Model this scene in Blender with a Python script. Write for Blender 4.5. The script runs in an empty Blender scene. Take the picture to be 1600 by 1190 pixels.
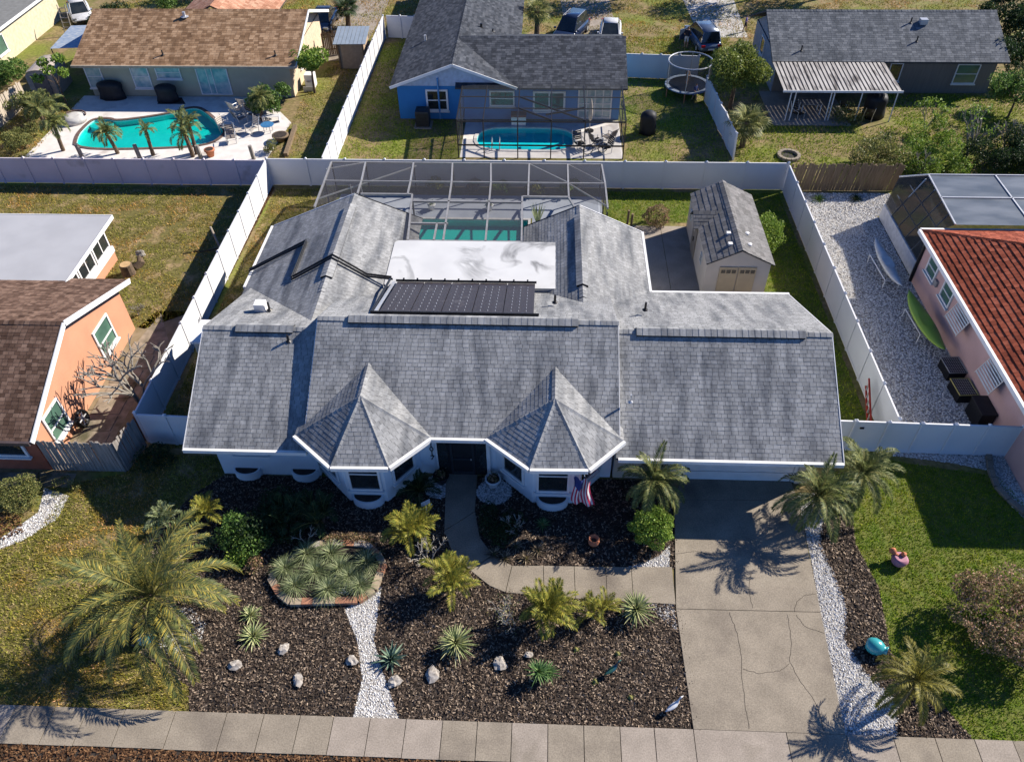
import bpy, bmesh, math, random
import numpy as np
from mathutils import Matrix, Vector, Euler

# ---------------------------------------------------------------- camera, sky, sun, exposure
S = bpy.context.scene
C = bpy.context.collection
rad = math.radians
_ya, _pi, _ro = rad(2.942), rad(44.455), rad(-0.937)
_f = Vector((-math.sin(_ya)*math.cos(_pi), math.cos(_ya)*math.cos(_pi), -math.sin(_pi)))
_r = Vector((math.cos(_ya), math.sin(_ya), 0)); _u = _r.cross(_f)
_r, _u = (math.cos(_ro)*_r+math.sin(_ro)*_u), (-math.sin(_ro)*_r+math.cos(_ro)*_u)
cd = bpy.data.cameras.new('camera'); cam = bpy.data.objects.new('camera', cd); C.objects.link(cam)
cd.sensor_fit = 'HORIZONTAL'; cd.sensor_width = 36; cd.lens = 36*1222.2/1600; cd.clip_end = 2000; cd.clip_start = .5
m = Matrix.Identity(4)
for i in range(3): m[i][0] = _r[i]; m[i][1] = _u[i]; m[i][2] = -_f[i]
m[2][3] = 25.0
cam.matrix_world = m
S.camera = cam
SUN_EL, SUN_AZ = rad(33.5), rad(61)          # azimuth from +Y (away from the street) towards +X
world = bpy.data.worlds.new('World'); S.world = world; world.use_nodes = True
nt = world.node_tree; bg = nt.nodes['Background']
sky = nt.nodes.new('ShaderNodeTexSky'); sky.sky_type = 'NISHITA'; sky.sun_disc = False
sky.sun_elevation = SUN_EL; sky.sun_rotation = SUN_AZ; sky.air_density = 0.45; sky.dust_density = 0.0; sky.ozone_density = 10.0
nt.links.new(sky.outputs[0], bg.inputs[0]); bg.inputs[1].default_value = 0.13
ld = bpy.data.lights.new('sun', 'SUN'); sun = bpy.data.objects.new('sun', ld); C.objects.link(sun)
ld.energy = 5.0; ld.angle = rad(0.5); ld.color = (1.0, .93, .83)
_sd = Vector((math.cos(SUN_EL)*math.sin(SUN_AZ), math.cos(SUN_EL)*math.cos(SUN_AZ), math.sin(SUN_EL)))
sun.rotation_euler = _sd.to_track_quat('Z', 'Y').to_euler(); sun.location = (40, 40, 60)
S.view_settings.view_transform = 'Standard'; S.view_settings.look = 'None'
S.view_settings.exposure = 0.8; S.view_settings.gamma = 1.0
S.render.engine = 'CYCLES'; S.cycles.max_bounces = 6; S.cycles.diffuse_bounces = 1; S.cycles.transparent_max_bounces = 12

rng = np.random.default_rng(7); random.seed(7)
U = random.uniform
PI = math.pi

# ---------------------------------------------------------------- materials
MAT = {}
def mat(name, col, col2=None, scale=4.0, rough=.8, bump=0.0, bscale=40., isl=0.0, stretch=None, metal=0.0, spec=.3, ramp=None, wear=None, trans=0.0, fac=(.35,.65), detail=4.0, grain=None):
    """noise mix of two colours (world metres), optional per-piece variation, optional bump, optional wear colour"""
    if name in MAT: return MAT[name]
    mt = bpy.data.materials.new(name); mt.use_nodes = True; t = mt.node_tree; N = t.nodes; L = t.links
    b = N['Principled BSDF']; b.inputs['Roughness'].default_value = rough; b.inputs['Metallic'].default_value = metal
    b.inputs['Specular IOR Level'].default_value = spec
    col2 = col2 or tuple(c*.8 for c in col)
    geo = N.new('ShaderNodeNewGeometry'); mp = N.new('ShaderNodeMapping'); L.new(geo.outputs['Position'], mp.inputs[0])
    if stretch: mp.inputs['Scale'].default_value = stretch
    nz = N.new('ShaderNodeTexNoise'); nz.inputs['Scale'].default_value = scale; nz.inputs['Detail'].default_value = detail; L.new(mp.outputs[0], nz.inputs[0])
    mr = N.new('ShaderNodeMapRange'); mr.inputs[1].default_value = fac[0]; mr.inputs[2].default_value = fac[1]; L.new(nz.outputs[0], mr.inputs[0])
    mx = N.new('ShaderNodeMix'); mx.data_type = 'RGBA'; L.new(mr.outputs[0], mx.inputs[0])
    mx.inputs[6].default_value = (*col, 1); mx.inputs[7].default_value = (*col2, 1); out = mx.outputs[2]
    if ramp:
        cr = N.new('ShaderNodeValToRGB'); e = cr.color_ramp.elements
        for i, (p, c) in enumerate(ramp):
            el = e[i] if i < 2 else e.new(p)
            el.position = p; el.color = (*c, 1)
        L.new(geo.outputs['Random Per Island'], cr.inputs[0])
        m2 = N.new('ShaderNodeMix'); m2.data_type = 'RGBA'; m2.blend_type = 'MULTIPLY'; m2.inputs[0].default_value = 1.0
        L.new(cr.outputs[0], m2.inputs[6]); L.new(out, m2.inputs[7]); out = m2.outputs[2]
    if wear:
        wc, ws, lo, hi = wear[:4]
        n3 = N.new('ShaderNodeTexNoise'); n3.inputs['Scale'].default_value = ws; n3.inputs['Detail'].default_value = 6
        m3p = N.new('ShaderNodeMapping'); L.new(geo.outputs['Position'], m3p.inputs[0]); m3p.inputs['Location'].default_value = (13, 5, 2)
        if len(wear) > 4: m3p.inputs['Scale'].default_value = wear[4]
        L.new(m3p.outputs[0], n3.inputs[0])
        r3 = N.new('ShaderNodeMapRange'); r3.inputs[1].default_value = lo; r3.inputs[2].default_value = hi; L.new(n3.outputs[0], r3.inputs[0])
        m3 = N.new('ShaderNodeMix'); m3.data_type = 'RGBA'; L.new(r3.outputs[0], m3.inputs[0]); L.new(out, m3.inputs[6]); m3.inputs[7].default_value = (*wc, 1); out = m3.outputs[2]
    if grain:
        gs, ga = grain; n5 = N.new('ShaderNodeTexNoise'); n5.inputs['Scale'].default_value = gs; n5.inputs['Detail'].default_value = 3; L.new(geo.outputs['Position'], n5.inputs[0])
        r5 = N.new('ShaderNodeMapRange'); r5.inputs[1].default_value = .3; r5.inputs[2].default_value = .7; r5.inputs[3].default_value = 1-ga; r5.inputs[4].default_value = 1+ga; L.new(n5.outputs[0], r5.inputs[0])
        h5 = N.new('ShaderNodeHueSaturation'); L.new(r5.outputs[0], h5.inputs['Value']); L.new(out, h5.inputs['Color']); out = h5.outputs[0]
    if isl:
        hv = N.new('ShaderNodeHueSaturation'); r4 = N.new('ShaderNodeMapRange'); r4.inputs[3].default_value = 1-isl; r4.inputs[4].default_value = 1+isl
        L.new(geo.outputs['Random Per Island'], r4.inputs[0]); L.new(r4.outputs[0], hv.inputs['Value']); L.new(out, hv.inputs['Color']); out = hv.outputs[0]
    L.new(out, b.inputs['Base Color'])
    if bump:
        n2 = N.new('ShaderNodeTexNoise'); n2.inputs['Scale'].default_value = bscale; n2.inputs['Detail'].default_value = 5; L.new(geo.outputs['Position'], n2.inputs[0])
        bp = N.new('ShaderNodeBump'); bp.inputs['Strength'].default_value = bump*.3; bp.inputs['Distance'].default_value = .02
        L.new(n2.outputs[0], bp.inputs['Height']); L.new(bp.outputs[0], b.inputs['Normal'])
    if trans:
        tr = N.new('ShaderNodeBsdfTranslucent'); L.new(out, tr.inputs[0]); ms = N.new('ShaderNodeMixShader'); ms.inputs[0].default_value = trans
        L.new(b.outputs[0], ms.inputs[1]); L.new(tr.outputs[0], ms.inputs[2]); L.new(ms.outputs[0], N['Material Output'].inputs[0])
    MAT[name] = mt; return mt
def screen_mat(name, col, cover):
    mt = bpy.data.materials.new(name); mt.use_nodes = True; t = mt.node_tree; N = t.nodes; L = t.links; N.remove(N['Principled BSDF'])
    d = N.new('ShaderNodeBsdfDiffuse'); d.inputs[0].default_value = (*col, 1); tr = N.new('ShaderNodeBsdfTransparent'); ms = N.new('ShaderNodeMixShader')
    ms.inputs[0].default_value = cover; L.new(tr.outputs[0], ms.inputs[1]); L.new(d.outputs[0], ms.inputs[2]); L.new(ms.outputs[0], N['Material Output'].inputs[0])
    MAT[name] = mt; return mt
def water_mat(name, tint):
    mt = bpy.data.materials.new(name); mt.use_nodes = True; t = mt.node_tree; N = t.nodes; L = t.links; N.remove(N['Principled BSDF'])
    g = N.new('ShaderNodeBsdfGlossy'); g.inputs['Roughness'].default_value = .03; tr = N.new('ShaderNodeBsdfTransparent'); tr.inputs[0].default_value = (*tint, 1)
    nz = N.new('ShaderNodeTexNoise'); nz.inputs['Scale'].default_value = 2.2; nz.inputs['Detail'].default_value = 3; geo = N.new('ShaderNodeNewGeometry'); L.new(geo.outputs['Position'], nz.inputs[0])
    bp = N.new('ShaderNodeBump'); bp.inputs['Strength'].default_value = .12; bp.inputs['Distance'].default_value = .1; L.new(nz.outputs[0], bp.inputs['Height']); L.new(bp.outputs[0], g.inputs['Normal'])
    lw = N.new('ShaderNodeLayerWeight'); lw.inputs[0].default_value = .5; pw = N.new('ShaderNodeMath'); pw.operation = 'POWER'; pw.inputs[1].default_value = 4.0; L.new(lw.outputs['Facing'], pw.inputs[0]); fr = N.new('ShaderNodeMapRange'); fr.inputs[3].default_value = .03; fr.inputs[4].default_value = .8; L.new(pw.outputs[0], fr.inputs[0])
    ms = N.new('ShaderNodeMixShader'); L.new(fr.outputs[0], ms.inputs[0]); L.new(tr.outputs[0], ms.inputs[1]); L.new(g.outputs[0], ms.inputs[2]); L.new(ms.outputs[0], N['Material Output'].inputs[0])
    MAT[name] = mt; return mt

# ---------------------------------------------------------------- mesh builder
def vadd(a, b, k=1.): return (a[0]+b[0]*k, a[1]+b[1]*k, a[2]+b[2]*k)
class MB:
    def __init__(s): s.v = []; s.f = []; s.m = []; s.mi = 0
    def face(s, pts):
        n = len(s.v); s.v += [tuple(p) for p in pts]; s.f.append(tuple(range(n, n+len(pts)))); s.m.append(s.mi); return s
    def raw(s, v, f):
        n = len(s.v); s.v += [tuple(p) for p in v]; s.f += [tuple(i+n for i in q) for q in f]; s.m += [s.mi]*len(f); return s
    def box(s, x0, x1, y0, y1, z0, z1):
        return s.raw([(x0,y0,z0),(x1,y0,z0),(x1,y1,z0),(x0,y1,z0),(x0,y0,z1),(x1,y0,z1),(x1,y1,z1),(x0,y1,z1)],
              [(0,3,2,1),(4,5,6,7),(0,1,5,4),(1,2,6,5),(2,3,7,6),(3,0,4,7)])
    def obox(s, c, size, rz=0., rx=0., ry=0.):
        e = Euler((rx, ry, rz)).to_matrix(); hx, hy, hz = size[0]/2, size[1]/2, size[2]/2
        v = [Vector(c)+e @ Vector((a*hx, b*hy, d*hz)) for d in (-1,1) for a, b in ((-1,-1),(1,-1),(1,1),(-1,1))]
        return s.raw(v, [(0,3,2,1),(4,5,6,7),(0,1,5,4),(1,2,6,5),(2,3,7,6),(3,0,4,7)])
    def prism(s, poly, z0, z1):
        n = len(poly); a = sum(poly[i][0]*poly[(i+1)%n][1]-poly[(i+1)%n][0]*poly[i][1] for i in range(n))
        if a < 0: poly = poly[::-1]
        v = [(p[0],p[1],z0) for p in poly]+[(p[0],p[1],z1) for p in poly]
        return s.raw(v, [tuple(range(n-1,-1,-1)), tuple(range(n,2*n))]+[(i,(i+1)%n,n+(i+1)%n,n+i) for i in range(n)])
    def slab(s, poly3, t):
        """planar polygon given in 3-D, thickened straight down by t"""
        n = len(poly3); v = list(poly3)+[(p[0],p[1],p[2]-t) for p in poly3]
        a = sum(poly3[i][0]*poly3[(i+1)%n][1]-poly3[(i+1)%n][0]*poly3[i][1] for i in range(n))
        o = range(n) if a > 0 else range(n-1,-1,-1); o = list(o)
        return s.raw(v, [tuple(o), tuple(i+n for i in o[::-1])]+[(o[(k+1)%n], o[k], o[k]+n, o[(k+1)%n]+n) for k in range(n)])
    def tube(s, pts, r, n=6, cap=True):
        pts = [Vector(p) for p in pts]; R = r if isinstance(r, (list, tuple)) else [r]*len(pts); b = len(s.v); ref = None
        for i, p in enumerate(pts):
            d = (pts[min(i+1,len(pts)-1)]-pts[max(i-1,0)]).normalized()
            if ref is None: ref = d.orthogonal().normalized()
            ref = (ref-d*ref.dot(d)); ref = ref.normalized() if ref.length > 1e-6 else d.orthogonal().normalized()
            q = d.cross(ref)
            for k in range(n): a = 2*PI*k/n; s.v.append(tuple(p+(ref*math.cos(a)+q*math.sin(a))*R[i]))
        for i in range(len(pts)-1):
            for k in range(n):
                s.f.append((b+i*n+k, b+i*n+(k+1)%n, b+(i+1)*n+(k+1)%n, b+(i+1)*n+k)); s.m.append(s.mi)
        if cap:
            s.f.append(tuple(b+k for k in range(n-1,-1,-1))); s.f.append(tuple(b+(len(pts)-1)*n+k for k in range(n))); s.m += [s.mi]*2
        return s
    def lathe(s, prof, n=16, c=(0,0,0), cap=True):
        b = len(s.v)
        for r, z in prof:
            for k in range(n): a = 2*PI*k/n; s.v.append((c[0]+r*math.cos(a), c[1]+r*math.sin(a), c[2]+z))
        for i in range(len(prof)-1):
            for k in range(n): s.f.append((b+i*n+k, b+i*n+(k+1)%n, b+(i+1)*n+(k+1)%n, b+(i+1)*n+k)); s.m.append(s.mi)
        if cap: s.f.append(tuple(b+k for k in range(n-1,-1,-1))); s.f.append(tuple(b+(len(prof)-1)*n+k for k in range(n))); s.m += [s.mi]*2
        return s
    def loft(s, rings, close=True):
        b = len(s.v); n = len(rings[0])
        for r in rings: s.v += [tuple(p) for p in r]
        for i in range(len(rings)-1):
            for k in range(n if close else n-1): s.f.append((b+i*n+k, b+i*n+(k+1)%n, b+(i+1)*n+(k+1)%n, b+(i+1)*n+k)); s.m.append(s.mi)
        if close: s.f.append(tuple(b+k for k in range(n-1,-1,-1))); s.f.append(tuple(b+(len(rings)-1)*n+k for k in range(n))); s.m += [s.mi]*2
        return s
    def blob(s, c, r, seed=0, amp=.25, nu=8, nv=6):
        rn = random.Random(seed); b = len(s.v); P = [[1+amp*(rn.random()*2-1) for _ in range(nu)] for _ in range(nv+1)]
        rings = []
        for i in range(nv+1):
            t = PI*i/nv; rings.append([(c[0]+r[0]*math.sin(t)*math.cos(2*PI*k/nu)*P[i][k], c[1]+r[1]*math.sin(t)*math.sin(2*PI*k/nu)*P[i][k], c[2]-r[2]*math.cos(t)*(P[i][k] if 0 < i < nv else 1)) for k in range(nu)])
        return s.loft(rings)
    def mesh(s, name, smooth=False):
        me = bpy.data.meshes.new(name); me.from_pydata(s.v, [], s.f)
        if any(s.m): me.polygons.foreach_set('material_index', s.m)
        if smooth: me.polygons.foreach_set('use_smooth', [True]*len(me.polygons))
        me.update(); return me
    def build(s, name, mt, parent=None, smooth=False, kind=None):
        return link(name, s.mesh(name, smooth), mt, parent, kind)
def link(name, me, mt=None, parent=None, kind=None, loc=None, rot=None, scale=None):
    if mt is not None and not me.materials:
        for q in (mt if isinstance(mt, (list, tuple)) else [mt]): me.materials.append(q)
    o = bpy.data.objects.new(name, me); C.objects.link(o)
    if parent is not None: o.parent = parent
    if kind: o['kind'] = kind
    if loc is not None: o.location = loc
    if rot is not None: o.rotation_euler = rot
    if scale is not None: o.scale = scale if isinstance(scale, (tuple, list)) else (scale,)*3
    return o
def thing(name, label, cat, loc=(0,0,0), rz=0., group=None):
    o = bpy.data.objects.new(name, None); C.objects.link(o); o.empty_display_size = .2
    o.location = (loc[0], loc[1], loc[2] if len(loc) > 2 else 0.); o.rotation_euler = (0, 0, rz); o['label'] = label; o['category'] = cat
    if group: o['group'] = group
    return o
def tag(o, label, cat, group=None):
    o['label'] = label; o['category'] = cat
    if group: o['group'] = group
    return o
def struct(o): o['kind'] = 'structure'; return o
def inpoly(x, y, poly):
    c = np.zeros(len(x), bool); n = len(poly); j = n-1
    for i in range(n):
        xi, yi = poly[i][:2]; xj, yj = poly[j][:2]
        t = ((yi > y) != (yj > y)) & (x < (xj-xi)*(y-yi)/((yj-yi) or 1e-9)+xi); c ^= t; j = i
    return c
def scatter(poly, dens, holes=()):
    P = np.array([p[:2] for p in poly]); lo = P.min(0); hi = P.max(0); n = int((hi-lo).prod()*dens)
    x = rng.uniform(lo[0], hi[0], n); y = rng.uniform(lo[1], hi[1], n); k = inpoly(x, y, poly)
    for h in holes: k &= ~inpoly(x, y, h)
    return x[k], y[k]
def nmesh(name, V, nper, smooth=False, tri=False):
    """many separate n-gons: V is (count*nper, 3)"""
    me = bpy.data.meshes.new(name); n = len(V); me.vertices.add(n); me.vertices.foreach_set('co', np.ascontiguousarray(V, dtype=np.float32).ravel())
    me.loops.add(n); me.loops.foreach_set('vertex_index', np.arange(n, dtype=np.int32)); k = n//nper
    me.polygons.add(k); me.polygons.foreach_set('loop_start', np.arange(0, n, nper, dtype=np.int32)); me.polygons.foreach_set('loop_total', np.full(k, nper, dtype=np.int32))
    me.update(calc_edges=True); return me
def rotmats(yaw, pitch, roll):
    cy, sy, cp, sp, cr, sr = np.cos(yaw), np.sin(yaw), np.cos(pitch), np.sin(pitch), np.cos(roll), np.sin(roll)
    o = np.zeros((len(yaw), 3, 3)); o[:,0,0]=cy*cr-sy*sp*sr; o[:,0,1]=-sy*cp; o[:,0,2]=cy*sr+sy*sp*cr
    o[:,1,0]=sy*cr+cy*sp*sr; o[:,1,1]=cy*cp; o[:,1,2]=sy*sr-cy*sp*cr; o[:,2,0]=-cp*sr; o[:,2,1]=sp; o[:,2,2]=cp*cr
    return o
def flakes(name, P, size, aspect, mt, parent=None, kind=None, tilt=1.0, shape=None):
    """flat leaf- or chip-shaped quads at points P (n,3)"""
    n = len(P); sh = np.array(shape if shape is not None else [(-.5,-.5,0),(.5,-.5,0),(.5,.5,0),(-.5,.5,0)], float)
    sz = size*rng.uniform(.6, 1.4, n); loc = sh[None]*np.stack([sz*aspect, sz, sz], 1)[:,None,:]
    R = rotmats(rng.uniform(0, 2*PI, n), rng.normal(0, tilt, n), rng.normal(0, tilt, n))
    V = np.einsum('nij,nkj->nki', R, loc)+P[:,None,:]
    return link(name, nmesh(name, V.reshape(-1,3), len(sh)), mt, parent, kind)
LEAF = [(0,-.5,0),(.5,0,.06),(0,.5,0),(-.5,0,.06)]

# ---------------------------------------------------------------- materials list
soil   = mat('soil_and_thatch', (.15,.13,.04), (.27,.19,.10), 1.1, .95, bump=.5, bscale=25, grain=(5,.3), wear=(((.16,.18,.03)), .35, .45, .62))
lawn_g = mat('lawn_soil_green', (.09,.13,.015), (.16,.16,.04), 2.0, .95, bump=.5, bscale=30)
mulchb = mat('mulch_bed', (.03,.024,.02), (.055,.042,.034), 6, .95, bump=.8, bscale=30)
chipm  = mat('mulch_chip', (.9,.9,.9), (1,1,1), 3, .9, ramp=[(0,(.02,.015,.012)),(.45,(.06,.043,.032)),(.75,(.14,.10,.072)),(.95,(.38,.29,.21))], spec=.15)
leafl  = mat('leaf_litter', (.9,.9,.9), (1,1,1), 3, .9, ramp=[(0,(.04,.02,.012)),(.5,(.12,.06,.03)),(1,(.25,.14,.07))], spec=.1)
gravb  = mat('gravel_bed', (.42,.40,.37), (.30,.28,.26), 9, .95, bump=.8, bscale=35)
gravm  = mat('white_gravel', (.95,.95,.95), (1,1,1), 3, .85, ramp=[(0,(.12,.10,.08)),(.12,(.38,.35,.31)),(.35,(.60,.58,.55)),(1,(.82,.81,.79))])
conc   = mat('concrete', (.29,.247,.19), (.23,.195,.15), 1.2, .9, bump=.35, bscale=60, wear=((.15,.125,.10), .55, .54, .75), isl=.06, grain=(22,.22))
concl  = mat('pale_concrete', (.335,.285,.235), (.28,.238,.195), 1.3, .9, bump=.3, bscale=60, wear=((.2,.17,.13), .7, .58, .75), grain=(22,.2))
crackm = mat('crack', (.06,.05,.04), rough=1)
jointm = mat('joint', (.07,.06,.05), rough=1)
pavem  = mat('old_paver', (.33,.27,.2), (.22,.18,.13), 3, .95, bump=.5, wear=((.10,.09,.05), 1.2, .5, .7))
whited = mat('white_deck', (.72,.68,.63), (.62,.58,.54), 1.5, .8, bump=.15, wear=((.45,.4,.36), .8, .58, .75))
grassA = mat('grass_dry', (.95,1.0,.95), (1.35,.92,1.05), .4, .9, fac=(.46,.6), grain=(3.0,.3), ramp=[(0,(.12,.145,.018)),(.45,(.29,.28,.04)),(.8,(.46,.38,.09)),(1,(.62,.48,.24))], spec=.1, trans=.25)
grassG = mat('grass_green', (.9,.95,.9), (1.2,1.0,.9), .5, .9, grain=(3.0,.3), ramp=[(0,(.09,.19,.012)),(.6,(.22,.34,.02)),(1,(.42,.46,.06))], spec=.1, trans=.25)

def sheet(name, poly, z, mt, parent=None, kind='structure', holes=()):
    bm = bmesh.new(); ed = []
    for P in [poly]+list(holes):
        vs = [bm.verts.new((p[0], p[1], z)) for p in P]; ed += [bm.edges.new((vs[i], vs[(i+1)%len(vs)])) for i in range(len(vs))]
    bmesh.ops.triangle_fill(bm, edges=ed, use_beauty=True, use_dissolve=False, normal=(0,0,1))
    for f_ in bm.faces:
        if f_.normal.z < 0: f_.normal_flip()
    me = bpy.data.meshes.new(name); bm.to_mesh(me); bm.free()
    return link(name, me, mt, parent, kind)
def smoothpoly(P, it=2):
    for _ in range(it):
        Q = []
        for i in range(len(P)):
            a, c = P[i], P[(i+1)%len(P)]; Q += [(a[0]*.75+c[0]*.25, a[1]*.75+c[1]*.25), (a[0]*.25+c[0]*.75, a[1]*.25+c[1]*.75)]
        P = Q
    return P
POOL_M = [(-7.9,32.9),(-.9,32.9),(-.9,38.65),(-7.9,38.65)]
POOL_B = smoothpoly([(-4.55,47.0),(-1.3,46.9),(1.95,47.0),(1.95,49.9),(-1.3,50.05),(-4.55,49.9)])
POOL_U = smoothpoly([(-31.09,46.53), (-31.74,48.39), (-31.79,49.5), (-31.7,50.45), (-31.51,50.75), (-30.64,50.86), (-30.03,50.48), (-27.98,51.09), (-26.21,51.91), (-25.34,52.73), (-24.37,52.34), (-21.98,49.38), (-21.89,48.38), (-22.43,47.3), (-25.07,46.81)], 2)
POOLS = [POOL_M, POOL_B, POOL_U]
def grass(label, poly, dens, h, mt, holes=(), z=0.0, drop=0.0):
    x, y = scatter(poly, dens, holes); n = len(x)
    if drop:
        q = np.sin(x*1.3+np.sin(y*.9)*2)+np.sin(y*1.7+np.sin(x*.7)*2.3); k = (q > -1.1) | (rng.random(n) > drop); x, y = x[k], y[k]; n = len(x)
    a = rng.uniform(0, 2*PI, n); w = h*.22*rng.uniform(.7, 1.3, n); hh = h*rng.uniform(.6, 1.3, n); ln = h*rng.normal(0, .55, (n, 2))
    V = np.zeros((n, 3, 3)); V[:,0] = np.stack([x-np.cos(a)*w, y-np.sin(a)*w, np.full(n, z)], 1); V[:,1] = np.stack([x+np.cos(a)*w, y+np.sin(a)*w, np.full(n, z)], 1)
    V[:,2] = np.stack([x+ln[:,0], y+ln[:,1], z+hh], 1)
    o = link('grass', nmesh('grass', V.reshape(-1,3), 3), mt, None, 'stuff'); tag(o, label, 'grass'); return o
def chips(name, label, cat, poly, dens, size, mt, holes=(), z=.02, aspect=.38, tilt=.35):
    x, y = scatter(poly, dens, holes); P = np.stack([x, y, z+rng.uniform(0, .025, len(x))], 1)
    o = flakes(name, P, size, aspect, mt, None, 'stuff', tilt); tag(o, label, cat); return o
def stones(name, label, poly, dens, size, mt, holes=(), z=.012):
    x, y = scatter(poly, dens, holes); n = len(x); s = size*rng.uniform(.6, 1.4, n); a = rng.uniform(0, 2*PI, n); V = np.zeros((n, 4, 3))
    for k in range(4): q = a+k*PI/2+rng.uniform(-.4, .4, n); V[:,k] = np.stack([x+np.cos(q)*s*.5, y+np.sin(q)*s*.5, np.full(n, z-.005)], 1)
    top = np.stack([x+rng.normal(0,.1,n)*s, y+rng.normal(0,.1,n)*s, z+s*rng.uniform(.25,.5,n)], 1)
    W = np.zeros((n, 4, 3, 3))
    for k in range(4): W[:,k,0] = V[:,k]; W[:,k,1] = V[:,(k+1)%4]; W[:,k,2] = top
    # weld the four faces of a stone so that it stays one piece
    verts = np.concatenate([V, top[:,None]], 1).reshape(-1,3); me = bpy.data.meshes.new(name); me.vertices.add(len(verts)); me.vertices.foreach_set('co', verts.astype(np.float32).ravel())
    b = np.arange(n)[:,None,None]*5; tri = np.array([[0,1,4],[1,2,4],[2,3,4],[3,0,4]])[None]+b; tri = tri.reshape(-1)
    me.loops.add(len(tri)); me.loops.foreach_set('vertex_index', tri.astype(np.int32)); me.polygons.add(len(tri)//3)
    me.polygons.foreach_set('loop_start', np.arange(0, len(tri), 3, dtype=np.int32)); me.polygons.foreach_set('loop_total', np.full(len(tri)//3, 3, dtype=np.int32)); me.update(calc_edges=True); me.shade_flat()
    o = link(name, me, mt, None, 'stuff'); tag(o, label, 'gravel'); return o

# ---------------------------------------------------------------- ground
sheet('ground', [(-400,-200),(400,-200),(400,600),(-400,600)], 0.0, soil, holes=POOLS)

SW_Y0, SW_Y1 = 8.86, 10.04
walk_L = [(-3.77,19.91), (-3.57,17.18), (-3.13,16.11), (-2.43,15.48), (-1.69,14.87), (0.27,14.52), (4.83,14.37)]
walk_R = [(4.89,15.88), (-0.03,15.77), (-0.92,15.74), (-1.65,16.16), (-2.18,16.93), (-2.46,18.11), (-2.5,19.95)]
bed = [(-11.06,10.03), (-11.32,10.86), (-12.4,11.41), (-13.78,12.16), (-14.73,13.57), (-15.17,15.39), (-14.73,16.67), (-13.82,18.53), (-13.15,19.29), (-12.8,19.66), (-3.9,19.66)] + walk_L + [(5.2,13.9), (5.2,10.05)]
bed[0] = (bed[0][0], SW_Y1+.01)
bed2 = [(walk_R[-1][0]+.02, 19.9)] + walk_R[::-1][1:] + [(5.25,15.6), (5.25,19.9)]
path_g = [(-6.76,13.79), (-5.58,14.77), (-5.55,13.63), (-5.53,12.67), (-4.92,11.34), ((-4.27,10.03)[0], SW_Y1+.01), ((-5.76,10.01)[0], SW_Y1+.01), (-5.68,11.31), (-6.1,12.65)]
plant6 = [(-9.7,14.89), (-8.13,16.68), (-6.39,16.51), (-5.62,15.64), (-5.82,14.58), (-6.33,14.15), (-8.7,13.97)]
bedR = [(11.02,18.29), (12.12,18.56), (11.89,17.1), (12.21,15.35), (12.04,13.86), (11.9,12.8), (12.55,11.94), (13.06,10.96), ((13.56,10.04)[0], SW_Y1+.01), ((11.16,10.1)[0], SW_Y1+.01), (11.58,11.07), (10.74,12.21), (10.44,13.21), (10.8,14.42), (10.72,15.7), (10.49,17.05)]
grR = [(10.25,19.43), (11.61,19.48), (11.02,18.08), (10.58,17.06), (10.81,15.7), (10.89,14.42), (10.53,13.22), (10.82,12.25), (11.67,11.11), ((11.24,10.1)[0], SW_Y1+.01), ((9.64,10.04)[0], SW_Y1+.01), (9.84,13.19), (10.07,16.48)]
struct(sheet('mulch_bed', bed, .004, mulchb)); struct(sheet('mulch_bed', bed2, .004, mulchb)); struct(sheet('mulch_bed', bedR, .004, mulchb))
struct(sheet('gravel_path', path_g, .008, gravb)); struct(sheet('gravel_strip', grR, .006, gravb))
gp1 = [(3.19,15.82), (4.84,15.82), (4.97,16.87), (4.52,16.36), (3.9,16.01)]; gp2 = [(3.89,14.44), (4.85,14.37), (4.85,13.38), (4.39,13.77)]
gp3 = [(-13.08,13.75), (-12.17,13.66), (-11.48,13.06), (-11.44,12.47), (-12.25,11.93), (-12.82,11.96), (-13,12.77)]
ring1 = [((-4,19.31)[0]+.62*math.cos(a*PI/8), (-4,19.31)[1]+.62*math.sin(a*PI/8)) for a in range(16)]
ring2 = [((-1.77,19.12)[0]+.72*math.cos(a*PI/8), (-1.77,19.12)[1]+.66*math.sin(a*PI/8)) for a in range(16)]
for q in (gp1, gp2, gp3, ring1, ring2): struct(sheet('gravel_patch', q, .010, gravb))
chips('mulch_chips', 'dark brown wood mulch over the planted front bed', 'mulch', bed, 520, .075, chipm, (path_g, plant6, ring1))
chips('mulch_chips', 'dark wood mulch between the entry walk and the driveway', 'mulch', bed2, 330, .085, chipm, (gp1, ring2))
chips('mulch_chips', 'dark mulch strip between the gravel edging and the green lawn', 'mulch', bedR, 430, .085, chipm)
stones('gravel', 'white shell gravel path running from planter to sidewalk', path_g, 620, .055, gravm, z=.014)
stones('gravel', 'white gravel strip edging the driveway on its lawn side', grR, 560, .06, gravm, z=.014)
stones('gravel', 'white gravel patch below the round clipped bush', gp1, 500, .06, gravm, z=.016)
stones('gravel', 'white gravel corner where the garden walk meets the driveway', gp2, 500, .06, gravm, z=.016)
stones('gravel', 'white gravel patch at the foot of the big date palm', gp3, 500, .06, gravm, z=.016)
stones('gravel', 'white pebble ring round the pot left of the front door', ring1, 420, .07, gravm, z=.016)
stones('gravel', 'white pebble ring round the pot right of the front door', ring2, 420, .07, gravm, z=.016)
# street verge mulch below the sidewalk
verge = [(-20,8.0),(4.7,8.0),(4.7,8.84),(-20,8.84)]
struct(sheet('mulch_verge', verge, .004, mulchb)); chips('mulch_chips', 'mulch strip along the street side of the sidewalk', 'mulch', verge, 420, .09, leafl)

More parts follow.
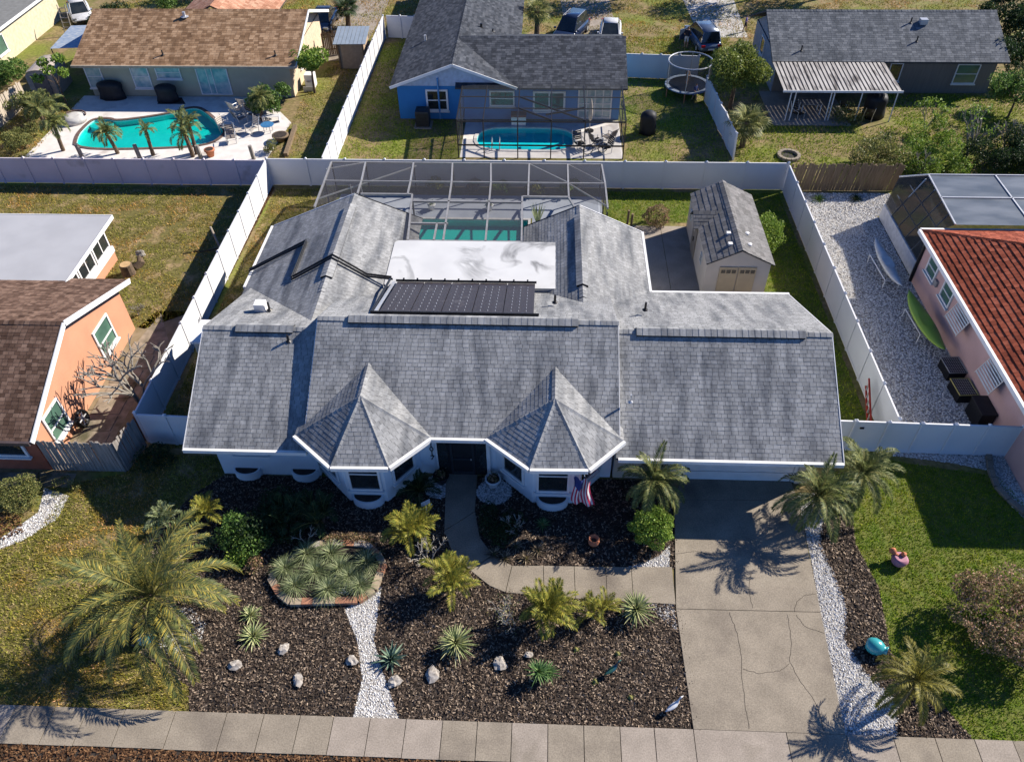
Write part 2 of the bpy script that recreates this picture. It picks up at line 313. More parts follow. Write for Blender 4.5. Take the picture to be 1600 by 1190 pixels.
# sidewalk in slabs, driveway in slabs, walks
sw = struct(MB().box(-40, 40, SW_Y0, SW_Y1, .002, .012).build('sidewalk', jointm))
jx = [-23.0,-21.8,-20.6,-19.4,-18.2,-17.2] + [x for x in ((-17.85,9.94)[0], (-16.69,9.96)[0], (-15.41,9.96)[0], (-14.34,9.98)[0], (-13.11,9.98)[0], (-11.47,10.02)[0], (-9.8,10.01)[0], (-8.6,10.01)[0], (-7.43,10.02)[0], (-6.36,10.01)[0], (-5.19,10.01)[0], (-4.04,10.01)[0], (-2.88,10.01)[0], (-1.78,10.01)[0], (-0.69,10.01)[0], (0.44,10.01)[0], (1.56,10.01)[0], (2.69,10.01)[0], (3.76,10.01)[0], (4.98,10.01)[0], (7.85,10.02)[0], (9.69,10.02)[0], (11.12,10.02)[0], (12.39,10.02)[0], (13.58,10.01)[0], (14.74,10.01)[0])]
jx = sorted(jx) + [max(jx)+1.2*k for k in range(1, 9)]
for a, c in zip(jx[:-1], jx[1:]):
    if c-a > .3: MB().box(a+.012, c-.012, SW_Y0+random.uniform(-.01,.01), SW_Y1, .006, .05+random.uniform(-.004,.004)).build('slab', conc if random.random() < .6 else concl, sw)
def slabs(name, polys, mt, z=.05):
    root = struct(sheet(name, polys[0], .0125, jointm))
    for p in polys:
        c = (sum(q[0] for q in p)/len(p), sum(q[1] for q in p)/len(p)); d = []
        for q in p:
            v = Vector((q[0]-c[0], q[1]-c[1])); l = v.length; d.append((c[0]+v.x*(1-.016/l), c[1]+v.y*(1-.016/l)))
        MB().prism(d, .003, z+random.uniform(-.003,.003)).build('slab', mt, root)
    return root
dl = [(5.74,20.26), (5.33,18.9), (5.01,17.22), (4.89,14.18), (4.98,10.05), (5.02,8.99)]; dr = [(10.3,20.14), (10.19,19.06), (10.04,17.38), (9.91,14.22), (9.67,10.08), (9.83,8.88)]
for q in (dl, dr): q[4] = (q[4][0], SW_Y1)
dl[5] = (dl[4][0], 7.5); dr[5] = (dr[4][0]+.3, 7.5)
drive = slabs('driveway', [[(dl[0][0], 20.05), dl[1], dr[1], (10.1,20.05)], [dl[1], dl[3], dr[3], dr[1]], [dl[3], dl[4], dr[4], dr[3]]], conc, .052)
apron = slabs('driveway_apron', [[(dl[4][0], SW_Y0), (dl[4][0], 7.5), (dr[4][0]+.3, 7.5), (dr[4][0]+.1, SW_Y0)]], conc, .05)
def cracks(parent, lines, w=.014, z=.0575):
    for ln in lines:
        P = []
        for (x0, y0), (x1, y1) in zip(ln[:-1], ln[1:]):
            for k in range(6): t = k/6; P.append((x0+(x1-x0)*t+U(-.02,.02), y0+(y1-y0)*t+U(-.02,.02)))
        P.append(ln[-1]); b = MB()
        for (x0, y0), (x1, y1) in zip(P[:-1], P[1:]):
            d = Vector((x1-x0, y1-y0)); d = d.normalized(); nx, ny = -d.y*w/2, d.x*w/2
            b.face([(x0-nx,y0-ny,z),(x1-nx,y1-ny,z),(x1+nx,y1+ny,z),(x0+nx,y0+ny,z)])
        b.build('crack', crackm, parent)
cracks(drive, [[(7.77,15.73), (7.58,15.07), (7.56,14.29)], [(6.73,14.11), (6.86,13.44), (6.88,12.63), (6.77,11.74), (6.72,10.69), (6.72,10.11)],
  [(8.72,14.11), (8.67,13.15), (8.44,12.35), (8.65,11.7), (9,10.98), (9.03,10.12)], [(8.98,14.21), (9.18,14.62), (9.53,14.88), (9.9,14.94)],
  [(6.85,12.05), (7.35,11.92), (8.06,12.05), (8.43,12.3)], [(9.02,14.07), (9.25,13.64), (9.85,13.43)], [(5.04,16.43), (5.96,16.57), (6.64,16.37)]])
entry = slabs('entry_walk', [[(walk_L[0][0], 19.95), walk_L[1], walk_R[5], (walk_R[6][0], 19.95)], [walk_L[1], walk_L[2], walk_L[3], walk_R[3], walk_R[4], walk_R[5]],
  [walk_L[3], walk_L[4], (-1.11,14.63), (-0.92,15.74), walk_R[3]], [(-1.11,14.63), (0.27,14.52), (0.23,15.78), (-0.92,15.74)], [(0.27,14.52), (1.38,14.46), (1.36,15.79), (0.23,15.78)],
  [(1.38,14.46), (2.51,14.42), (2.51,15.8), (1.36,15.79)], [(2.51,14.42), (3.43,14.4), (3.44,15.83), (2.51,15.8)], [(3.43,14.4), (4.91,14.35), (4.94,15.88), (3.44,15.83)]], conc, .05)

# lawns
lawnL = [(-18.51,9.98), (bed[0][0], SW_Y1+.01), (-11.32,10.86), (-12.4,11.41), (-13.78,12.16), (-14.73,13.57), (-15.17,15.39), (-14.73,16.67), (-13.82,18.53), (-13.15,19.29), (-12.9,19.7), (-12.9,20.6), (-16.5,20.7), (-17.0,19.6), (-20.3,18.6), (-19.04,18.53), (-19.2,16.68), (-20.92,15.2)]
lawnL[0] = (lawnL[0][0], SW_Y1+.01)
lawn_d = mat('lawn_soil_dry', (.14,.12,.035), (.28,.20,.10), 1.2, .95, fac=(.5,.66), grain=(6,.3))
sheet('lawn', lawnL, .003, lawn_d); grass('patchy yellow green front lawn left of the mulch bed', lawnL, 560, .08, grassA, drop=.45)
lawnR = [(12.12,18.56), (11.89,17.1), (12.21,15.35), (12.04,13.86), (11.9,12.8), (12.55,11.94), (13.06,10.96), ((13.56,10.04)[0], SW_Y1+.01), (24,SW_Y1+.01), (24,15.5), (18.87,19.08), (18.46,20.49), (14.5,21.2), (11.4,20.4), (11.3,19)]
sheet('lawn', lawnR, .004, lawn_g); grass('bright green front lawn right of the driveway', lawnR, 560, .075, grassG)
struct(sheet('gravel_patch', [(-20.51,16.29), (-19.63,17.57), (-19.94,18.76), (-18.76,18.38), (-18.73,17.29), (-19.53,16.32), (-20.28,15.84)], .01, gravb))
stones('gravel', 'pale gravel strip in front of the orange house', [(-20.51,16.29), (-19.63,17.57), (-19.94,18.76), (-18.76,18.38), (-18.73,17.29), (-19.53,16.32), (-20.28,15.84)], 350, .07, gravm, z=.012)
slabs('stone_walk', [[(-22.7,19.46), (-20.57,19.53), (-20.31,18.87), (-22.32,18.75)], [(-20.52,19.53), (-18.95,19.51), (-18.84,18.79), (-20.18,18.81)]], pavem, .03)
# side yard left: worn pavers, leaf litter strip beside the fence
side = [(-20.54,20.32), (-19.44,21.24), (-19.41,26.46), (-19.28,34.74), (-18.35,41.41), (-19.93,41.38), (-20.72,32.39), (-19.92,27.35)]
struct(sheet('side_yard_dirt', [(-20.2,20.2),(-17.0,20.2),(-16.7,30),(-19.5,30),(-20.2,28)], .003, mat('side_dirt', (.30,.24,.16), (.19,.15,.08), 1.2, .95, bump=.5)))
lf = [(-17.9,19.9),(-16.8,20.6),(-16.55,42),(-17.3,42),(-17.35,33),(-17.6,28)]
struct(sheet('leaf_bed', lf, .006, mat('litter_bed', (.10,.06,.03), (.16,.1,.05), 4, .95, bump=.6))); chips('leaf_litter', 'brown fallen leaves along the outside of the left fence', 'leaf litter', lf, 420, .1, leafl, z=.015, tilt=.5)
pv = struct(sheet('side_path', [(-19.9,20.6),(-18.2,20.6),(-18.1,27.8),(-19.2,29.8),(-19.7,27)], .007, pavem))
for k in range(7): MB().box(-19.75+U(-.08,.1), -18.45+U(-.1,.1), 20.9+k*.98, 21.75+k*.98, .008, .03).build('paver', pavem, pv)
inL = [(-16.35,21),(-14.0,21),(-13.9,29),(-14.2,34.3),(-12.6,36),(-12.5,41.8),(-16.4,41.8)]
sheet('lawn', inL, .003, lawn_d); grass('grass strip inside the left fence', inL, 220, .09, grassA)
bkL = [(-34,29.5),(-23,29.5),(-22.3,35.5),(-22.3,29.4),(-19.6,28.6),(-17.6,30),(-17.3,41.9),(-40,41.9),(-40,36),(-34,36)]
sheet('lawn', bkL, .003, lawn_d); grass('dry back lawn behind the orange house', bkL, 190, .09, grassA, drop=.8)
bkR = [(3.6,41.9),(14.0,41.9),(14.1,22.3),(11.6,22.3),(11.6,29.2),(11.4,32.3),(11.3,38.6),(3.6,38.6)]
sheet('lawn', bkR, .004, lawn_g); grass('green back lawn round the garden shed', bkR, 300, .08, grassG)
# shed patio
slabs('patio', [[(5.0,29.05),(6.6,29.05),(6.6,31.8),(5.0,31.8)], [(6.62,29.05),(11.2,29.05),(11.2,31.8),(6.62,31.8)], [(5.0,31.83),(6.6,31.83),(6.6,38.2),(5.0,38.2)], [(6.62,31.83),(8.1,31.83),(8.1,38.2),(6.62,38.2)]], concl, .05)
# right neighbour: gravel side yard
gy = [(14.6,22.3),(19.05,22.3),(19.15,33),(19.15,39.5),(20.6,40.2),(20.6,42),(14.5,42)]
struct(sheet('gravel_yard', gy, .006, gravb)); stones('gravel', 'white gravel yard between the fence and the pink house', gy, 260, .085, gravm, z=.012)
g2 = [(14.6,21.79), (18.48,21.87), (18.23,20.81), (16.69,21.2), (14.61,21.48)]
struct(sheet('gravel_patch', g2, .01, gravb)); stones('gravel', 'white gravel patch in front of the gated fence', g2, 400, .07, gravm, z=.014)
cb = [(18.6,21.84), (20.04,21.88), (19.08,17.33), (18.5,18.76), (18.1,19.83)]
struct(sheet('gravel_patch', cb, .01, gravb)); stones('gravel', 'white gravel bed inside the curved stone kerb', cb, 350, .07, gravm, z=.014)
kerb = thing('garden_kerb', 'curved pale stone kerb by the pink house lawn', 'kerb')
kp = [(18.51,21.73), (18.23,20.81), (18.14,19.93), (18.36,19.31), (18.71,18.68), (19.21,17.9)]
for (x0,y0),(x1,y1) in zip(kp[:-1], kp[1:]):
    d = math.hypot(x1-x0, y1-y0); n = max(1, int(d/.4))
    for k in range(n):
        t = (k+.5)/n; MB().obox((x0+(x1-x0)*t, y0+(y1-y0)*t, .07), (d/n-.03, .22, .14), math.atan2(y1-y0, x1-x0)).build('stone', conc, kerb)
# beyond the back fence
byB = [(-11.2,50.8),(-13.2,43),(-5.8,43),(-5.8,50.6)]
grass('lawn beside the blue house', [(-13.2,42.7),(-5.9,42.7),(-5.9,51),(-10.2,51),(-10.6,64.5),(-13.2,64.5)], 110, .1, grassG, drop=.3)
grass('lawn between the blue house and the white side fence', [(5.1,42.5),(11.9,42.5),(11.3,54),(15.2,54.5),(16,60),(15,66),(6,66),(5.4,57.5)], 110, .1, grassG, drop=.5)
grass('rough lawn behind the grey metal awning', [(12.2,42.6),(34,42.6),(36,55.5),(23.8,55.5),(23.6,50.6),(12,50.6)], 110, .12, grassG, drop=.5)
grass('grass strip left of the leaning white fence', [(-17.8,42.5),(-13.6,42.5),(-13.6,66),(-15.6,66),(-17.6,56)], 110, .1, grassA, drop=.5)
grass('weedy grass at the left of the turquoise pool yard', [(-37.4,42.5),(-33.6,42.5),(-33.8,54),(-37.4,54)], 100, .12, grassA, drop=.5)
grass('dry grass beyond the far houses', [(-14,66),(3,64),(12,60),(15,66),(34,62),(40,75),(-40,78),(-40,68),(-16,66)], 60, .13, grassA, drop=.8)
struct(sheet('neighbour_driveway', [(2.0,58),(6.2,58),(5.0,86),(.5,86)], .006, concl)); struct(sheet('neighbour_driveway', [(-18.5,61),(-14.9,61),(-14.0,86),(-18,86)], .006, concl)); struct(sheet('neighbour_driveway', [(12.5,66),(16.4,66),(17,88),(11.5,88)], .006, mat('pale_drive', (.52,.5,.47), (.35,.33,.3), 1.5, .95)))
sheet('pool_deck', [(-34.0,45.2),(-18.0,45.2),(-17.6,50.5),(-20.5,54.5),(-34,54.5)], .006, whited, holes=[POOL_U])
grass('thin weedy grass in front of the orange house wall', [(-27,12),(-22,13.2),(-20.28,15.84),(-20.51,16.29),(-19.63,17.57),(-20.01,18.69),(-22.51,18.61),(-27,18.3)], 260, .08, grassA, drop=.5)
chips('leaf_litter', 'dry brown leaves by the clipped grey green bush', 'leaf litter', [(-21.15,17.52), (-20.31,17.39), (-19.7,16.66), (-20.47,16.2)], 260, .1, leafl, z=.02, tilt=.5)

# ---------------------------------------------------------------- building materials
def roofmat(name, ramp, c1, c2, streak=(2.2,.35,.6), lo=.42, hi=.68, isl=0):
    return mat(name, c1, c2, 1.0, .9, stretch=streak, ramp=ramp, bump=.04, bscale=40, fac=(lo,hi), spec=.15, detail=6, grain=(9,.14))
sh_main = roofmat('grey_shingle', [(0,(.212,.212,.212)),(.5,(.25,.25,.25)),(1,(.29,.29,.29))], (1.15,1.15,1.13), (.55,.57,.60))
sh_brown = roofmat('tan_shingle', [(0,(0.176,0.101,0.053)),(.5,(0.290,0.176,0.097)),(1,(0.405,0.264,0.158))], (1.1,1.1,1.1), (.75,.73,.72))
sh_dark = roofmat('slate_shingle', [(0,(0.034,0.038,0.046)),(.5,(0.056,0.062,0.074)),(1,(0.093,0.099,0.112))], (1.1,1.1,1.1), (.8,.8,.8))
sh_old = roofmat('weathered_brown_shingle', [(0,(.08,.045,.03)),(.5,(.14,.085,.06)),(1,(.22,.14,.10))], (1.1,1.1,1.1), (.7,.68,.66))
sh_ur = roofmat('blue_grey_shingle', [(0,(0.086,0.094,0.104)),(.5,(0.122,0.130,0.140)),(1,(0.173,0.180,0.187))], (1.1,1.1,1.1), (.72,.74,.76))
sh_red = roofmat('red_tile', [(0,(.20,.045,.022)),(.5,(.28,.065,.032)),(1,(.36,.10,.055))], (1.1,1.1,1.1), (.8,.75,.7))
under = mat('roof_felt', (.06,.06,.06), rough=.95)
trim = mat('white_trim', (.78,.77,.75), (.7,.69,.67), 2, .5)
wallw = mat('pale_blue_white_stucco', (.72,.76,.78), (.67,.71,.73), 1.5, .85, bump=.4, bscale=60)
wallc = mat('cream_stucco_and_bounce', (.62,.54,.40), (.55,.48,.36), 1.5, .85, bump=.4, bscale=60)
glass = mat('dark_glass', (.015,.02,.022), (.03,.035,.035), 1.5, .06, spec=.8)
glassg = mat('greenish_glass', (.10,.2,.14), (.06,.12,.09), 1.0, .1, spec=.8)
glassl = mat('curtained_glass', (.16,.32,.36), (.42,.5,.5), 2.5, .15, spec=.7)
darkd = mat('dark_door', (.02,.022,.025), rough=.4)
blackm = mat('black_plastic', (.012,.012,.013), rough=.4)
darkmet = mat('bronze_metal', (.035,.033,.032), rough=.4, metal=.3)
alum = mat('aluminium', (.55,.55,.55), (.48,.48,.48), 3, .4, metal=.5)
greyal = mat('grey_aluminium', (.33,.32,.31), rough=.45, metal=.2)
metalw = mat('galvanised', (.5,.5,.5), (.4,.4,.41), 4, .35, metal=.7)

def roof(parent, polys, shm, course=.165, tab=.25, thick=.12, t=.011, fascia=None, name='roof', deck=under):
    """each poly: coplanar convex 3-D polygon whose first edge is its eave; builds a deck slab and overlapping shingle tabs"""
    db = MB(); V = []
    for P in polys:
        db.slab(P, thick)
        p0, p1 = Vector(P[0]), Vector(P[1]); u = (p1-p0).normalized(); nrm = Vector((0,0,0))
        for i in range(len(P)): nrm += Vector(P[i]).cross(Vector(P[(i+1)%len(P)]))
        nrm.normalize()
        if nrm.z < 0: nrm = -nrm
        v = nrm.cross(u); c = sum((Vector(p) for p in P), Vector())/len(P)
        if v.dot(c-p0) < 0: u = -u; v = nrm.cross(u)
        Q = [((Vector(p)-p0).dot(u), (Vector(p)-p0).dot(v)) for p in P]; vmax = max(q[1] for q in Q); vmin = min(q[1] for q in Q)
        def rng_u(y):
            xs = []
            for i in range(len(Q)):
                (a, b), (c_, d) = Q[i], Q[(i+1)%len(Q)]
                if (b-y)*(d-y) <= 0 and abs(b-d) > 1e-6: xs.append(a+(c_-a)*(y-b)/(d-b))
                elif abs(b-y) < 1e-6: xs.append(a)
            return (min(xs), max(xs)) if xs else (0, 0)
        n = max(1, int(round((vmax-vmin)/course))); cs = (vmax-vmin)/n; e = 1e-4
        u3 = np.array(u); v3 = np.array(v); n3 = np.array(nrm); o3 = np.array(p0)
        for k in range(n):
            y0 = vmin+k*cs; y1 = y0+cs; a0, b0 = rng_u(y0+e); a1, b1 = rng_u(min(y1, vmax)-e); lo = min(a0, a1); hi = max(b0, b1)
            y0b = y0-.015-rng.uniform(0, .006); x = lo-(k%2)*tab*.5-rng.uniform(0,.05)
            while x < hi:
                w = tab*rng.uniform(.88, 1.12); xa, xb = x+.006, x+w-.006; x += w
                q = [(min(max(xa,a0),b0), y0b), (min(max(xb,a0),b0), y0b), (min(max(xb,a1),b1), y1), (min(max(xa,a1),b1), y1)]
                if q[1][0]-q[0][0] < .004 and q[2][0]-q[3][0] < .004: continue
                h = t*rng.uniform(.75, 1.25)
                A = [o3+u3*q[i][0]+v3*q[i][1]+n3*(h if i < 2 else .004) for i in range(4)]; B0 = o3+u3*q[0][0]+v3*q[0][1]-n3*.004; B1 = o3+u3*q[1][0]+v3*q[1][1]-n3*.004
                V.append((A[0],A[1],A[2],A[3],B0,B1))
    r = db.build(name, [deck], parent)
    if V:
        n = len(V); vv = np.array(V).reshape(-1,3); me = bpy.data.meshes.new('shingles'); me.vertices.add(len(vv)); me.vertices.foreach_set('co', vv.astype(np.float32).ravel())
        idx = (np.array([[0,1,2,3],[4,5,1,0]])[None]+np.arange(n)[:,None,None]*6).reshape(-1); me.loops.add(len(idx)); me.loops.foreach_set('vertex_index', idx.astype(np.int32))
        me.polygons.add(len(idx)//4); me.polygons.foreach_set('loop_start', np.arange(0,len(idx),4,dtype=np.int32)); me.polygons.foreach_set('loop_total', np.full(len(idx)//4,4,dtype=np.int32)); me.update(calc_edges=True); me.shade_flat()
        link('shingles', me, shm, r, 'stuff')
    return r
def caps(parent, a, c, shm, w=.16, step=.22, name='ridge_caps', lift=.03):
    """overlapping cap shingles along a ridge or hip"""
    a, c = Vector(a), Vector(c); d = c-a; n = max(1, int(d.length/step)); u = d.normalized(); s = u.cross(Vector((0,0,1))).normalized(); up = s.cross(u); b = MB()
    dr = .45*w
    for k in range(n):
        p = a+d*(k/n); q = a+d*((k+1.15)/n); h = lift*U(.9,1.2)
        b.raw([p-s*w+up*(h-dr), p+up*(h+.01), p+s*w+up*(h-dr), q-s*w+up*(h-.012-dr), q+up*(h-.002), q+s*w+up*(h-.012-dr)], [(0,1,4,3),(1,2,5,4)])
    return b.build(name, shm, parent, kind='stuff')
def bar(parent, a, c, r, mt, name, n=4):
    return MB().tube([a, c], r, n).build(name, mt, parent)
def beam(parent, a, c, w, h, mt, name):
    a, c = Vector(a), Vector(c); d = c-a; u = d.normalized(); s = u.cross(Vector((0,0,1)))
    s = s.normalized() if s.length > 1e-4 else Vector((1,0,0)); up = s.cross(u); b = MB()
    b.loft([[p-s*w/2-up*h/2, p+s*w/2-up*h/2, p+s*w/2+up*h/2, p-s*w/2+up*h/2] for p in (a, c)])
    return b.build(name, mt, parent)
def window(parent, c, w, h, face, frame=trim, pane=glass, fw=.07, mull=(), bars=(), name='window', sill=True, depth=.07):
    """face: angle of the outward normal about Z (0 = +X, -pi/2 = towards the street)"""
    nx, ny = math.cos(face), math.sin(face); tx, ty = -ny, nx
    def bx(u0, u1, z0, z1, d0, d1):
        P = [(c[0]+tx*u+nx*d, c[1]+ty*u+ny*d) for u, d in ((u0,d0),(u1,d0),(u1,d1),(u0,d1))]; return MB().prism(P, c[2]+z0, c[2]+z1)
    b = bx(-w/2, w/2, -h/2, -h/2+fw, .003, depth); 
    for q in (bx(-w/2, w/2, h/2-fw, h/2, .003, depth), bx(-w/2, -w/2+fw, -h/2+fw, h/2-fw, .003, depth), bx(w/2-fw, w/2, -h/2+fw, h/2-fw, .003, depth)): b.raw(q.v, q.f)
    for m_ in mull: q = bx(m_-fw*.35, m_+fw*.35, -h/2+fw, h/2-fw, .02, depth-.01); b.raw(q.v, q.f)
    for m_ in bars: q = bx(-w/2+fw, w/2-fw, m_-fw*.3, m_+fw*.3, .02, depth-.012); b.raw(q.v, q.f)
    o = b.build(name, frame, parent)
    bx(-w/2+fw, w/2-fw, -h/2+fw, h/2-fw, .004, .024).build('pane', pane, o)
    if sill: bx(-w/2-.06, w/2+.06, -h/2-.08, -h/2-.004, .003, depth+.07).build('sill', frame, o)
    return o
def gutter(parent, pts, z, mt=trim, h=.16, w=.12, name='gutter'):
    b = MB()
    for (x0,y0),(x1,y1) in zip(pts[:-1], pts[1:]):
        d = Vector((x1-x0,y1-y0)).normalized(); n = Vector((d.y,-d.x)); q = MB().prism([(x0,y0),(x1,y1),(x1+n.x*w,y1+n.y*w),(x0+n.x*w,y0+n.y*w)], z-h, z); b.raw(q.v, q.f)
    return b.build(name, mt, parent)

# ---------------------------------------------------------------- the main house
H = thing('house', 'large house with grey shingle roof and twin pointed bay roofs', 'house', (0,0,0))
XL, XR, XC0, XC1 = -13.55, 11.25, -8.85, 2.97
# walls
w = MB(); w.box(-12.85, XC0, 19.72, 28.6, 0, 2.42); w.build('wall', wallw, H)
w = MB(); w.box(-13.4, -6.4, 28.6, 33.6, 0, 2.5); w.build('wall', wallw, H)
w = MB(); w.box(XC0+.1, XC1-.1, 20.0, 28.6, 0, 2.8); w.build('wall', wallw, H)
w = MB(); w.box(XC1, 10.75, 20.05, 28.5, 0, 2.42); w.build('wall', wallw, H)
w = MB(); w.box(-1.1, 4.5, 28.6, 33.4, 0, 2.5); w.build('wall', wallw, H)
for x in (-12.85, 10.75):
    s = -1 if x < 0 else 1
    MB().raw([(x,19.6,2.40),(x,28.4,2.40),(x,23.4,4.7),(x-s*.15,19.6,2.40),(x-s*.15,28.4,2.40),(x-s*.15,23.4,4.7)], [(0,1,2),(3,5,4),(0,2,5,3),(1,4,5,2)]).build('gable', wallw, H)
MB().raw([(XC0+.03,19.4,2.5),(XC0+.03,28.6,2.5),(XC0+.03,23.5,5.1),(XC0+.15,19.4,2.5),(XC0+.15,28.6,2.5),(XC0+.15,23.5,5.1)], [(0,2,1),(3,4,5),(0,3,5,2)]).build('gable', trim, H)
MB().raw([(XC1-.15,19.4,2.5),(XC1-.15,28.6,2.5),(XC1-.15,23.5,5.1),(XC1-.03,19.4,2.5),(XC1-.03,28.6,2.5),(XC1-.03,23.5,5.1)], [(0,2,1),(3,4,5),(1,2,5,4),(0,3,5,2)]).build('gable', trim, H)
# roofs
RL = roof(H, [[(XL,18.95,2.45),(XC0+.1,18.95,2.45),(XC0+.1,23.4,4.75),(XL,23.4,4.75)], [(XC0+.1,28.9,2.5),(XL-.1,28.9,2.5),(XL,23.4,4.75),(XC0+.1,23.4,4.75)]], sh_main)
caps(RL, (XL,23.4,4.75), (XC0,23.4,4.75), sh_main)
RR = roof(H, [[(XC1-.1,18.97,2.45),(XR,18.97,2.45),(XR,23.4,4.92),(XC1-.1,23.4,4.92)], [(XR+.1,28.92,2.5),(XC1-.1,28.92,2.5),(XC1-.1,23.4,4.92),(XR,23.4,4.92)]], sh_main)
caps(RR, (XC1,23.4,4.92), (XR,23.4,4.92), sh_main)
RC = roof(H, [[(XC0,19.3,2.98),(XC1,19.3,2.98),(XC1,23.5,5.25),(XC0,23.5,5.25)], [(XC1,28.9,2.75),(XC0,28.9,2.75),(XC0,23.5,5.25),(XC1,23.5,5.25)]], sh_main, thick=.2)
caps(RC, (XC0,23.5,5.25), (XC1,23.5,5.25), sh_main)
LRX, LRZ = -9.45, 4.4
R1 = roof(H, [[(-14.0,34.05,2.45),(-14.0,28.2,2.45),(LRX,23.7,LRZ),(LRX,34.05,LRZ)], [(-6.2,24.2,2.99),(-6.2,34.05,2.99),(LRX,34.05,LRZ),(LRX,23.7,LRZ)]], sh_main)
caps(R1, (LRX,26.2,LRZ), (LRX,34.05,LRZ), sh_main)
RRX, RRZ = 1.75, 4.0
R2 = roof(H, [[(4.95,25.6,2.5),(4.95,33.85,2.5),(RRX,33.85,RRZ),(RRX,25.6,RRZ)], [(-.98,33.85,2.72),(-.98,25.6,2.72),(RRX,25.6,RRZ),(RRX,33.85,RRZ)]], sh_main)
caps(R2, (RRX,26.6,RRZ), (RRX,33.85,RRZ), sh_main)
MB().raw([(-13.4,33.6,2.4),(-6.4,33.6,2.4),(-6.4,33.6,2.95),(LRX,33.6,4.28),(-13.4,33.6,2.55)], [(0,4,3,2,1)]).build('gable', wallw, H)
MB().raw([(-.9,33.4,2.4),(4.5,33.4,2.4),(4.5,33.4,2.6),(RRX,33.4,3.88),(-.9,33.4,2.65)], [(0,4,3,2,1)]).build('gable', wallw, H)
# ridge vents: low capped strips, dark core colour stands in for the shadow line
def ridge_vent(parent, a, c, side, w=.3, h=.075):
    """raised cap shingles over a vent core coloured dark as the shadow line"""
    a, c = Vector(a), Vector(c); s = Vector(side); b = MB()
    for sg in (-1, 1):
        o = Vector((s.x*sg, s.y*sg, s.z)).normalized()*(w*.93); up = Vector((0,0,h-.02)); dn = Vector((0,0,-.02))
        b.raw([a+up, c+up, c+o+up, a+o+up, a+o+dn, c+o+dn, a+dn, c+dn], [(0,1,2,3),(3,2,5,4),(0,3,4,6),(1,7,5,2)])
    v = b.build('ridge_vent', darkmet, parent)
    d = c-a; n = int(d.length/.24); b = MB()
    for k in range(n):
        p = a+d*(k/n); q = a+d*((k+1.1)/n); j = U(0,.006)
        for sg in (-1, 1):
            o = Vector((s.x*sg, s.y*sg, s.z)).normalized()*w; b.face([p+Vector((0,0,h+j)), q+Vector((0,0,h-.008)), q+o+Vector((0,0,h-.008)), p+o+Vector((0,0,h+j))])
    b.build('ridge_caps', sh_main, parent, kind='stuff'); return v
ridge_vent(RL, (-12.2,23.4,4.79), (-9.9,23.4,4.79), (0,-1,-.52)); ridge_vent(RC, (-7.6,23.5,5.29), (1.4,23.5,5.29), (0,-1,-.54)); ridge_vent(RR, (3.7,23.4,4.96), (10.2,23.4,4.96), (0,-1,-.555))
ridge_vent(R1, (LRX,27.2,LRZ+.04), (LRX,33.0,LRZ+.04), (-1,0,-.43)); ridge_vent(R2, (RRX,27.4,RRZ+.04), (RRX,33.0,RRZ+.04), (-1,0,-.47))
# bays
bayW = [(-8.95,20.02),(-7.45,18.52),(-5.9,18.52),(-4.72,20.02)]
for k, dx, dy in ((0,0,0),(1,7.22,.12)):
    P = [(x+dx, y+dy if y < 20 else 20.03) for x, y in bayW]
    B = MB().prism(P, 0, 2.86).build('bay', wallw, H)
    E_ = [(-9.2+dx,19.25+dy*.5),(-7.55+dx,17.78+dy),(-5.45+dx,17.82+dy),(-4.1+dx,19.28+dy*.5)]; ze = 3.0; hub = (-6.68+dx,20.06+dy*.4,4.34); bk = (-6.66+dx,22.1,4.34)
    e3 = [(x,y,ze) for x, y in E_]
    lb = (E_[0][0]+.02, 19.36, ze); rb = (E_[3][0]-.02, 19.36, ze)
    R = roof(H, [[e3[0],e3[1],hub], [e3[1],e3[2],hub], [e3[2],e3[3],hub], [(E_[0][0],E_[0][1],ze), hub, bk], [hub, (E_[3][0],E_[3][1],ze), bk]][:3]
             + [[(E_[0][0],E_[0][1]+.0,ze),(hub[0],hub[1],hub[2]),(bk[0],bk[1],bk[2])], [(hub[0],hub[1],hub[2]),(E_[3][0],E_[3][1],ze),(bk[0],bk[1],bk[2])]][:0], sh_main, thick=.03, name='bay_roof')
    # side facets that run back into the main slope (drawn with their courses level)
    for s, e in ((0, e3[0]), (1, e3[3])):
        far = (hub[0]+(e[0]-hub[0]), 23.0, ze)
        pl = [e, far, bk, hub] if s else [far, e, hub, bk]
        R.parent = H; q = roof(H, [pl], sh_main, thick=.03, name='bay_roof')
    for p in e3: caps(R, p, hub, sh_main, w=.12, step=.2)
    caps(R, hub, bk, sh_main, w=.12, step=.2)
    gutter(R, [(x,y) for x, y in E_], ze+.03, h=.17, w=.12)
    sof = MB().prism([(E_[0][0],E_[0][1])]+[(x,y) for x,y in E_[1:3]]+[(E_[3][0],E_[3][1]),(E_[3][0],20.0),(E_[0][0],20.0)], ze-.2, ze-.05); sof.build('soffit', trim, R)
    for (a, c) in zip(P[:-1], P[1:]):
        mx, my = (a[0]+c[0])/2, (a[1]+c[1])/2; d = Vector((c[0]-a[0], c[1]-a[1])); ln = d.length; fa = math.atan2(-d.x, d.y)
        ww = 1.15 if abs(d.y) < .01 else 1.05
        window(B, (mx,my,1.62), ww+.12, 1.75, fa, pane=glass, fw=.09, bars=(.1,))
    b = MB(); cx, cy = (P[1][0]+P[2][0])/2, P[1][1]
    prof = [(cx+.62*math.cos(PI+PI*i/12), cy+.42*math.sin(PI+PI*i/12)) for i in range(13)]
    b.prism(prof, 0, .42); o = b.build('scalloped_planter', wallw, H)
    MB().prism([(cx+.54*math.cos(PI+PI*i/12), cy-.02+.34*math.sin(PI+PI*i/12)) for i in range(13)], .36, .425).build('soil', mulchb, o)
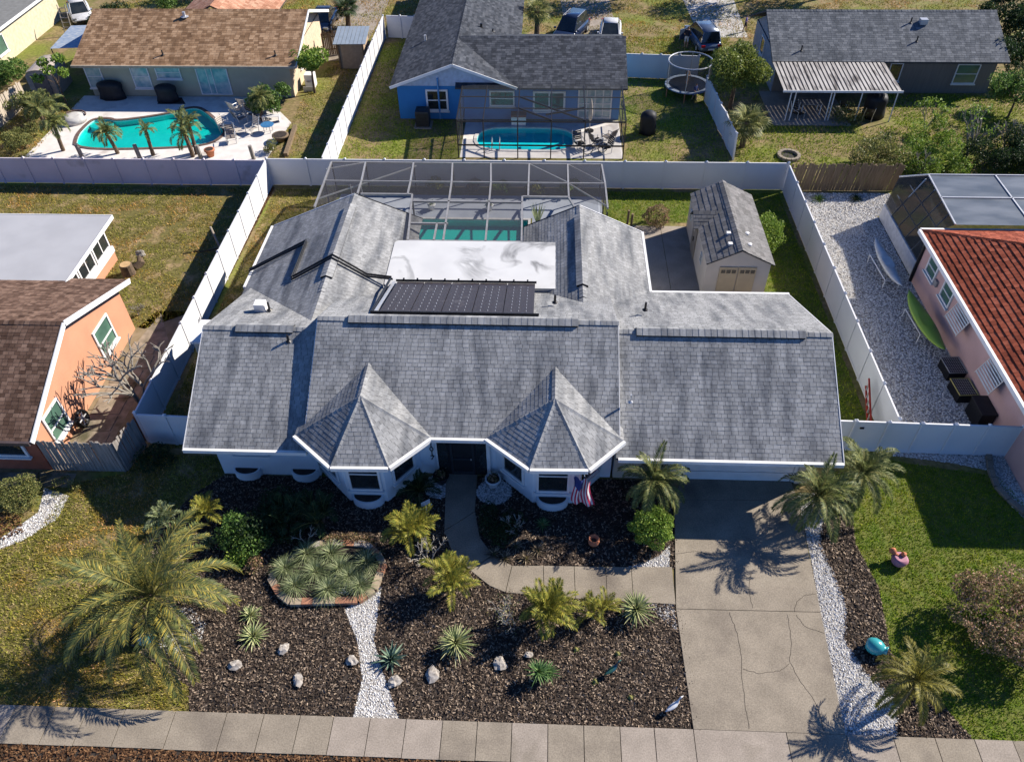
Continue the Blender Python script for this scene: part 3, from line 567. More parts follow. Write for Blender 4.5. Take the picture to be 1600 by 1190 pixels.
for cx in ((-11.82,19.53)[0], (-9.47,19.6)[0]):
    b = MB(); b.prism([(cx+.55*math.cos(PI+PI*i/12), 19.72+.38*math.sin(PI+PI*i/12)) for i in range(13)], 0, .42); o = b.build('scalloped_planter', wallw, H)
    MB().prism([(cx+.47*math.cos(PI+PI*i/12), 19.7+.3*math.sin(PI+PI*i/12)) for i in range(13)], .36, .425).build('soil', mulchb, o)
# eaves: gutters, fascias, soffits, rakes
for a, c, y in ((XL, XC0, 18.95),): gutter(RL, [(a,y),(c+.05,y)], 2.47); MB().box(a, c, y+.02, 19.72, 2.30, 2.335).build('soffit', trim, RL)
gutter(RR, [(XC1-.02,18.97),(XR,18.97)], 2.47); MB().box(XC1, XR, 18.99, 20.05, 2.30, 2.335).build('soffit', trim, RR)
gutter(RR, [(XR+.1,28.92),(4.95,28.92)], 2.52); gutter(R2, [(4.95,28.95),(4.95,33.85)], 2.53); gutter(R1, [(-14.0,34.05),(-14.0,28.9)], 2.48)
gutter(RC, [(-4.2,19.3),(-1.9,19.3)], 3.0); MB().box(-4.2, -1.9, 19.32, 20.0, 2.72, 2.77).build('soffit', trim, RC)
for x in (XC0-.03, XC1+.005):
    MB().raw([(x,19.28,2.6),(x,23.5,4.9),(x,23.5,5.24),(x,19.28,2.97),(x+.025,19.28,2.6),(x+.025,23.5,4.9),(x+.025,23.5,5.24),(x+.025,19.28,2.97)], [(0,3,2,1),(4,5,6,7),(3,7,6,2),(0,4,7,3)]).build('rake_board', trim, RC)
beam(RR, (XR+.01,18.97,2.38), (XR+.01,23.4,4.83), .03, .18, trim, 'rake_board'); beam(RR, (XR+.03,23.4,4.83), (XR+.06,28.9,2.43), .03, .18, trim, 'rake_board')
beam(RL, (XL-.01,18.97,2.38), (XL-.01,23.4,4.66), .03, .18, trim, 'rake_board')
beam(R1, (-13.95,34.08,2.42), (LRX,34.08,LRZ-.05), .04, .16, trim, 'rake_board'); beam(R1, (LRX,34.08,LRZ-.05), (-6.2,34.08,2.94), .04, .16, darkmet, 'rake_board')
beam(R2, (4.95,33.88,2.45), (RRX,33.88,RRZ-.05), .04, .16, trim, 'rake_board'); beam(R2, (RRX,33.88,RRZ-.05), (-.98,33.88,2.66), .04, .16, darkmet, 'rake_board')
# white membrane roof between the two rear wings
flatm = mat('white_membrane', (.60,.60,.59), (.54,.54,.535), .8, .6, detail=3, bump=.05, bscale=5)
def veins(mt, col, sc, width, strength):
    """thin branching dirt lines left by ponding water"""
    t = mt.node_tree; N = t.nodes; L = t.links; b = N['Principled BSDF']; src = b.inputs['Base Color'].links[0].from_socket
    geo = N.new('ShaderNodeNewGeometry'); n1 = N.new('ShaderNodeTexNoise'); n1.inputs['Scale'].default_value = sc; n1.inputs['Detail'].default_value = 5; n1.inputs['Distortion'].default_value = .6; L.new(geo.outputs['Position'], n1.inputs[0])
    s_ = N.new('ShaderNodeMath'); s_.operation = 'SUBTRACT'; L.new(n1.outputs[0], s_.inputs[0]); s_.inputs[1].default_value = .5; a_ = N.new('ShaderNodeMath'); a_.operation = 'ABSOLUTE'; L.new(s_.outputs[0], a_.inputs[0])
    m1 = N.new('ShaderNodeMapRange'); m1.inputs[1].default_value = 0; m1.inputs[2].default_value = width; m1.inputs[3].default_value = strength; m1.inputs[4].default_value = 0; L.new(a_.outputs[0], m1.inputs[0])
    n2 = N.new('ShaderNodeTexNoise'); n2.inputs['Scale'].default_value = sc*.9; mp = N.new('ShaderNodeMapping'); mp.inputs['Location'].default_value = (4,9,1); L.new(geo.outputs['Position'], mp.inputs[0]); L.new(mp.outputs[0], n2.inputs[0])
    m2 = N.new('ShaderNodeMapRange'); m2.inputs[1].default_value = .42; m2.inputs[2].default_value = .6; L.new(n2.outputs[0], m2.inputs[0])
    mu = N.new('ShaderNodeMath'); mu.operation = 'MULTIPLY'; L.new(m1.outputs[0], mu.inputs[0]); L.new(m2.outputs[0], mu.inputs[1])
    mx = N.new('ShaderNodeMix'); mx.data_type = 'RGBA'; L.new(mu.outputs[0], mx.inputs[0]); L.new(src, mx.inputs[6]); mx.inputs[7].default_value = (*col, 1); L.new(mx.outputs[2], b.inputs['Base Color'])
veins(flatm, (.18,.18,.18), .42, .05, .9)
def rrect(x0, x1, y0, y1, r, n=5):
    P = []
    for cx, cy, a0 in ((x1-r,y1-r,0),(x0+r,y1-r,PI/2),(x0+r,y0+r,PI),(x1-r,y0+r,1.5*PI)): P += [(cx+r*math.cos(a0+PI/2*i/n), cy+r*math.sin(a0+PI/2*i/n)) for i in range(n+1)]
    return P
MB().prism(rrect(-7.15,.97,27.85,31.45,.25), 2.6, 3.46).build('flat_roof', flatm, H)
MB().box(-7.0, .8, 28.6, 31.3, 0, 2.6).build('wall', wallw, H)
# front openings
window(H, (((-11.42,20.7)[0]), 19.72, 1.75), 1.35, .95, -PI/2, bars=())
dr_ = MB().box(-4.02, -2.08, 19.955, 19.997, .04, 2.5).build('front_door', darkd, H)
dm = mat('door_frame_dark', (.035,.04,.045), rough=.35)
for x0, x1 in ((-3.98,-3.62),(-2.48,-2.12)): MB().box(x0, x1, 19.93, 19.953, .1, 2.4).build('sidelight', glass, dr_)
b = MB(); b.box(-3.52,-3.44,19.92,19.953,.06,2.42); b.box(-2.66,-2.58,19.92,19.953,.06,2.42); b.box(-3.44,-2.66,19.92,19.953,2.3,2.42); b.box(-3.44,-2.66,19.92,19.953,.06,.25); b.box(-3.44,-2.66,19.92,19.953,.95,1.05); b.build('screen_door', dm, dr_)
MB().blob((-2.7,19.88,1.05), (.035,.035,.05), 1, 0).build('handle', metalw, dr_, True)
MB().box(-4.09,-4.025,19.93,19.998,0,2.6).build('door_frame', trim, dr_); MB().box(-2.08,-1.94,19.9,19.998,0,2.6).build('door_frame', trim, dr_)
def text(parent, s, loc, size, mt, rot, name='lettering'):
    cu = bpy.data.curves.new(name, 'FONT'); cu.body = s; cu.size = size; cu.extrude = .012; cu.align_x = 'CENTER'; cu.align_y = 'CENTER'; cu.resolution_u = 2
    tmp = bpy.data.objects.new(name, cu); C.objects.link(tmp); dg = bpy.context.evaluated_depsgraph_get(); me = bpy.data.meshes.new_from_object(tmp.evaluated_get(dg)); bpy.data.objects.remove(tmp)
    me.materials.clear(); return link(name, me, mt, parent, loc=loc, rot=rot)
for k, ch in enumerate('1017'): text(H, ch, (-4.25,19.97,1.78-k*.26), .36, blackm, (PI/2,0,0), 'house_number')
gd = MB().box(5.35, 10.05, 20.0, 20.046, .03, 2.2).build('garage_door', mat('garage_white', (.62,.66,.68), rough=.5), H)
for k in range(4): MB().box(5.38, 10.02, 19.965, 19.998, .07+k*.535, .57+k*.535).build('panel', trim, gd)
MB().box(5.2,5.34,19.97,20.047,0,2.3).build('door_frame', trim, gd); MB().box(10.06,10.2,19.97,20.047,0,2.3).build('door_frame', trim, gd)
MB().box(10.2, 10.74, 19.9, 20.046, 0, 2.3).build('pilaster', wallc, H)  # cream tone paints in the glow of bounced light
MB().box(2.98, 5.1, 19.99, 20.046, 0, 2.3).build('wall_facing', wallc, H)
# roof fittings
def pipe_vent(parent, x, y, z, h=.35, r=.05, mt=darkmet, lean=0.):
    b = MB(); b.tube([(x,y,z-.1),(x,y,z+h)], r, 8); b.lathe([(r*2.6,0),(r*1.2,.06)], 8, (x,y,z-.03)); return b.build('vent_pipe', mt, parent)
pipe_vent(RC, (0.53,25.68,4.4)[0], (0.53,25.68,4.4)[1], 4.45); pipe_vent(RR, (4.28,25.47,4.3)[0], (4.28,25.47,4.3)[1], 4.3); pipe_vent(RR, (3.39,20.64,3.8)[0], (3.39,20.64,3.8)[1], 3.78, .35, .04, alum)
pipe_vent(RL, (-11.53,25.32,4.2)[0], (-11.53,25.32,4.2)[1], 4.1); pipe_vent(RL, (-10.03,22.9,4.5)[0], (-10.03,22.9,4.5)[1], 4.5, .28)
vb = (-11.91,25.39,4.2); MB().box(vb[0]-.22, vb[0]+.22, vb[1]-.2, vb[1]+.2, 3.95, 4.4).build('roof_vent', trim, RL)

# solar heating mat on the rear slope of the middle roof, with its headers and supply pipes
SP = thing('solar_panel', 'black rubber solar pool heating mat on grey rear slope', 'solar panel')
def zb(y): return 5.25-.463*(y-23.5)
rub = mat('black_rubber', (.030,.024,.024), (.05,.04,.04), 3, .45, stretch=(40,1,1), wear=((.10,.09,.09), 1.2, .6, .8))
x0s, x1s, ya, yb = -6.55, -.32, 24.15, 28.05
for k in range(5):
    a = x0s+(x1s-x0s)*k/5+.015; c = x0s+(x1s-x0s)*(k+1)/5-.015
    o = MB().slab([(a,ya,zb(ya)+.09),(c,ya,zb(ya)+.09),(c,yb,max(zb(yb),3.46)+.1),(a,yb,max(zb(yb),3.46)+.1)], .03).build('mat', rub, SP)
    for s in range(1, 4):
        xx = a+(c-a)*s/4; rb_ = MB()
        for q in range(9):
            y0 = ya+.3+(yb-ya-.5)*q/9; rb_.obox((xx, y0, (zb(ya)+.09)+((max(zb(yb),3.46)+.1)-(zb(ya)+.09))*(y0-ya)/(yb-ya)+.008), (.02,.1,.02))
        rb_.build('rib', alum, o, kind='stuff')
MB().tube([(x0s-.3,ya-.05,zb(ya)+.1),(x1s+.2,ya-.05,zb(ya)+.1)], .055, 8).build('header_pipe', blackm, SP)
hp = MB().tube([(x0s-.05,yb+.05,3.6),(x1s+.05,yb+.05,3.6)], .055, 8).build('header_pipe', blackm, SP)
for k in range(10): MB().obox((x0s+.3+k*.62, yb+.05, 3.66), (.07,.14,.08)).build('clip', blackm, hp)
def lz1(x): return LRZ-.43*abs(x-LRX)+.12
pp = [(-14.05, (-13.89,29.54,2.6)[1]+.15), (-11.6, (-10.94,30.02,3.6)[1]), (-11.9, (-10.98,27.56,3.5)[1]), (LRX, 26.55)]
for k in (0, 1):
    d = k*.16; P = [(-14.1, 30.1-d, 2.62), (-11.35+d*.4, 31.0-d, lz1(-11.35)), (-11.35+d*.4, 28.1-d, lz1(-11.35)), (LRX, 28.7-d*1.4, LRZ+.14), (-7.9, 28.2-d, lz1(-7.9)), (x0s-.25+d*.5, 28.15-d, 3.75)]
    MB().tube(P, .05, 6).build('supply_pipe', blackm, SP)
MB().tube([(x0s-.28,28.1,3.72),(x0s-.3,ya-.05,zb(ya)+.1)], .055, 6).build('supply_pipe', blackm, SP)
MB().slab([(x0s-.22,ya+.1,zb(ya)+.05),(x0s-.08,ya+.1,zb(ya)+.05),(x0s-.08,yb,3.55),(x0s-.22,yb,3.55)], .03).build('flashing', alum, SP)
# flag on its pole at the right bay
FL = thing('flag', 'red white and blue striped flag hanging from the right bay', 'flag', (1.62,18.4,0))
MB().tube([(.0,.16,2.35),(.02,-.75,2.95)], .018, 6).build('pole', alum, FL)
cols = [mat('flag_red', (.5,.03,.08), rough=.8), mat('flag_white', (.75,.72,.72), rough=.8), mat('flag_blue', (.03,.05,.2), rough=.8)]
b = MB(); nx_, nz_ = 13, 14
def fp(i, j): # i across stripes, j down
    u = i/nx_; t = j/nz_; return (-.36+.8*u*(.75+.25*t)+.05*math.sin(5*t+u*3), -.62+.09*math.sin(u*13+t*2)-.1*u, 2.72-1.45*t-.12*u)
for i in range(nx_):
    for j in range(nz_):
        b.mi = 2 if (i < 7 and j < 6) else (i % 2); b.face([fp(i,j), fp(i+1,j), fp(i+1,j+1), fp(i,j+1)])
b.build('cloth', cols, FL, True)

# ---------------------------------------------------------------- pools and screen cages
tile = mat('pool_tile', (.42,.80,.76), (.32,.70,.68), 1.2, .4)
tile2 = mat('pool_tile_green', (.20,.72,.68), (.16,.64,.6), 1.0, .4)
wat_c = water_mat('pool_water_clear', (.10,.80,.76)); wat_b = water_mat('pool_water_blue', (.16,.85,.93)); wat_g = water_mat('pool_water_green', (.03,.85,.80))
coping = mat('pool_coping', (.62,.6,.57), (.5,.48,.46), 4, .7)
copingd = mat('dark_coping', (.16,.10,.08), (.1,.07,.06), 6, .8)
def pool(label, poly, depth, tl, wt, cop):
    T = thing('swimming_pool', label, 'pool'); n = len(poly); b = MB()
    if sum(poly[i][0]*poly[(i+1)%n][1]-poly[(i+1)%n][0]*poly[i][1] for i in range(n)) < 0: poly = poly[::-1]
    b.raw([(x,y,.0) for x, y in poly]+[(x,y,-depth) for x, y in poly], [(i,n+i,n+(i+1)%n,(i+1)%n) for i in range(n)]+[tuple(range(n,2*n))]); b.build('basin', tl, T)
    MB().face([(x,y,-.08) for x, y in poly]).build('water', wt, T)
    b = MB(); cx = sum(p[0] for p in poly)/n; cy = sum(p[1] for p in poly)/n
    o = []
    for i in range(n):
        a, c = Vector(poly[i-1]), Vector(poly[(i+1)%n]); d = (c-a).normalized(); o.append((poly[i][0]+d.y*.22, poly[i][1]-d.x*.22))
    for i in range(n):
        j = (i+1)%n; p, q, r, s = poly[i], poly[j], o[j], o[i]
        b.raw([(p[0],p[1],-.02),(q[0],q[1],-.02),(p[0],p[1],.05),(q[0],q[1],.05),(s[0],s[1],.05),(r[0],r[1],.05),(s[0],s[1],.0),(r[0],r[1],.0)], [(0,1,3,2),(2,3,5,4),(4,5,7,6)])
    b.build('coping', cop, T); return T
pm_ = pool('teal rectangular pool inside the screen cage of the grey house', POOL_M, .45, tile2, wat_g, coping)
pb_ = pool('bright blue rounded pool behind the blue house', POOL_B, .4, tile, wat_b, coping)
pu_ = pool('turquoise curved open pool behind the tan roofed house', POOL_U, .4, tile, wat_c, copingd)
MB().prism(smoothpoly([(-31.92,50.64), (-30.23,50.77), (-30.11,49.81), (-31.47,49.6)],1), -.38, -.12).build('step', tile, pu_)
MB().prism([(-7.9,32.9),(-6.2,32.9),(-6.2,34.6),(-7.9,34.6)], -.55, -.25).build('step', tile2, pm_)
sheet('pool_deck', [(-12.3,33.65),(3.4,33.65),(3.4,41.3),(-12.3,41.3)], .006, mat('cool_deck', (.42,.45,.5), (.34,.37,.42), 1, .85), holes=[[(-8.13,33.7),(-.67,33.7),(-.67,38.88),(-8.13,38.88)]])
sheet('pool_deck', [(-5.5,45.9),(5.0,45.9),(5.0,51.1),(-5.5,51.1)], .006, whited, holes=[smoothpoly([(-4.7,46.9),(-1.3,46.8),(2.1,46.9),(2.1,50.0),(-1.3,50.15),(-4.7,50.0)])])
scr = screen_mat('insect_screen', (.075,.075,.085), .38); scrd = screen_mat('dark_screen', (.05,.055,.06), .33); scrk = screen_mat('heavy_screen', (.05,.055,.06), .72)
CG = thing('pool_cage', 'grey framed screen pool enclosure behind the grey house', 'pool enclosure')
zr, yr, ym, zm, yf = 2.12, 41.3, 37.0, 3.4, 31.5
def rz_(y): return zm if y <= ym else zm+(zr-zm)*(y-ym)/(yr-ym)
xs = [((-12.52,41.3,2.1)[0], -11.78), ((-10.51,41.3,2.12)[0], -9.79), ((-7.68,41.3,2.15)[0], -7.15), ((-5.39,41.3,2.17)[0], -4.95), ((-3.15,41.3,2.15)[0], -2.85), ((-0.91,41.3,2.14)[0], -.85), ((1.32,41.3,2.12)[0], 1.25), ((3.28,41.3,2.14)[0], 3.2)]
for k, (xa, xb) in enumerate(xs):
    yn = (34.4, 35.7, 35.7, yf, yf, 35.6, 35.6, 34.6)[k]
    beam(CG, (xa,yr,zr), (xb,ym,zm), .09, .11, greyal, 'rafter'); beam(CG, (xb,ym,zm), (xb+(.1 if k == 3 else .05)*(ym-yn)/5, yn, zm), .09, .11, greyal, 'rafter')
    beam(CG, (xa,yr,0), (xa,yr,zr-.06), .07, .07, darkmet, 'post')
for a, c in zip(xs[:-1], xs[1:]):
    beam(CG, (a[0]+.05,yr,zr), (c[0]-.05,yr,zr), .08, .1, greyal, 'rail'); beam(CG, (a[1]+.05,ym,zm), (c[1]-.05,ym,zm), .06, .08, greyal, 'purlin')
    b = MB(); b.face([(a[0],yr,zr+.03),(c[0],yr,zr+.03),(c[1],ym,zm+.03),(a[1],ym,zm+.03)]); b.build('screen', scr, CG)
    b = MB(); b.face([(a[0],yr+.02,.05),(c[0],yr+.02,.05),(c[0],yr+.02,zr-.05),(a[0],yr+.02,zr-.05)]); b.build('screen', scr, CG)
for pts in ([(-11.78,34.4),(-9.79,35.7),(-9.79,ym),(-11.78,ym)], [(-9.79,35.7),(-6.89,35.7),(-6.89,ym),(-9.79,ym)], [(-6.89,yf),(-1.05,yf),(-1.14,ym),(-6.89,ym)], [(-1.14,35.6),(1.25,35.6),(1.25,ym),(-1.14,ym)], [(1.25,35.6),(3.25,34.6),(3.2,ym),(1.25,ym)]):
    MB().face([(x,y,zm+.03) for x, y in pts]).build('screen', scr, CG)
for a, c in (((-9.6,35.7),(-6.89,35.7)), ((-6.89,35.7),(-6.55,yf)), ((-6.55,yf),(-1.05,yf)), ((-1.05,yf),(-1.14,35.6)), ((-1.14,35.6),(1.25,35.6)), ((1.25,35.6),(1.75,34.0)), ((-6.8,35.05),(-1.12,35.05)), ((-6.6,33.0),(-4.75,33.0)), ((-5.3,33.0),(-5.3,yf))):
    beam(CG, (a[0],a[1],zm), (c[0],c[1],zm), .09, .11, greyal, 'rafter')
for a, c in (((-12.4,39.6,2.62),(xs[1][0],yr,zr)), ((-11.75,35.2,zm),(-7.4,40.6,2.33)), ((xs[5][0],yr,zr),(1.2,37.2,zm-.06)), ((xs[6][0],yr,zr),(3.2,37.1,zm-.05)), ((1.25,ym,zm),(3.2,34.8,zm))):
    beam(CG, a, c, .06, .06, greyal, 'brace')
for x in (-11.78, 3.2):
    beam(CG, (x,34.4,0), (x,34.4,zm-.1), .07, .07, darkmet, 'post'); beam(CG, (x,ym,0), (x,ym,zm-.1), .07, .07, darkmet, 'post')
    MB().face([(x,34.4,.05),(x,ym,.05),(x,ym,zm-.05),(x,34.4,zm-.05)]).build('screen', scr, CG)
    MB().face([(x,ym,.05),(xs[0][0] if x < 0 else xs[-1][0],yr,.05),(xs[0][0] if x < 0 else xs[-1][0],yr,zr),(x,ym,zm)]).build('screen', scr, CG)
for x in (-6.89, -1.14): beam(CG, (x,35.6,0), (x,35.6,zm-.06), .08, .08, darkmet, 'post')
# cage behind the blue house
CB = thing('pool_cage', 'dark bronze screen pool enclosure on the blue house', 'pool enclosure')
zt = 2.5; xa_ = [-5.55,-3.9,-1.75,.35,2.45,4.95]
for k, x in enumerate(xa_):
    beam(CB, (x,45.85,0), (x,45.85,zt), .07, .07, darkmet, 'post'); beam(CB, (x,45.85,zt+.06), (x,50.4,zt+.25), .07, .1, darkmet, 'rafter')
for z in (.9, zt): beam(CB, (xa_[0],45.84,z), (xa_[-1],45.84,z), .06, .09, darkmet, 'rail')
for y, z in ((47.4,2.62),(48.9,2.68)): beam(CB, (xa_[0],y,z), (xa_[-1],y,z), .05, .06, darkmet, 'purlin')
for a, c in (((-1.75,48.9,2.7),(2.45,45.9,2.56)), ((-1.75,47.4,2.64),(.35,45.9,2.57)), ((0,46.6,2.6),(2.45,47.5,2.64))): beam(CB, a, c, .09, .1, darkmet, 'brace')
MB().face([(xa_[0],45.85,zt+.1),(xa_[-1],45.85,zt+.1),(xa_[-1],50.4,zt+.29),(xa_[0],50.4,zt+.29)]).build('screen', scrd, CB)
for x in (xa_[0], xa_[-1]):
    MB().face([(x,45.85,0.03),(x,50.9,.03),(x,50.9,zt+.2),(x,45.85,zt+.05)]).build('screen', scrd, CB); beam(CB, (x,45.9,zt), (x,50.4,zt+.16), .06, .06, darkmet, 'rail'); beam(CB, (x,45.9,.9), (x,50.9,.9), .05, .05, darkmet, 'rail'); beam(CB, (x,48.4,0), (x,48.4,zt), .06, .06, darkmet, 'post')

# ---------------------------------------------------------------- orange house on the left
OH = thing('house', 'orange stucco house with weathered brown shingle roof at left', 'house')
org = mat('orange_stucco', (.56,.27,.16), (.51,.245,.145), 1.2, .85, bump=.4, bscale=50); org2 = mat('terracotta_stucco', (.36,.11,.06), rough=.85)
MB().box(-42, -20.05, 19.75, 28.6, 0, 2.35).build('wall', org, OH)
MB().raw([(-20.05,19.75,2.35),(-20.05,28.6,2.35),(-20.05,28.6,2.7),(-20.05,23.8,4.3),(-20.05,19.75,2.4)], [(0,1,2,3,4)]).build('gable', org, OH)
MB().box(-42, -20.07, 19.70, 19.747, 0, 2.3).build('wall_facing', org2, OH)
OR = roof(OH, [[(-42,19.14,2.4),(-19.62,19.14,2.4),(-19.62,23.8,4.5),(-42,23.8,4.5)], [(-19.62,29.1,2.65),(-42,29.1,2.65),(-42,23.8,4.5),(-19.62,23.8,4.5)]], sh_old, thick=.14)
caps(OR, (-42,23.8,4.5), (-19.62,23.8,4.5), sh_old)
beam(OR, (-19.6,19.14,2.32), (-19.6,23.8,4.4), .05, .24, trim, 'rake_board'); beam(OR, (-19.6,23.8,4.4), (-19.6,29.1,2.57), .05, .24, trim, 'rake_board'); gutter(OR, [(-42,19.14),(-19.65,19.14)], 2.42, mat('dark_gutter', (.08,.06,.06), rough=.5))
window(OH, (-20.05,26.3,1.55), 1.5, 1.5, 0, pane=glassg, bars=(-.1,), fw=.1); window(OH, (-20.05,21.2,1.35), 1.3, 1.5, 0, pane=glassg, bars=(-.1,), fw=.1); window(OH, (-21.35,19.7,1.5), 1.5, 1.3, -PI/2, bars=(.15,), fw=.1)
lan = MB().prism([(-31,29.0),(-23.25,29.0),(-23.25,34.3),(-31,34.3)], 0, .9).build('lanai_wall', org, OH)
pg = mat('pale_grey_panel', (.40,.40,.41), (.36,.36,.37), .7, .6)
fr_ = MB().slab([(-31,28.6,2.78),(-22.45,28.6,2.78),(-22.75,34.6,2.62),(-31,34.6,2.62)], .12).build('lanai_roof', pg, OH)
beam(fr_, (-22.4,28.6,2.72), (-22.7,34.6,2.56), .05, .2, trim, 'fascia'); beam(fr_, (-31,34.62,2.57), (-22.7,34.62,2.57), .05, .14, trim, 'fascia'); beam(fr_, (-31,28.55,2.76), (-22.5,28.55,2.76), .1, .06, mat('tan_flashing', (.4,.3,.22), rough=.8), 'flashing')
MB().box(-31,-23.3,29.1,34.25,.9,2.55).build('lanai_wall', darkd, OH)
for y in (29.6,31.3,33.0): window(OH, (-23.3,y+.35,1.72), 1.6, 1.5, 0, pane=glass, mull=(0,), fw=.1, sill=False)
MB().box(-23.28,-23.18,29.0,34.3,.6,.92).build('band', trim, OH)
# stump, round wall ornament, chair
w8 = thing('wall_wreath', 'black round metal ornament leaning on the orange house wall', 'wall ornament', (-19.75,22.2,.42))
b = MB(); b.tube([(.25*0, .34*math.cos(a*PI/8), .34*math.sin(a*PI/8)) for a in range(17)], .09, 8); b.build('tyre', blackm, w8); w8.rotation_euler = (0,-.25,0)
b = MB()
for a in range(6): b.tube([(.04,0,0),(.04,.28*math.cos(a*PI/3),.28*math.sin(a*PI/3))], .035, 5)
b.lathe([(.1,-.03),(.1,.05)], 8); b.build('hub', alum, w8, kind='stuff')

# ---------------------------------------------------------------- pink house on the right
PH = thing('house', 'pink stucco house with red tile hip roof at right', 'house')
pink = mat('pink_stucco', (.62,.40,.36), (.56,.36,.32), 1.2, .85, bump=.4, bscale=50)
MB().box(19.1, 34, 19.6, 33.4, 0, 2.85).build('wall', pink, PH)
PR = roof(PH, [[(18.72,33.75,2.9),(18.72,19.2,2.9),(25.6,25.9,5.9),(25.6,26.9,5.9)], [(36,33.75,2.9),(18.72,33.75,2.9),(25.6,26.9,5.9),(36,26.9,5.9)], [(18.72,19.2,2.9),(36,19.2,2.9),(36,25.9,5.9),(25.6,25.9,5.9)]], sh_red, course=.26, tab=.24, t=.035)
caps(PR, (18.72,33.75,2.9), (25.6,26.9,5.9), sh_red, w=.14, lift=.05); gutter(PR, [(18.72,33.75),(18.72,19.2)], 2.95, h=.2)
gutter(PR, [(36,33.75),(18.72,33.75)], 2.95, h=.2)
for y, zc in ((32.0,1.85),(30.0,1.85)): window(PH, (19.1,y,zc), 1.1, .95, PI, pane=glassg, fw=.09, bars=(0,))
shut = mat('white_louvre', (.70,.74,.76), rough=.5)
for y in (28.0,24.3):
    o = thing('hurricane_shutter', 'white louvred awning shutter propped on pink wall, %s' % ('nearer the green kayak' if y > 26 else 'nearer the wire cages'), 'shutter', (19.08,y,1.9), group='louvred shutters on the pink house')
    for k in range(8): MB().obox((-.12-.045*k,0,.5-.115*k), (.012,1.35,.12), ry=-.2).build('slat', shut, o)
    b = MB(); b.obox((-.29,.69,.1), (.03,.03,1.0), ry=.37); b.build('frame', alum, o); b = MB(); b.obox((-.29,-.69,.1), (.03,.03,1.0), ry=.37); b.build('frame', alum, o)
MB().box(18.98,19.097,31.0,31.3,1.45,1.75).build('meter_box', greyal, PH)
PC = thing('pool_cage', 'dark screened enclosure with low white wall beside pink house', 'pool enclosure')
MB().box(19.2,19.35,33.9,39.4,0,.9).build('low_wall', mat('white_masonry', (.66,.66,.66), rough=.85, bump=.3), PC)
MB().raw([(19.28,33.9,.9),(19.28,39.4,.9),(19.5,39.4,2.6),(20.6,38.6,3.2),(20.3,33.8,3.2),(19.4,33.8,2.7)], [(0,1,2,3,4,5)]).build('screen', scrk, PC)
MB().raw([(20.3,33.8,3.2),(36,33.8,3.2),(36,38.6,3.2),(20.6,38.6,3.2)], [(0,1,2,3)]).build('roof_panel', mat('smoked_panel_tree_shade', (.07,.085,.10), (.15,.165,.18), .9, .35, spec=.4, stretch=(.5,1.4,1)), PC)  # stretched two-tone noise paints tree-shadow streaks into the panel colour
MB().raw([(19.5,39.4,2.6),(20.6,38.6,3.2),(36,38.6,3.2),(36,39.6,2.6)], [(0,3,2,1)]).build('roof_panel', MAT['smoked_panel_tree_shade'], PC)
MB().raw([(19.3,39.42,0),(36,39.42,0),(36,39.6,2.6),(19.5,39.4,2.6)], [(0,1,2,3)]).build('screen', scrk, PC)
for y in (34.9,36.0,37.1,38.2): beam(PC, (19.29,y,.9), (20.45-(y>38)*.1,y,3.18), .05, .05, alum, 'post')
for t in (.33,.66): beam(PC, (19.28+t*1.1,33.85,.9+t*2.3), (19.25+t*1.2,39.3-.5*t,.9+t*2.2), .04, .04, alum, 'rail')
for a, c in (((20.3,33.8,3.22),(20.6,38.6,3.22)), ((20.6,38.6,3.22),(36,38.6,3.22)), ((20.45,36.3,3.22),(36,36.3,3.22)), ((19.5,39.4,2.62),(20.6,38.6,3.22)), ((19.5,39.4,2.62),(36,39.6,2.62)), ((24,33.8,3.22),(24.1,38.6,3.22)), ((27.4,33.8,3.22),(27.6,38.6,3.22))): beam(PC, a, c, .07, .06, alum, 'rafter')
MB().tube([(19.05,33.4,.05),(19.05,33.4,2.8)], .09, 8).build('downpipe', blackm, PC)

# ---------------------------------------------------------------- tan-roofed house, top left
TH = thing('house', 'olive beige house with tan shingle roof behind the turquoise pool', 'house')
oliv = mat('olive_stucco', (.42,.40,.30), (.37,.35,.26), 1.2, .85, bump=.3); cream = mat('cream_wall', (.66,.52,.36), rough=.85)
MB().box(-33.2,-18.35,54.55,64.3,0,2.45).build('wall', oliv, TH)
MB().raw([(-18.35,54.55,2.4),(-18.35,64.3,2.4),(-18.35,59.4,4.25)], [(0,1,2)]).build('gable', cream, TH); MB().box(-18.34,-18.3,54.55,64.3,0,2.4).build('wall_facing', cream, TH)
TR = roof(TH, [[(-33.7,53.9,2.5),(-17.6,53.9,2.5),(-17.6,59.4,4.4),(-33.7,59.4,4.4)], [(-17.6,64.9,2.5),(-33.7,64.9,2.5),(-33.7,59.4,4.4),(-17.6,59.4,4.4)]], sh_brown, course=.22, tab=.36)
caps(TR, (-33.7,59.4,4.4), (-17.6,59.4,4.4), sh_brown); beam(TR, (-17.57,53.9,2.42), (-17.57,59.4,4.32), .05, .2, trim, 'rake_board'); beam(TR, (-17.57,59.4,4.32), (-17.57,64.9,2.42), .05, .2, trim, 'rake_board')
T2 = roof(TH, [[(-21.5,60.5,2.6),(-21.5,75,2.6),(-25.3,75,4.3),(-25.3,60.5,4.3)], [(-29.1,75,2.6),(-29.1,60.5,2.6),(-25.3,60.5,4.3),(-25.3,75,4.3)]], roofmat('terracotta_tile', [(0,(.32,.15,.09)),(.5,(.42,.22,.14)),(1,(.5,.3,.2))], (1.1,1.1,1.1), (.8,.8,.8)), course=.3, tab=.3)
gutter(TR, [(-33.7,53.9),(-17.6,53.9)], 2.52, mat('tan_trim', (.4,.33,.25), rough=.6))
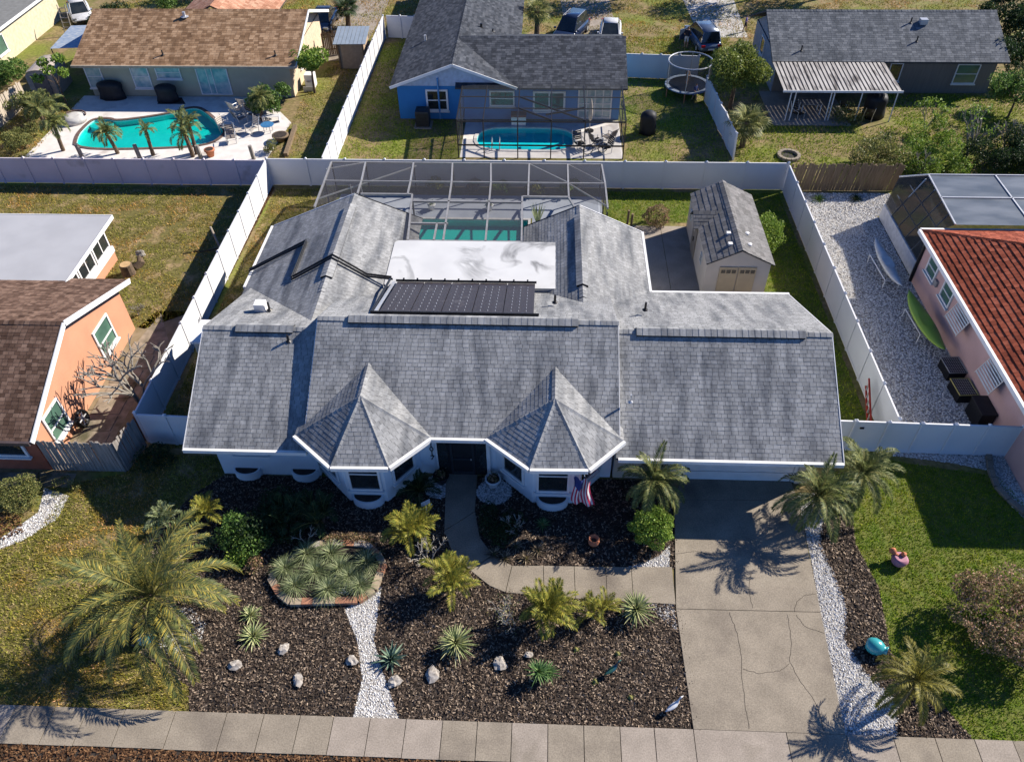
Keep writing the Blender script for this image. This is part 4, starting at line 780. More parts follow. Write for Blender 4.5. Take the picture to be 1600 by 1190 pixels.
window(TH, ((-32.65,54.55,1.22)[0], 54.55, 1.45), 1.2, 1.7, -PI/2, pane=glassl, bars=(0,)); window(TH, ((-29.24,54.55,1.24)[0], 54.55, 1.45), 1.3, 1.7, -PI/2, pane=glassl, bars=(0,)); window(TH, ((-27.16,54.55,1.58)[0], 54.55, 1.75), 1.8, .9, -PI/2, pane=glassl, bars=(0,))
window(TH, ((-23.98,54.55,1.08)[0], 54.55, 1.2), 2.3, 2.1, -PI/2, pane=glassl, mull=(0,-.4), sill=False)
window(TH, (-18.3,57.5,1.5), .9, 1.1, 0)
pipe_vent(TR, -26.6, 58.6, 4.2, .3, .12, alum); pipe_vent(TR, -27.3, 54.9, 2.9, .3, .05); pipe_vent(TR, -19.2, 54.9, 2.9, .3, .05)

# ---------------------------------------------------------------- blue house, top middle
BH = thing('house', 'bright blue house with slate shingle cross gable roof', 'house')
blue = mat('blue_paint', (.03,.20,.48), (.028,.18,.44), 1.2, .7, bump=.2); bluel = mat('pale_blue_siding', (.42,.52,.66), rough=.7)
MB().box(-10.1,-2.4,51.25,76,0,2.35).build('wall', blue, BH); MB().box(-2.4,5.0,51.3,59.4,0,2.35).build('wall', blue, BH)
MB().raw([(-10.1,51.22,2.35),(-2.4,51.22,2.35),(-6.2,51.22,3.85)], [(0,1,2)]).build('gable', bluel, BH)
B1 = roof(BH, [[(-10.5,76,2.45),(-10.5,50.8,2.45),(-6.2,50.8,3.98),(-6.2,76,3.98)], [(-1.95,50.8,2.45),(-1.95,76,2.45),(-6.2,76,3.98),(-6.2,50.8,3.98)]], sh_dark, course=.2, tab=.32); caps(B1, (-6.2,50.8,3.98), (-6.2,76,3.98), sh_dark)
B2 = roof(BH, [[(-6.1,50.78,2.43),(5.4,50.78,2.43),(5.4,55.4,4.05),(-6.1,55.4,4.05)], [(5.4,60.1,2.43),(-6.1,60.1,2.43),(-6.1,55.4,4.05),(5.4,55.4,4.05)]], sh_dark, course=.2, tab=.32)
# the right-hand wing starts at the valley: its eave meets the gable's right eave
caps(B2, (-5.9,55.4,4.05), (5.4,55.4,4.05), sh_dark)
beam(B1, (-10.5,50.77,2.38), (-6.2,50.77,3.92), .05, .18, trim, 'rake_board'); beam(B1, (-6.2,50.77,3.92), (-1.95,50.77,2.38), .05, .18, trim, 'rake_board')
window(BH, ((-7.18,53.82)[0]-.25, 51.25, 1.35), 1.5, 1.5, -PI/2, bars=(0,), fw=.12); window(BH, (-3.0,51.25,1.5), 1.7, 1.1, -PI/2, bars=(0,), fw=.1); window(BH, (.2,51.3,1.3), 2.2, 1.4, -PI/2, mull=(0,), fw=.13)
window(BH, (3.3,51.3,1.15), 2.3, 2.1, -PI/2, pane=glassl, mull=(-.55,0,.55), bars=(-.5,0,.5), fw=.1, sill=False)
MB().tube([(-7.3,51.15,.05),(-7.3,51.15,2.9)], .06, 8).build('conduit', mat('blue_pipe', (.1,.3,.6), rough=.6), BH)
pipe_vent(B1, (-8.78,57.16,3)[0], (-8.78,57.16,3)[1], 2.95, .5, .09, alum); pipe_vent(B1, (-4.83,58.61,3.6)[0], (-4.83,58.61,3.6)[1], 3.5, .25, .09); pipe_vent(B1, (-3.99,58.55,3.4)[0], (-3.99,58.55,3.4)[1], 3.2, .2, .05)
AC = thing('air_conditioner', 'dark louvred air conditioner unit beside the blue house', 'air conditioner', ((-8.36,50.26)[0], (-8.36,50.26)[1], 0))
MB().box(-.45,.45,-.45,.45,.08,1.15).build('case', mat('ac_dark', (.05,.055,.06), rough=.5), AC)
for k in range(9): MB().box(-.455,.455,-.472,-.452,.18+k*.1,.24+k*.1).build('louvre', darkmet, AC)
b = MB(); b.lathe([(.38,1.152),(.38,1.17),(.33,1.17),(.33,1.152)], 16, cap=False); b.build('fan_ring', darkmet, AC); MB().box(-.6,.6,-.6,.6,.01,.075).build('pad', concl, AC)

# ---------------------------------------------------------------- grey-roofed house with metal awning, top right
UH = thing('house', 'taupe house with blue grey roof and ribbed metal awning', 'house')
taupe = mat('taupe_siding', (.20,.18,.155), (.17,.15,.13), 1.5, .85, stretch=(6,6,.5)); 
MB().box(16.3,31.5,55.85,63.6,0,2.35).build('wall', taupe, UH)
MB().raw([(16.3,55.85,2.3),(16.3,63.6,2.3),(16.3,59.7,4.2)], [(0,2,1)]).build('gable', mat('grey_siding', (.30,.31,.33), rough=.8), UH); MB().box(16.24,16.297,55.85,63.6,0,2.3).build('wall_facing', MAT['grey_siding'], UH)
UR = roof(UH, [[(15.75,55.3,2.45),(32.0,55.3,2.45),(32.0,59.7,4.35),(15.75,59.7,4.35)], [(32.0,64.1,2.45),(15.75,64.1,2.45),(15.75,59.7,4.35),(32.0,59.7,4.35)]], sh_ur, course=.2, tab=.34); caps(UR, (15.75,59.7,4.35), (32.0,59.7,4.35), sh_ur)
for x, y, z in (((17.83,55.29,2.9)[0], 56.2, 2.85),((25.78,58,4)[0],58.6,3.9),((25.92,55.8,3.3)[0],57.0,3.2)): pipe_vent(UR, x, y, z, .35, .05)
MB().obox(((26.62,58,4)[0], 58.55, 4.0), (.5,.45,.35)).build('roof_vent', alum, UR)
window(UH, (24.6,55.85,1.5), .9, 1.3, -PI/2); window(UH, (29.6,55.85,1.4), 1.6, 1.4, -PI/2, pane=glassg, bars=(0,)); window(UH, (16.24,60.5,1.5), 1.2, 1.2, PI)
AW = thing('patio_awning', 'ribbed weathered metal patio awning on thin white posts', 'awning')
awm = mat('awning_metal', (.50,.47,.42), (.40,.37,.33), 2, .5, stretch=(1,.3,1), wear=((.13,.11,.09), 1.6, .52, .66, (2.0,.35,1)), metal=.2)
n = 27
for k in range(n):
    xa = 15.75+7.75*k/n; xb = 15.75+7.75*(k+1)/n
    MB().raw([(xa,55.25,2.42),(xb-.1,55.25,2.42),(xb-.1,51.2,2.2),(xa,51.2,2.2),(xa,55.25,2.38),(xb-.1,55.25,2.38),(xb-.1,51.2,2.16),(xa,51.2,2.16)], [(0,3,2,1),(4,5,6,7),(3,7,6,2),(0,4,7,3),(1,2,6,5)]).build('panel', awm, AW)
    MB().raw([(xb-.1,55.25,2.37),(xb,55.25,2.37),(xb,51.2,2.15),(xb-.1,51.2,2.15)], [(0,3,2,1)]).build('groove', mat('awning_groove', (.16,.145,.13), rough=.6), AW)
beam(AW, (15.7,51.17,2.14), (23.55,51.17,2.14), .05, .14, trim, 'fascia')
for x in (16.3,16.6,19.0,19.2,21.0,23.3): beam(AW, (x,51.3,0), (x+U(-.05,.05),51.3,2.1), .06, .06, trim, 'post')
struct(MB().prism([(15.4,50.6),(20.6,50.6),(20.6,55.8),(15.4,55.8)], .0, .06).build('patio', concl))
# corner of another house, far top left
XH = thing('house', 'pale yellow house with flat grey roof at far top left corner', 'house')
MB().box(-52,-42.7,54,70,0,2.45).build('wall', mat('pale_yellow', (.62,.55,.38), rough=.85), XH); xr = MB().slab([(-52,53.4,2.7),(-42.25,53.4,2.6),(-42.25,70.5,2.6),(-52,70.5,2.7)], .12).build('roof', mat('gravel_roof', (.20,.20,.19), (.16,.16,.15), 3, .95), XH); beam(xr, (-42.2,53.4,2.55), (-42.2,70.5,2.55), .05, .2, trim, 'fascia')
window(XH, (-42.7,60.3,1.4), 1.4, 1.3, 0, pane=glassg); window(XH, (-42.7,57.2,1.4), .8, .9, 0)
# ---------------------------------------------------------------- fences
vinyl = mat('white_vinyl', (.68,.68,.69), (.64,.64,.65), .8, .45, isl=.02); vinylo = mat('stained_vinyl', (.70,.62,.65), (.62,.55,.58), .6, .55, wear=((.36,.32,.30), .7, .6, .75))
PC_ME = None
def vinyl_fence(label, a, c, step=1.84, h=1.8, mt=vinyl, name='vinyl_fence', first=True, last=True, lean=0., cat='fence', wave=0., gap=.06):
    T = thing(name, label, cat); a, c = Vector(a[:2]), Vector(c[:2]); L = (c-a).length; n = max(1, int(round(L/step))); d = (c-a)/n; rz = math.atan2(d.y, d.x)
    for k in range(n):
        p = a+d*k; mpt = p+d*.5
        o = MB().box(-d.length/2+.055, d.length/2-.055, -.02, .02, gap+.1, h-.09).build('panel', mt, T); o.location = (mpt.x, mpt.y, 0); o.rotation_euler = (lean, 0, rz+U(-wave,wave))
        r1 = MB().box(-d.length/2+.055, d.length/2-.055, -.035, .035, h-.09, h-.01).build('rail', mt, o); MB().box(-d.length/2+.055, d.length/2-.055, -.035, .035, gap-.02, gap+.1).build('rail', mt, o)
    for k in range(n+1):
        if (k == 0 and not first) or (k == n and not last): continue
        p = a+d*k; q = MB().box(-.055,.055,-.055,.055,0,h+.03).build('post', mt, T); q.location = (p.x, p.y, 0); q.rotation_euler = (lean, 0, rz)
        MB().raw([(-.075,-.075,h+.03),(.075,-.075,h+.03),(.075,.075,h+.03),(-.075,.075,h+.03),(0,0,h+.11)], [(0,1,4),(1,2,4),(2,3,4),(3,0,4),(3,2,1,0)]).build('cap', mt, q)
    return T
vinyl_fence('lavender stained vinyl fence closing the left back lawn', (-41.0,42.2), (-16.85,42.2), 1.84, 1.72, vinylo, last=False)
vinyl_fence('white vinyl back fence behind the grey house and its shed', (-16.75,42.25), (14.3,42.3), 2.38)
vinyl_fence('white vinyl side fence between the orange house and the grey house', (-16.75,42.1), (-16.62,21.35), 1.84, first=False)
vinyl_fence('short white vinyl gate fence left of the grey house', (-16.55,21.25), (-12.9,21.15), 1.22, first=False)
vinyl_fence('white vinyl side fence between the grey house and the gravel yard', (14.3,42.1), (14.4,21.9), 2.0, first=False)
gf = vinyl_fence('white gated vinyl fence right of the garage', (11.35,21.75), (19.15,21.6), 1.3)
vinyl_fence('long white vinyl fence beside the blue house lawn', (-13.4,42.45), (-13.4,65.6), 1.66, first=False)
vinyl_fence('short white fence panels at the far end of blue house lawn', (-13.2,65.7), (-10.8,65.5), 1.2, first=False)
vinyl_fence('white fence with a gate behind the trampoline', (5.6,58.2), (11.1,57.8), 1.3)
vinyl_fence('buckled white side fence beside the sabal palm', (11.3,54.3), (11.95,45.9), 1.4, wave=.09, lean=.05)
for x in (11.55,12.85,16.6): 
    for z in (.4,1.45): MB().obox((x+.1,21.66,z), (.16,.04,.08)).build('hinge', blackm, gf)
wood = mat('weathered_wood', (.30,.27,.24), (.19,.17,.15), 2, .9, isl=.35, stretch=(8,8,.6)); woodb = mat('brown_wood', (.22,.16,.10), (.14,.10,.06), 2, .9, isl=.35, stretch=(8,8,.6)); woodl = mat('pale_wood', (.50,.43,.34), (.38,.32,.25), 2, .9, isl=.25, stretch=(8,8,.6))
def wood_fence(label, a, c, h=1.75, mt=wood, pw=.14, name='wooden_fence', jit=.04, tilt=0.0):
    T = thing(name, label, 'fence'); a, c = Vector(a[:2]), Vector(c[:2]); d = c-a; n = int(d.length/pw); u = d.normalized(); rz = math.atan2(d.y, d.x)
    mes = [MB().box(-pw/2+.006+.003*k, pw/2-.006, -.012, .012, .02, h+(k-1)*jit).mesh('picket') for k in range(4)]
    for k in range(n):
        p = a+d*((k+.5)/n); link('picket', mes[random.randrange(4)], mt, T, loc=(p.x, p.y, 0), rot=(U(-.02,.02), tilt+U(-.015,.015), rz))
    for z in (.4, h-.35):
        o = MB().box(-d.length/2, d.length/2, .016, .06, z, z+.09).build('rail', mt, T); q = (a+c)/2; o.location = (q.x, q.y, 0); o.rotation_euler = (0, 0, rz)
    for k in range(int(d.length/2.4)+1):
        p = a+u*min(k*2.4, d.length); o = MB().box(-.05,.05,.062,.16,0,h-.05).build('post', mt, T); o.location = (p.x, p.y, 0); o.rotation_euler = (0, 0, rz)
wood_fence('weathered grey wooden gate fence in front of the orange house yard', (-20.0,19.68), (-16.95,19.68))
wood_fence('weathered wooden fence return meeting the white vinyl gate', (-16.88,19.7), (-16.6,21.1))
wood_fence('dark brown leaning picket fence behind the gravel yard', (14.6,42.25), (20.9,42.3), 1.75, woodb, .16, tilt=.12, jit=.05)
wood_fence('pale picket fence at the far left edge beyond the turquoise pool', (-37.9,44.2), (-37.5,53.2), 1.65, woodl, .17)
wood_fence('brown stick fence beside the small tin roofed shed', (-17.7,62.0), (-15.9,62.4), 1.7, woodb, .13, jit=.1)

# ---------------------------------------------------------------- plants
def greens(name, a, c, d, tr=.3, rough=.55): return mat(name, (.9,.9,.9), (1.05,1.05,1.05), 1.3, rough, ramp=[(0,a),(.55,c),(1,d)], spec=.25, trans=tr)
g_date = greens('date_frond', (.075,.10,.035), (.18,.20,.06), (.52,.40,.07))
g_py = greens('pygmy_frond', (.07,.10,.03), (.16,.19,.06), (.32,.31,.10))
g_yel = greens('areca_frond', (.13,.16,.025), (.28,.28,.045), (.52,.42,.07))
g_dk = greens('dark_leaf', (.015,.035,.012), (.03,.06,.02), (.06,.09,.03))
g_md = greens('mid_leaf', (0.048,0.104,0.024), (0.112,0.208,0.040), (0.224,0.320,0.080))
g_lt = greens('bright_leaf', (0.084,0.168,0.021), (0.196,0.308,0.042), (0.364,0.448,0.084))
g_ol = greens('olive_leaf', (0.085,0.111,0.034), (0.187,0.204,0.060), (0.374,0.340,0.119))
g_red = greens('reddish_leaf', (.07,.09,.025), (.26,.19,.09), (.62,.36,.26))
g_tuft = greens('grassy_tuft', (0.092,0.127,0.057), (0.218,0.265,0.115), (0.483,0.517,0.287))
g_var = greens('variegated_agave', (0.200,0.250,0.088), (0.413,0.450,0.200), (0.650,0.625,0.338), .15)
g_blu = greens('blue_agave', (.08,.14,.10), (.16,.24,.17), (.34,.42,.28), .1)
g_yuc = greens('green_yucca', (0.075,0.150,0.045), (0.150,0.270,0.090), (0.300,0.420,0.150), .2)
g_brom = greens('bronze_bromeliad', (0.076,0.057,0.038), (0.190,0.152,0.095), (0.532,0.418,0.285), .15)
bark = mat('palm_bark', (.16,.11,.07), (.09,.065,.045), 8, .95, bump=.8, bscale=18); barkg = mat('grey_bark', (.30,.27,.23), (.20,.18,.15), 5, .9, bump=.4); barkw = mat('pale_bark', (.42,.38,.32), (.3,.27,.22), 6, .9)
rach = mat('frond_stalk', (.22,.20,.06), rough=.7)

def frond_mesh(L, e0, bend, nl, ll, wl, rs=.018, seed=0, fold=.25, sweep=.55, tw=0.):
    rn = random.Random(seed); n = 14; P = [Vector((0,0,0))]; T = []; ang = e0; side_b = rn.uniform(-.12,.12); yaw = 0
    for i in range(n):
        t = i/n; a = e0-bend*(t**1.4); yaw = side_b*t*2; d = Vector((math.cos(a)*math.cos(yaw), math.cos(a)*math.sin(yaw), math.sin(a))); T.append(d); P.append(P[-1]+d*L/n)
    T.append(T[-1]); b = MB(); b.tube(P, [rs*(1-.85*i/n) for i in range(n+1)], 4, False); b.mi = 1
    for k in range(nl):
        t = .1+.88*k/(nl-1); f = t*n; i = min(int(f), n-1); p = P[i]+(P[i+1]-P[i])*(f-i); d = T[i]; s = d.cross(Vector((0,0,1))); s = s.normalized() if s.length > .05 else Vector((0,1,0)); u = s.cross(d)
        for sg in (-1, 1):
            l = ll*(math.sin(PI*(.12+.8*t))**.7)*rn.uniform(.82,1.1); sw = sweep+.5*t; dr = (d*sw+s*sg*(1.05-.35*t)+u*(fold+rn.uniform(-.22,.22))).normalized()
            q = d.cross(dr).normalized() if d.cross(dr).length > .01 else u; wv = dr.cross(q).normalized()*wl*.5
            mid = p+dr*l*.5; tip = p+dr*l-Vector((0,0,l*.16)); b.face([p, mid+wv, tip, mid-wv])
    return b.mesh('frond')
FM = {}
def fronds(key, L, nl, ll, wl, rs, mt, classes):
    """classes: list of (elevation, bend)"""
    if key in FM: return FM[key]
    out = []
    for j, (e0, bend) in enumerate(classes):
        me = frond_mesh(L, rad(e0), rad(bend), nl, ll, wl, rs, j+hash_(key)); me.materials.append(rach); me.materials.append(mt); out.append(me)
    FM[key] = out; return out
def hash_(s): return sum(ord(c)*(i+1) for i, c in enumerate(s)) % 997
def palm(name, label, base, h, n, key, L, nl, ll, wl, mt, classes, tr=.12, rs=.02, lean=(0,0), group=None, sc=1.0, trunkm=bark, stems=1, spread=0., seed=0, cat='palm'):
    rn = random.Random(seed+hash_(label)); T = thing(name, label, cat, base, group=group); ms = fronds(key, L, nl, ll, wl, rs, mt, classes)
    for sI in range(stems):
        a0 = 2*PI*sI/max(stems,1)+rn.random(); ox, oy = (spread*math.cos(a0), spread*math.sin(a0)) if stems > 1 else (0, 0); hh = h*rn.uniform(.8,1.1) if stems > 1 else h
        top = (ox*1.6+lean[0], oy*1.6+lean[1], hh); b = MB(); m_ = 9
        pts = [(ox+(top[0]-ox)*(i/m_)**1.5, oy+(top[1]-oy)*(i/m_)**1.5, hh*i/m_-.02) for i in range(m_+1)]
        b.tube(pts, [tr*(1.25-.3*i/m_)*(1+.1*(i%2)) for i in range(m_+1)], 9); b.build('trunk', trunkm, T)
        nn = n//stems
        for k in range(nn):
            c = ms[min(int(len(ms)*k/nn), len(ms)-1)]; az = k*2.39996+rn.uniform(-.25,.25)+sI
            o = link('frond', c, None, T, loc=(top[0]+.4*tr*math.cos(az), top[1]+.4*tr*math.sin(az), top[2]+rn.uniform(-.06,.04)), rot=(rn.uniform(-.15,.15), rn.uniform(-.15,.15), az), scale=sc*rn.uniform(.8,1.12))
    return T
DATE = [(80,55),(66,85),(52,100),(38,105),(24,100),(8,88),(-8,70)]; PYG = [(80,70),(60,100),(42,115),(24,115),(5,95),(-12,70)]; ARE = [(84,35),(72,60),(58,80),(40,95)]
big = palm('date_palm', 'large spreading date palm with yellowing fronds by the left sidewalk', (-12.68,12.97,2.1)[:2], 2.1, 46, 'date', 3.25, 64, .46, .032, g_date, DATE, tr=.26, rs=.035)
palm('pygmy_palm', 'pygmy date palm behind the round clipped bush', (4.32,18.49,1.7)[:2], 1.75, 30, 'pyg', 1.5, 52, .30, .026, g_py, PYG, tr=.08)
palm('pygmy_palm', 'pygmy date palm leaning over the driveway by the garage corner', (10.52,18.14,1.7)[:2], 1.75, 34, 'pyg', 1.5, 52, .30, .026, g_py, PYG, tr=.08, lean=(-.25,-.2), sc=1.12)
palm('pygmy_palm', 'pygmy date palm closest to the bright green lawn, paired with another', (12.04,19.03,1.7)[:2], 1.7, 30, 'pyg', 1.5, 52, .30, .026, g_py, PYG, tr=.08, lean=(.15,.1), sc=1.05)
palm('pygmy_palm', 'yellowish pygmy date palm at the gravel corner near the sidewalk', (11.66,11.16,1.5)[:2], 1.5, 26, 'pygy', 1.35, 50, .28, .026, greens('pygmy_yellow', (.10,.10,.02), (.21,.19,.035), (.38,.32,.06)), PYG, tr=.08)
for px_, h_, n_, st, lab, s_ in (((-12.74,17.35,0.6), .5, 14, 1, 'small yellow palm next to the dark planting left of bed', .75), ((-4.74,16.66,0.9), .8, 24, 3, 'clumping yellow green palm in front of the left bay window', .95), ((-3.02,14.69,0.7), .6, 24, 3, 'golden palm where the front walk bends', .9), ((0.38,13.68,0.7), .7, 28, 3, 'tall golden palm at the middle of the curved walk', .98), ((2.14,13.73,0.5), .4, 14, 2, 'low golden palm beside the variegated agave near driveway', .7)):
    palm('areca_palm', lab, px_[:2], h_, int(n_*1.5), 'are', 1.2, 36, .34, .03, g_yel, ARE, tr=.045, rs=.014, stems=st, spread=.16, sc=s_, trunkm=rach, group='golden clumping palms in the front bed')
palm('areca_palm', 'spiky bleached palm at the top of the big date palm', (-14.2,17.02,0.5)[:2], .5, 14, 'arp', .8, 22, .25, .035, g_tuft, ARE, tr=.07)
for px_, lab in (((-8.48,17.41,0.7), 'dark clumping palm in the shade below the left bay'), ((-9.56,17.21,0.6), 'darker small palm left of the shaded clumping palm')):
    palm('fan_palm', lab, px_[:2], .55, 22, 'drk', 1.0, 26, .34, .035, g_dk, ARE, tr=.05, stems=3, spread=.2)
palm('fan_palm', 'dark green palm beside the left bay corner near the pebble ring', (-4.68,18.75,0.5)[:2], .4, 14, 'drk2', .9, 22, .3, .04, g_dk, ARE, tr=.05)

def rosette(name, label, base, n, L, w, mt, cat='agave', e=(80,5), bend=25, trunk=0., group=None, seed=0, fold=.35, parts=1, z=0.):
    """pointed leaves spiralling from one centre"""
    rn = random.Random(seed+hash_(label)); T = thing(name, label, cat, (base[0], base[1], z), group=group); b = MB()
    for k in range(n):
        t = k/n; az = k*2.39996; el = rad(e[0]+(e[1]-e[0])*t**.8+rn.uniform(-6,6)); l = L*(.72+.35*t)*rn.uniform(.85,1.1); m_ = 4; P = [Vector((0,0,trunk))]; D = []
        for i in range(m_):
            a = el-rad(bend)*(i/m_)**1.3; d = Vector((math.cos(a)*math.cos(az), math.cos(a)*math.sin(az), math.sin(a))); D.append(d); P.append(P[-1]+d*l/m_)
        s = Vector((-math.sin(az), math.cos(az), 0)); W = [.55,1,.85,.5,.02]; v = []
        for i in range(m_+1):
            d = D[min(i,m_-1)]; u = s.cross(d)*-1; ww = w*W[i]*.5; v += [P[i]-s*ww+u*ww*fold*2, P[i], P[i]+s*ww+u*ww*fold*2]
        b.raw(v, [q for i in range(m_) for q in ((3*i,3*i+1,3*i+4,3*i+3),(3*i+1,3*i+2,3*i+5,3*i+4))])
    b.build('leaves', mt, T, kind='stuff')
    if trunk: MB().tube([(0,0,-.02),(0,0,trunk)], .06, 8).build('stem', bark, T)
    else: MB().lathe([(.09,-.02),(.07,.08),(.02,.12)], 8).build('crown_base', rach, T)
    return T
gA = 'spiky rosette plants in the front mulch'
rosette('agave', 'larger variegated agave just right of the big date palm', (-9.67,12.66,0.2), 60, .62, .075, g_var, group=gA)
rosette('agave', 'smaller pale agave behind the one by the date palm', (-10,13.44,0.2), 44, .48, .065, g_var, group=gA, seed=3)
rosette('agave', 'blue green agave next to the gravel path', (-4.8,12,0.1), 26, .66, .12, g_blu, e=(75,15), bend=10, group=gA)
rosette('agave', 'round variegated yucca at the middle of the mulch bed', (-2.66,12.49,0.4), 95, .74, .065, g_var, group=gA, trunk=.3)
rosette('agave', 'variegated yucca beside the driveway gravel corner', (3.47,13.95,0.4), 84, .74, .075, g_var, group=gA, trunk=.3, seed=5)
yu = (0.13,11.53,0.35); rosette('yucca', 'green twin headed yucca casting long shadow in mulch', yu, 64, .5, .055, g_yuc, group=gA, trunk=.45, cat='yucca'); 
rosette('yucca', 'second smaller head of the green yucca near the sidewalk', (yu[0]+.3,yu[1]+.05), 50, .44, .05, g_yuc, group=gA, trunk=.3, cat='yucca', seed=4)
tp = ['by the left corner of','near the rear edge of','in the middle of','right of middle in','at the front left of','at the front middle of','at the front right of','at the rear right of','at the rear left of','against the right side of']
for k, q in enumerate(((-9.17,15.23,0.35), (-8.54,15.87,0.35), (-8.04,15.13,0.35), (-7.18,15.29,0.35), (-8.65,14.53,0.35), (-7.42,14.42,0.35), (-6.31,14.61,0.35), (-6.25,15.59,0.35), (-7.64,15.9,0.35), (-6.77,14.94,0.3))):
    rosette('grass_tuft', 'arching green lily turf clump %s the paved planter' % tp[k], q, 130, .80, .03, g_tuft, cat='tuft plant', e=(86,18), bend=75, group='lily turf clumps in the planter', seed=k, fold=.2, z=.14)
for q, lab in (((-1.17,16.04,0.2), 'bronze bromeliad cluster at the bend of the walk'), ((-0.41,16.07,0.2), 'bronze bromeliad cluster right of the walk bend'), ((-0.81,16.56,0.2), 'bronze bromeliad cluster behind the walk bend'), ((-1.6,16.2,0.2), 'bronze bromeliad cluster touching the shaded walk'), ((0.01,16.44,0.2), 'bronze bromeliad cluster nearest the terracotta ornament')):
    rosette('bromeliad', lab, q, 42, .42, .05, g_brom, cat='bromeliad', e=(80,10), group='bronze bromeliads by the walk', seed=len(lab))
rosette('yucca', 'green strappy plant below the flag', (0.18,17.6,0.2), 40, .4, .035, g_yuc, cat='yucca', seed=9)

def bush(name, label, base, clumps, n, leaf, mt, cat='shrub', trunk=None, group=None, shape=LEAF, aspect=.5, seed=0, shell=.55):
    """foliage: leaf-sized faces spread through overlapping clumps; clumps: (x,y,z,rx,ry,rz) relative to base"""
    T = thing(name, label, cat, base, group=group); v = np.array([c[3]*c[4]*c[5] for c in clumps])**(2/3); v /= v.sum(); P = []
    for c, f in zip(clumps, v):
        k = int(n*f)+1; d = rng.normal(0, 1, (k,3)); d /= np.linalg.norm(d, axis=1)[:,None]; r = (shell+(1-shell)*rng.random(k))**.8*(1+.16*np.sin(d[:,0]*5+c[0]*7)*np.cos(d[:,1]*6+d[:,2]*4+seed))
        q = d*r[:,None]*np.array(c[3:6])+np.array(c[:3]); P.append(q)
    P = np.concatenate(P); P = P[P[:,2] > .02]; flakes('foliage', P, leaf, aspect, mt, T, None, 1.0, shape)
    if trunk:
        tb = MB(); tb.tube([(0,0,-.02),(trunk[0]*.3,trunk[1]*.3,trunk[2]*.5),(trunk[0],trunk[1],trunk[2])], [trunk[3],trunk[3]*.8,trunk[3]*.5], 8); tb.build('trunk', bark, T)
        for c in clumps[:8]:
            MB().tube([(trunk[0]*.8,trunk[1]*.8,trunk[2]*.75),(c[0]*.6,c[1]*.6,(trunk[2]+c[2])*.5),(c[0],c[1],c[2])], [trunk[3]*.45,trunk[3]*.3,trunk[3]*.12], 5).build('limb', bark, T)
    else: MB().tube([(0,0,-.02),(0,0,max(.1,clumps[0][2]*.9))], .035, 6).build('stem', bark, T)
    return T
def clumpset(n, R, h, r, seed=1, flat=.8):
    rn = random.Random(seed); out = []
    for k in range(n):
        a = rn.uniform(0,2*PI); d = R*math.sqrt(rn.random()); s = r*rn.uniform(.7,1.25); out.append((d*math.cos(a), d*math.sin(a), h+rn.uniform(-.35,.35)*R, s, s, s*flat))
    return out
# clipped ball and the other shrubs of the front garden
bush('topiary_ball', 'round clipped green bush beside the driveway', (4.19,17.04,0.3)[:2]+(0,), [(0,0,.85,.8,.8,.8)]+clumpset(14,.62,.9,.24,77), 9500, .08, g_lt, cat='bush', shell=.7)
bush('shrub', 'bushy green shrub at the left of the dark planting', (-10.85,16.39,0.6)[:2]+(0,), clumpset(9,.75,.75,.45,2), 3600, .09, g_md, aspect=.6)
bush('shrub', 'light leaved croton shrub at the mulch edge near date palm', (-10.94,15.68,0.4)[:2]+(0,), clumpset(6,.4,.4,.3,3), 1500, .09, g_lt, aspect=.6)
bush('shrub', 'reddish croton shrub below the light leaved one', (-10.45,15.3,0.3)[:2]+(0,), clumpset(4,.25,.3,.25,4), 700, .08, g_red, aspect=.6)
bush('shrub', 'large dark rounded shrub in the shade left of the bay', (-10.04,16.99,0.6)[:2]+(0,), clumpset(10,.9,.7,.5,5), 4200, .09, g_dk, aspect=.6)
rosette('yucca', 'grey green yucca between the date palm and the croton', (-12.35,16.26,0.3), 60, .5, .035, g_tuft, cat='yucca', seed=19, trunk=.15)
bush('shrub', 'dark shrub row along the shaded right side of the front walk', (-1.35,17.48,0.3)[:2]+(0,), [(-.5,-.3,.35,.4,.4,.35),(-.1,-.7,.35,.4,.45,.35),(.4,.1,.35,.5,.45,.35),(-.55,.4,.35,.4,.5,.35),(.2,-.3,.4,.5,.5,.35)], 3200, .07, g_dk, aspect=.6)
bush('shrub', 'big rounded red and olive leaved bush on the right lawn', (15.63,13.6,1)[:2]+(0,), [(0,0,1.25,1.75,1.75,1.2)]+clumpset(12,1.4,1.2,.55,6), 15000, .085, g_red, cat='bush', aspect=.6, shell=.75)
bush('shrub', 'clipped grey green bush in front of the orange house', (-20.46,18.04,0.5)[:2]+(0,), [(0,0,.6,.85,.8,.65)]+clumpset(4,.5,.6,.35,8), 5000, .07, g_ol, cat='bush', shell=.75)
bush('shrub', 'dark weedy shrub at the wooden fence corner', (-15.87,20.22,0.4)[:2]+(0,), clumpset(7,.6,.4,.35,9), 1800, .09, g_dk)
bush('shrub', 'low weeds at the edge of the orange house walk', (-18.88,18.84,0.1)[:2]+(0,), clumpset(8,.8,.12,.22,10), 1400, .06, g_ol)
bush('shrub', 'low ornamental grass clump above the paved planter', (-7.1,16.58,0.2)[:2]+(0,), [(-.6,0,.15,.4,.22,.18),(0,.05,.18,.45,.25,.2),(.6,0,.15,.4,.22,.18)], 1600, .07, g_red)
bush('shrub', 'round variegated shrub behind the rear right roof wing', (6.35,38.36,0.4)[:2]+(0,), [(0,0,.6,.75,.7,.62)], 3200, .08, g_red, cat='bush', shell=.75)
bush('shrub', 'bright green rounded bush beside the garden shed', (11.82,35.99,0.8)[:2]+(0,), [(0,0,1.15,1.05,1.15,1.0)]+clumpset(6,.8,1.1,.5,12), 6500, .10, g_lt, cat='bush', shell=.7)
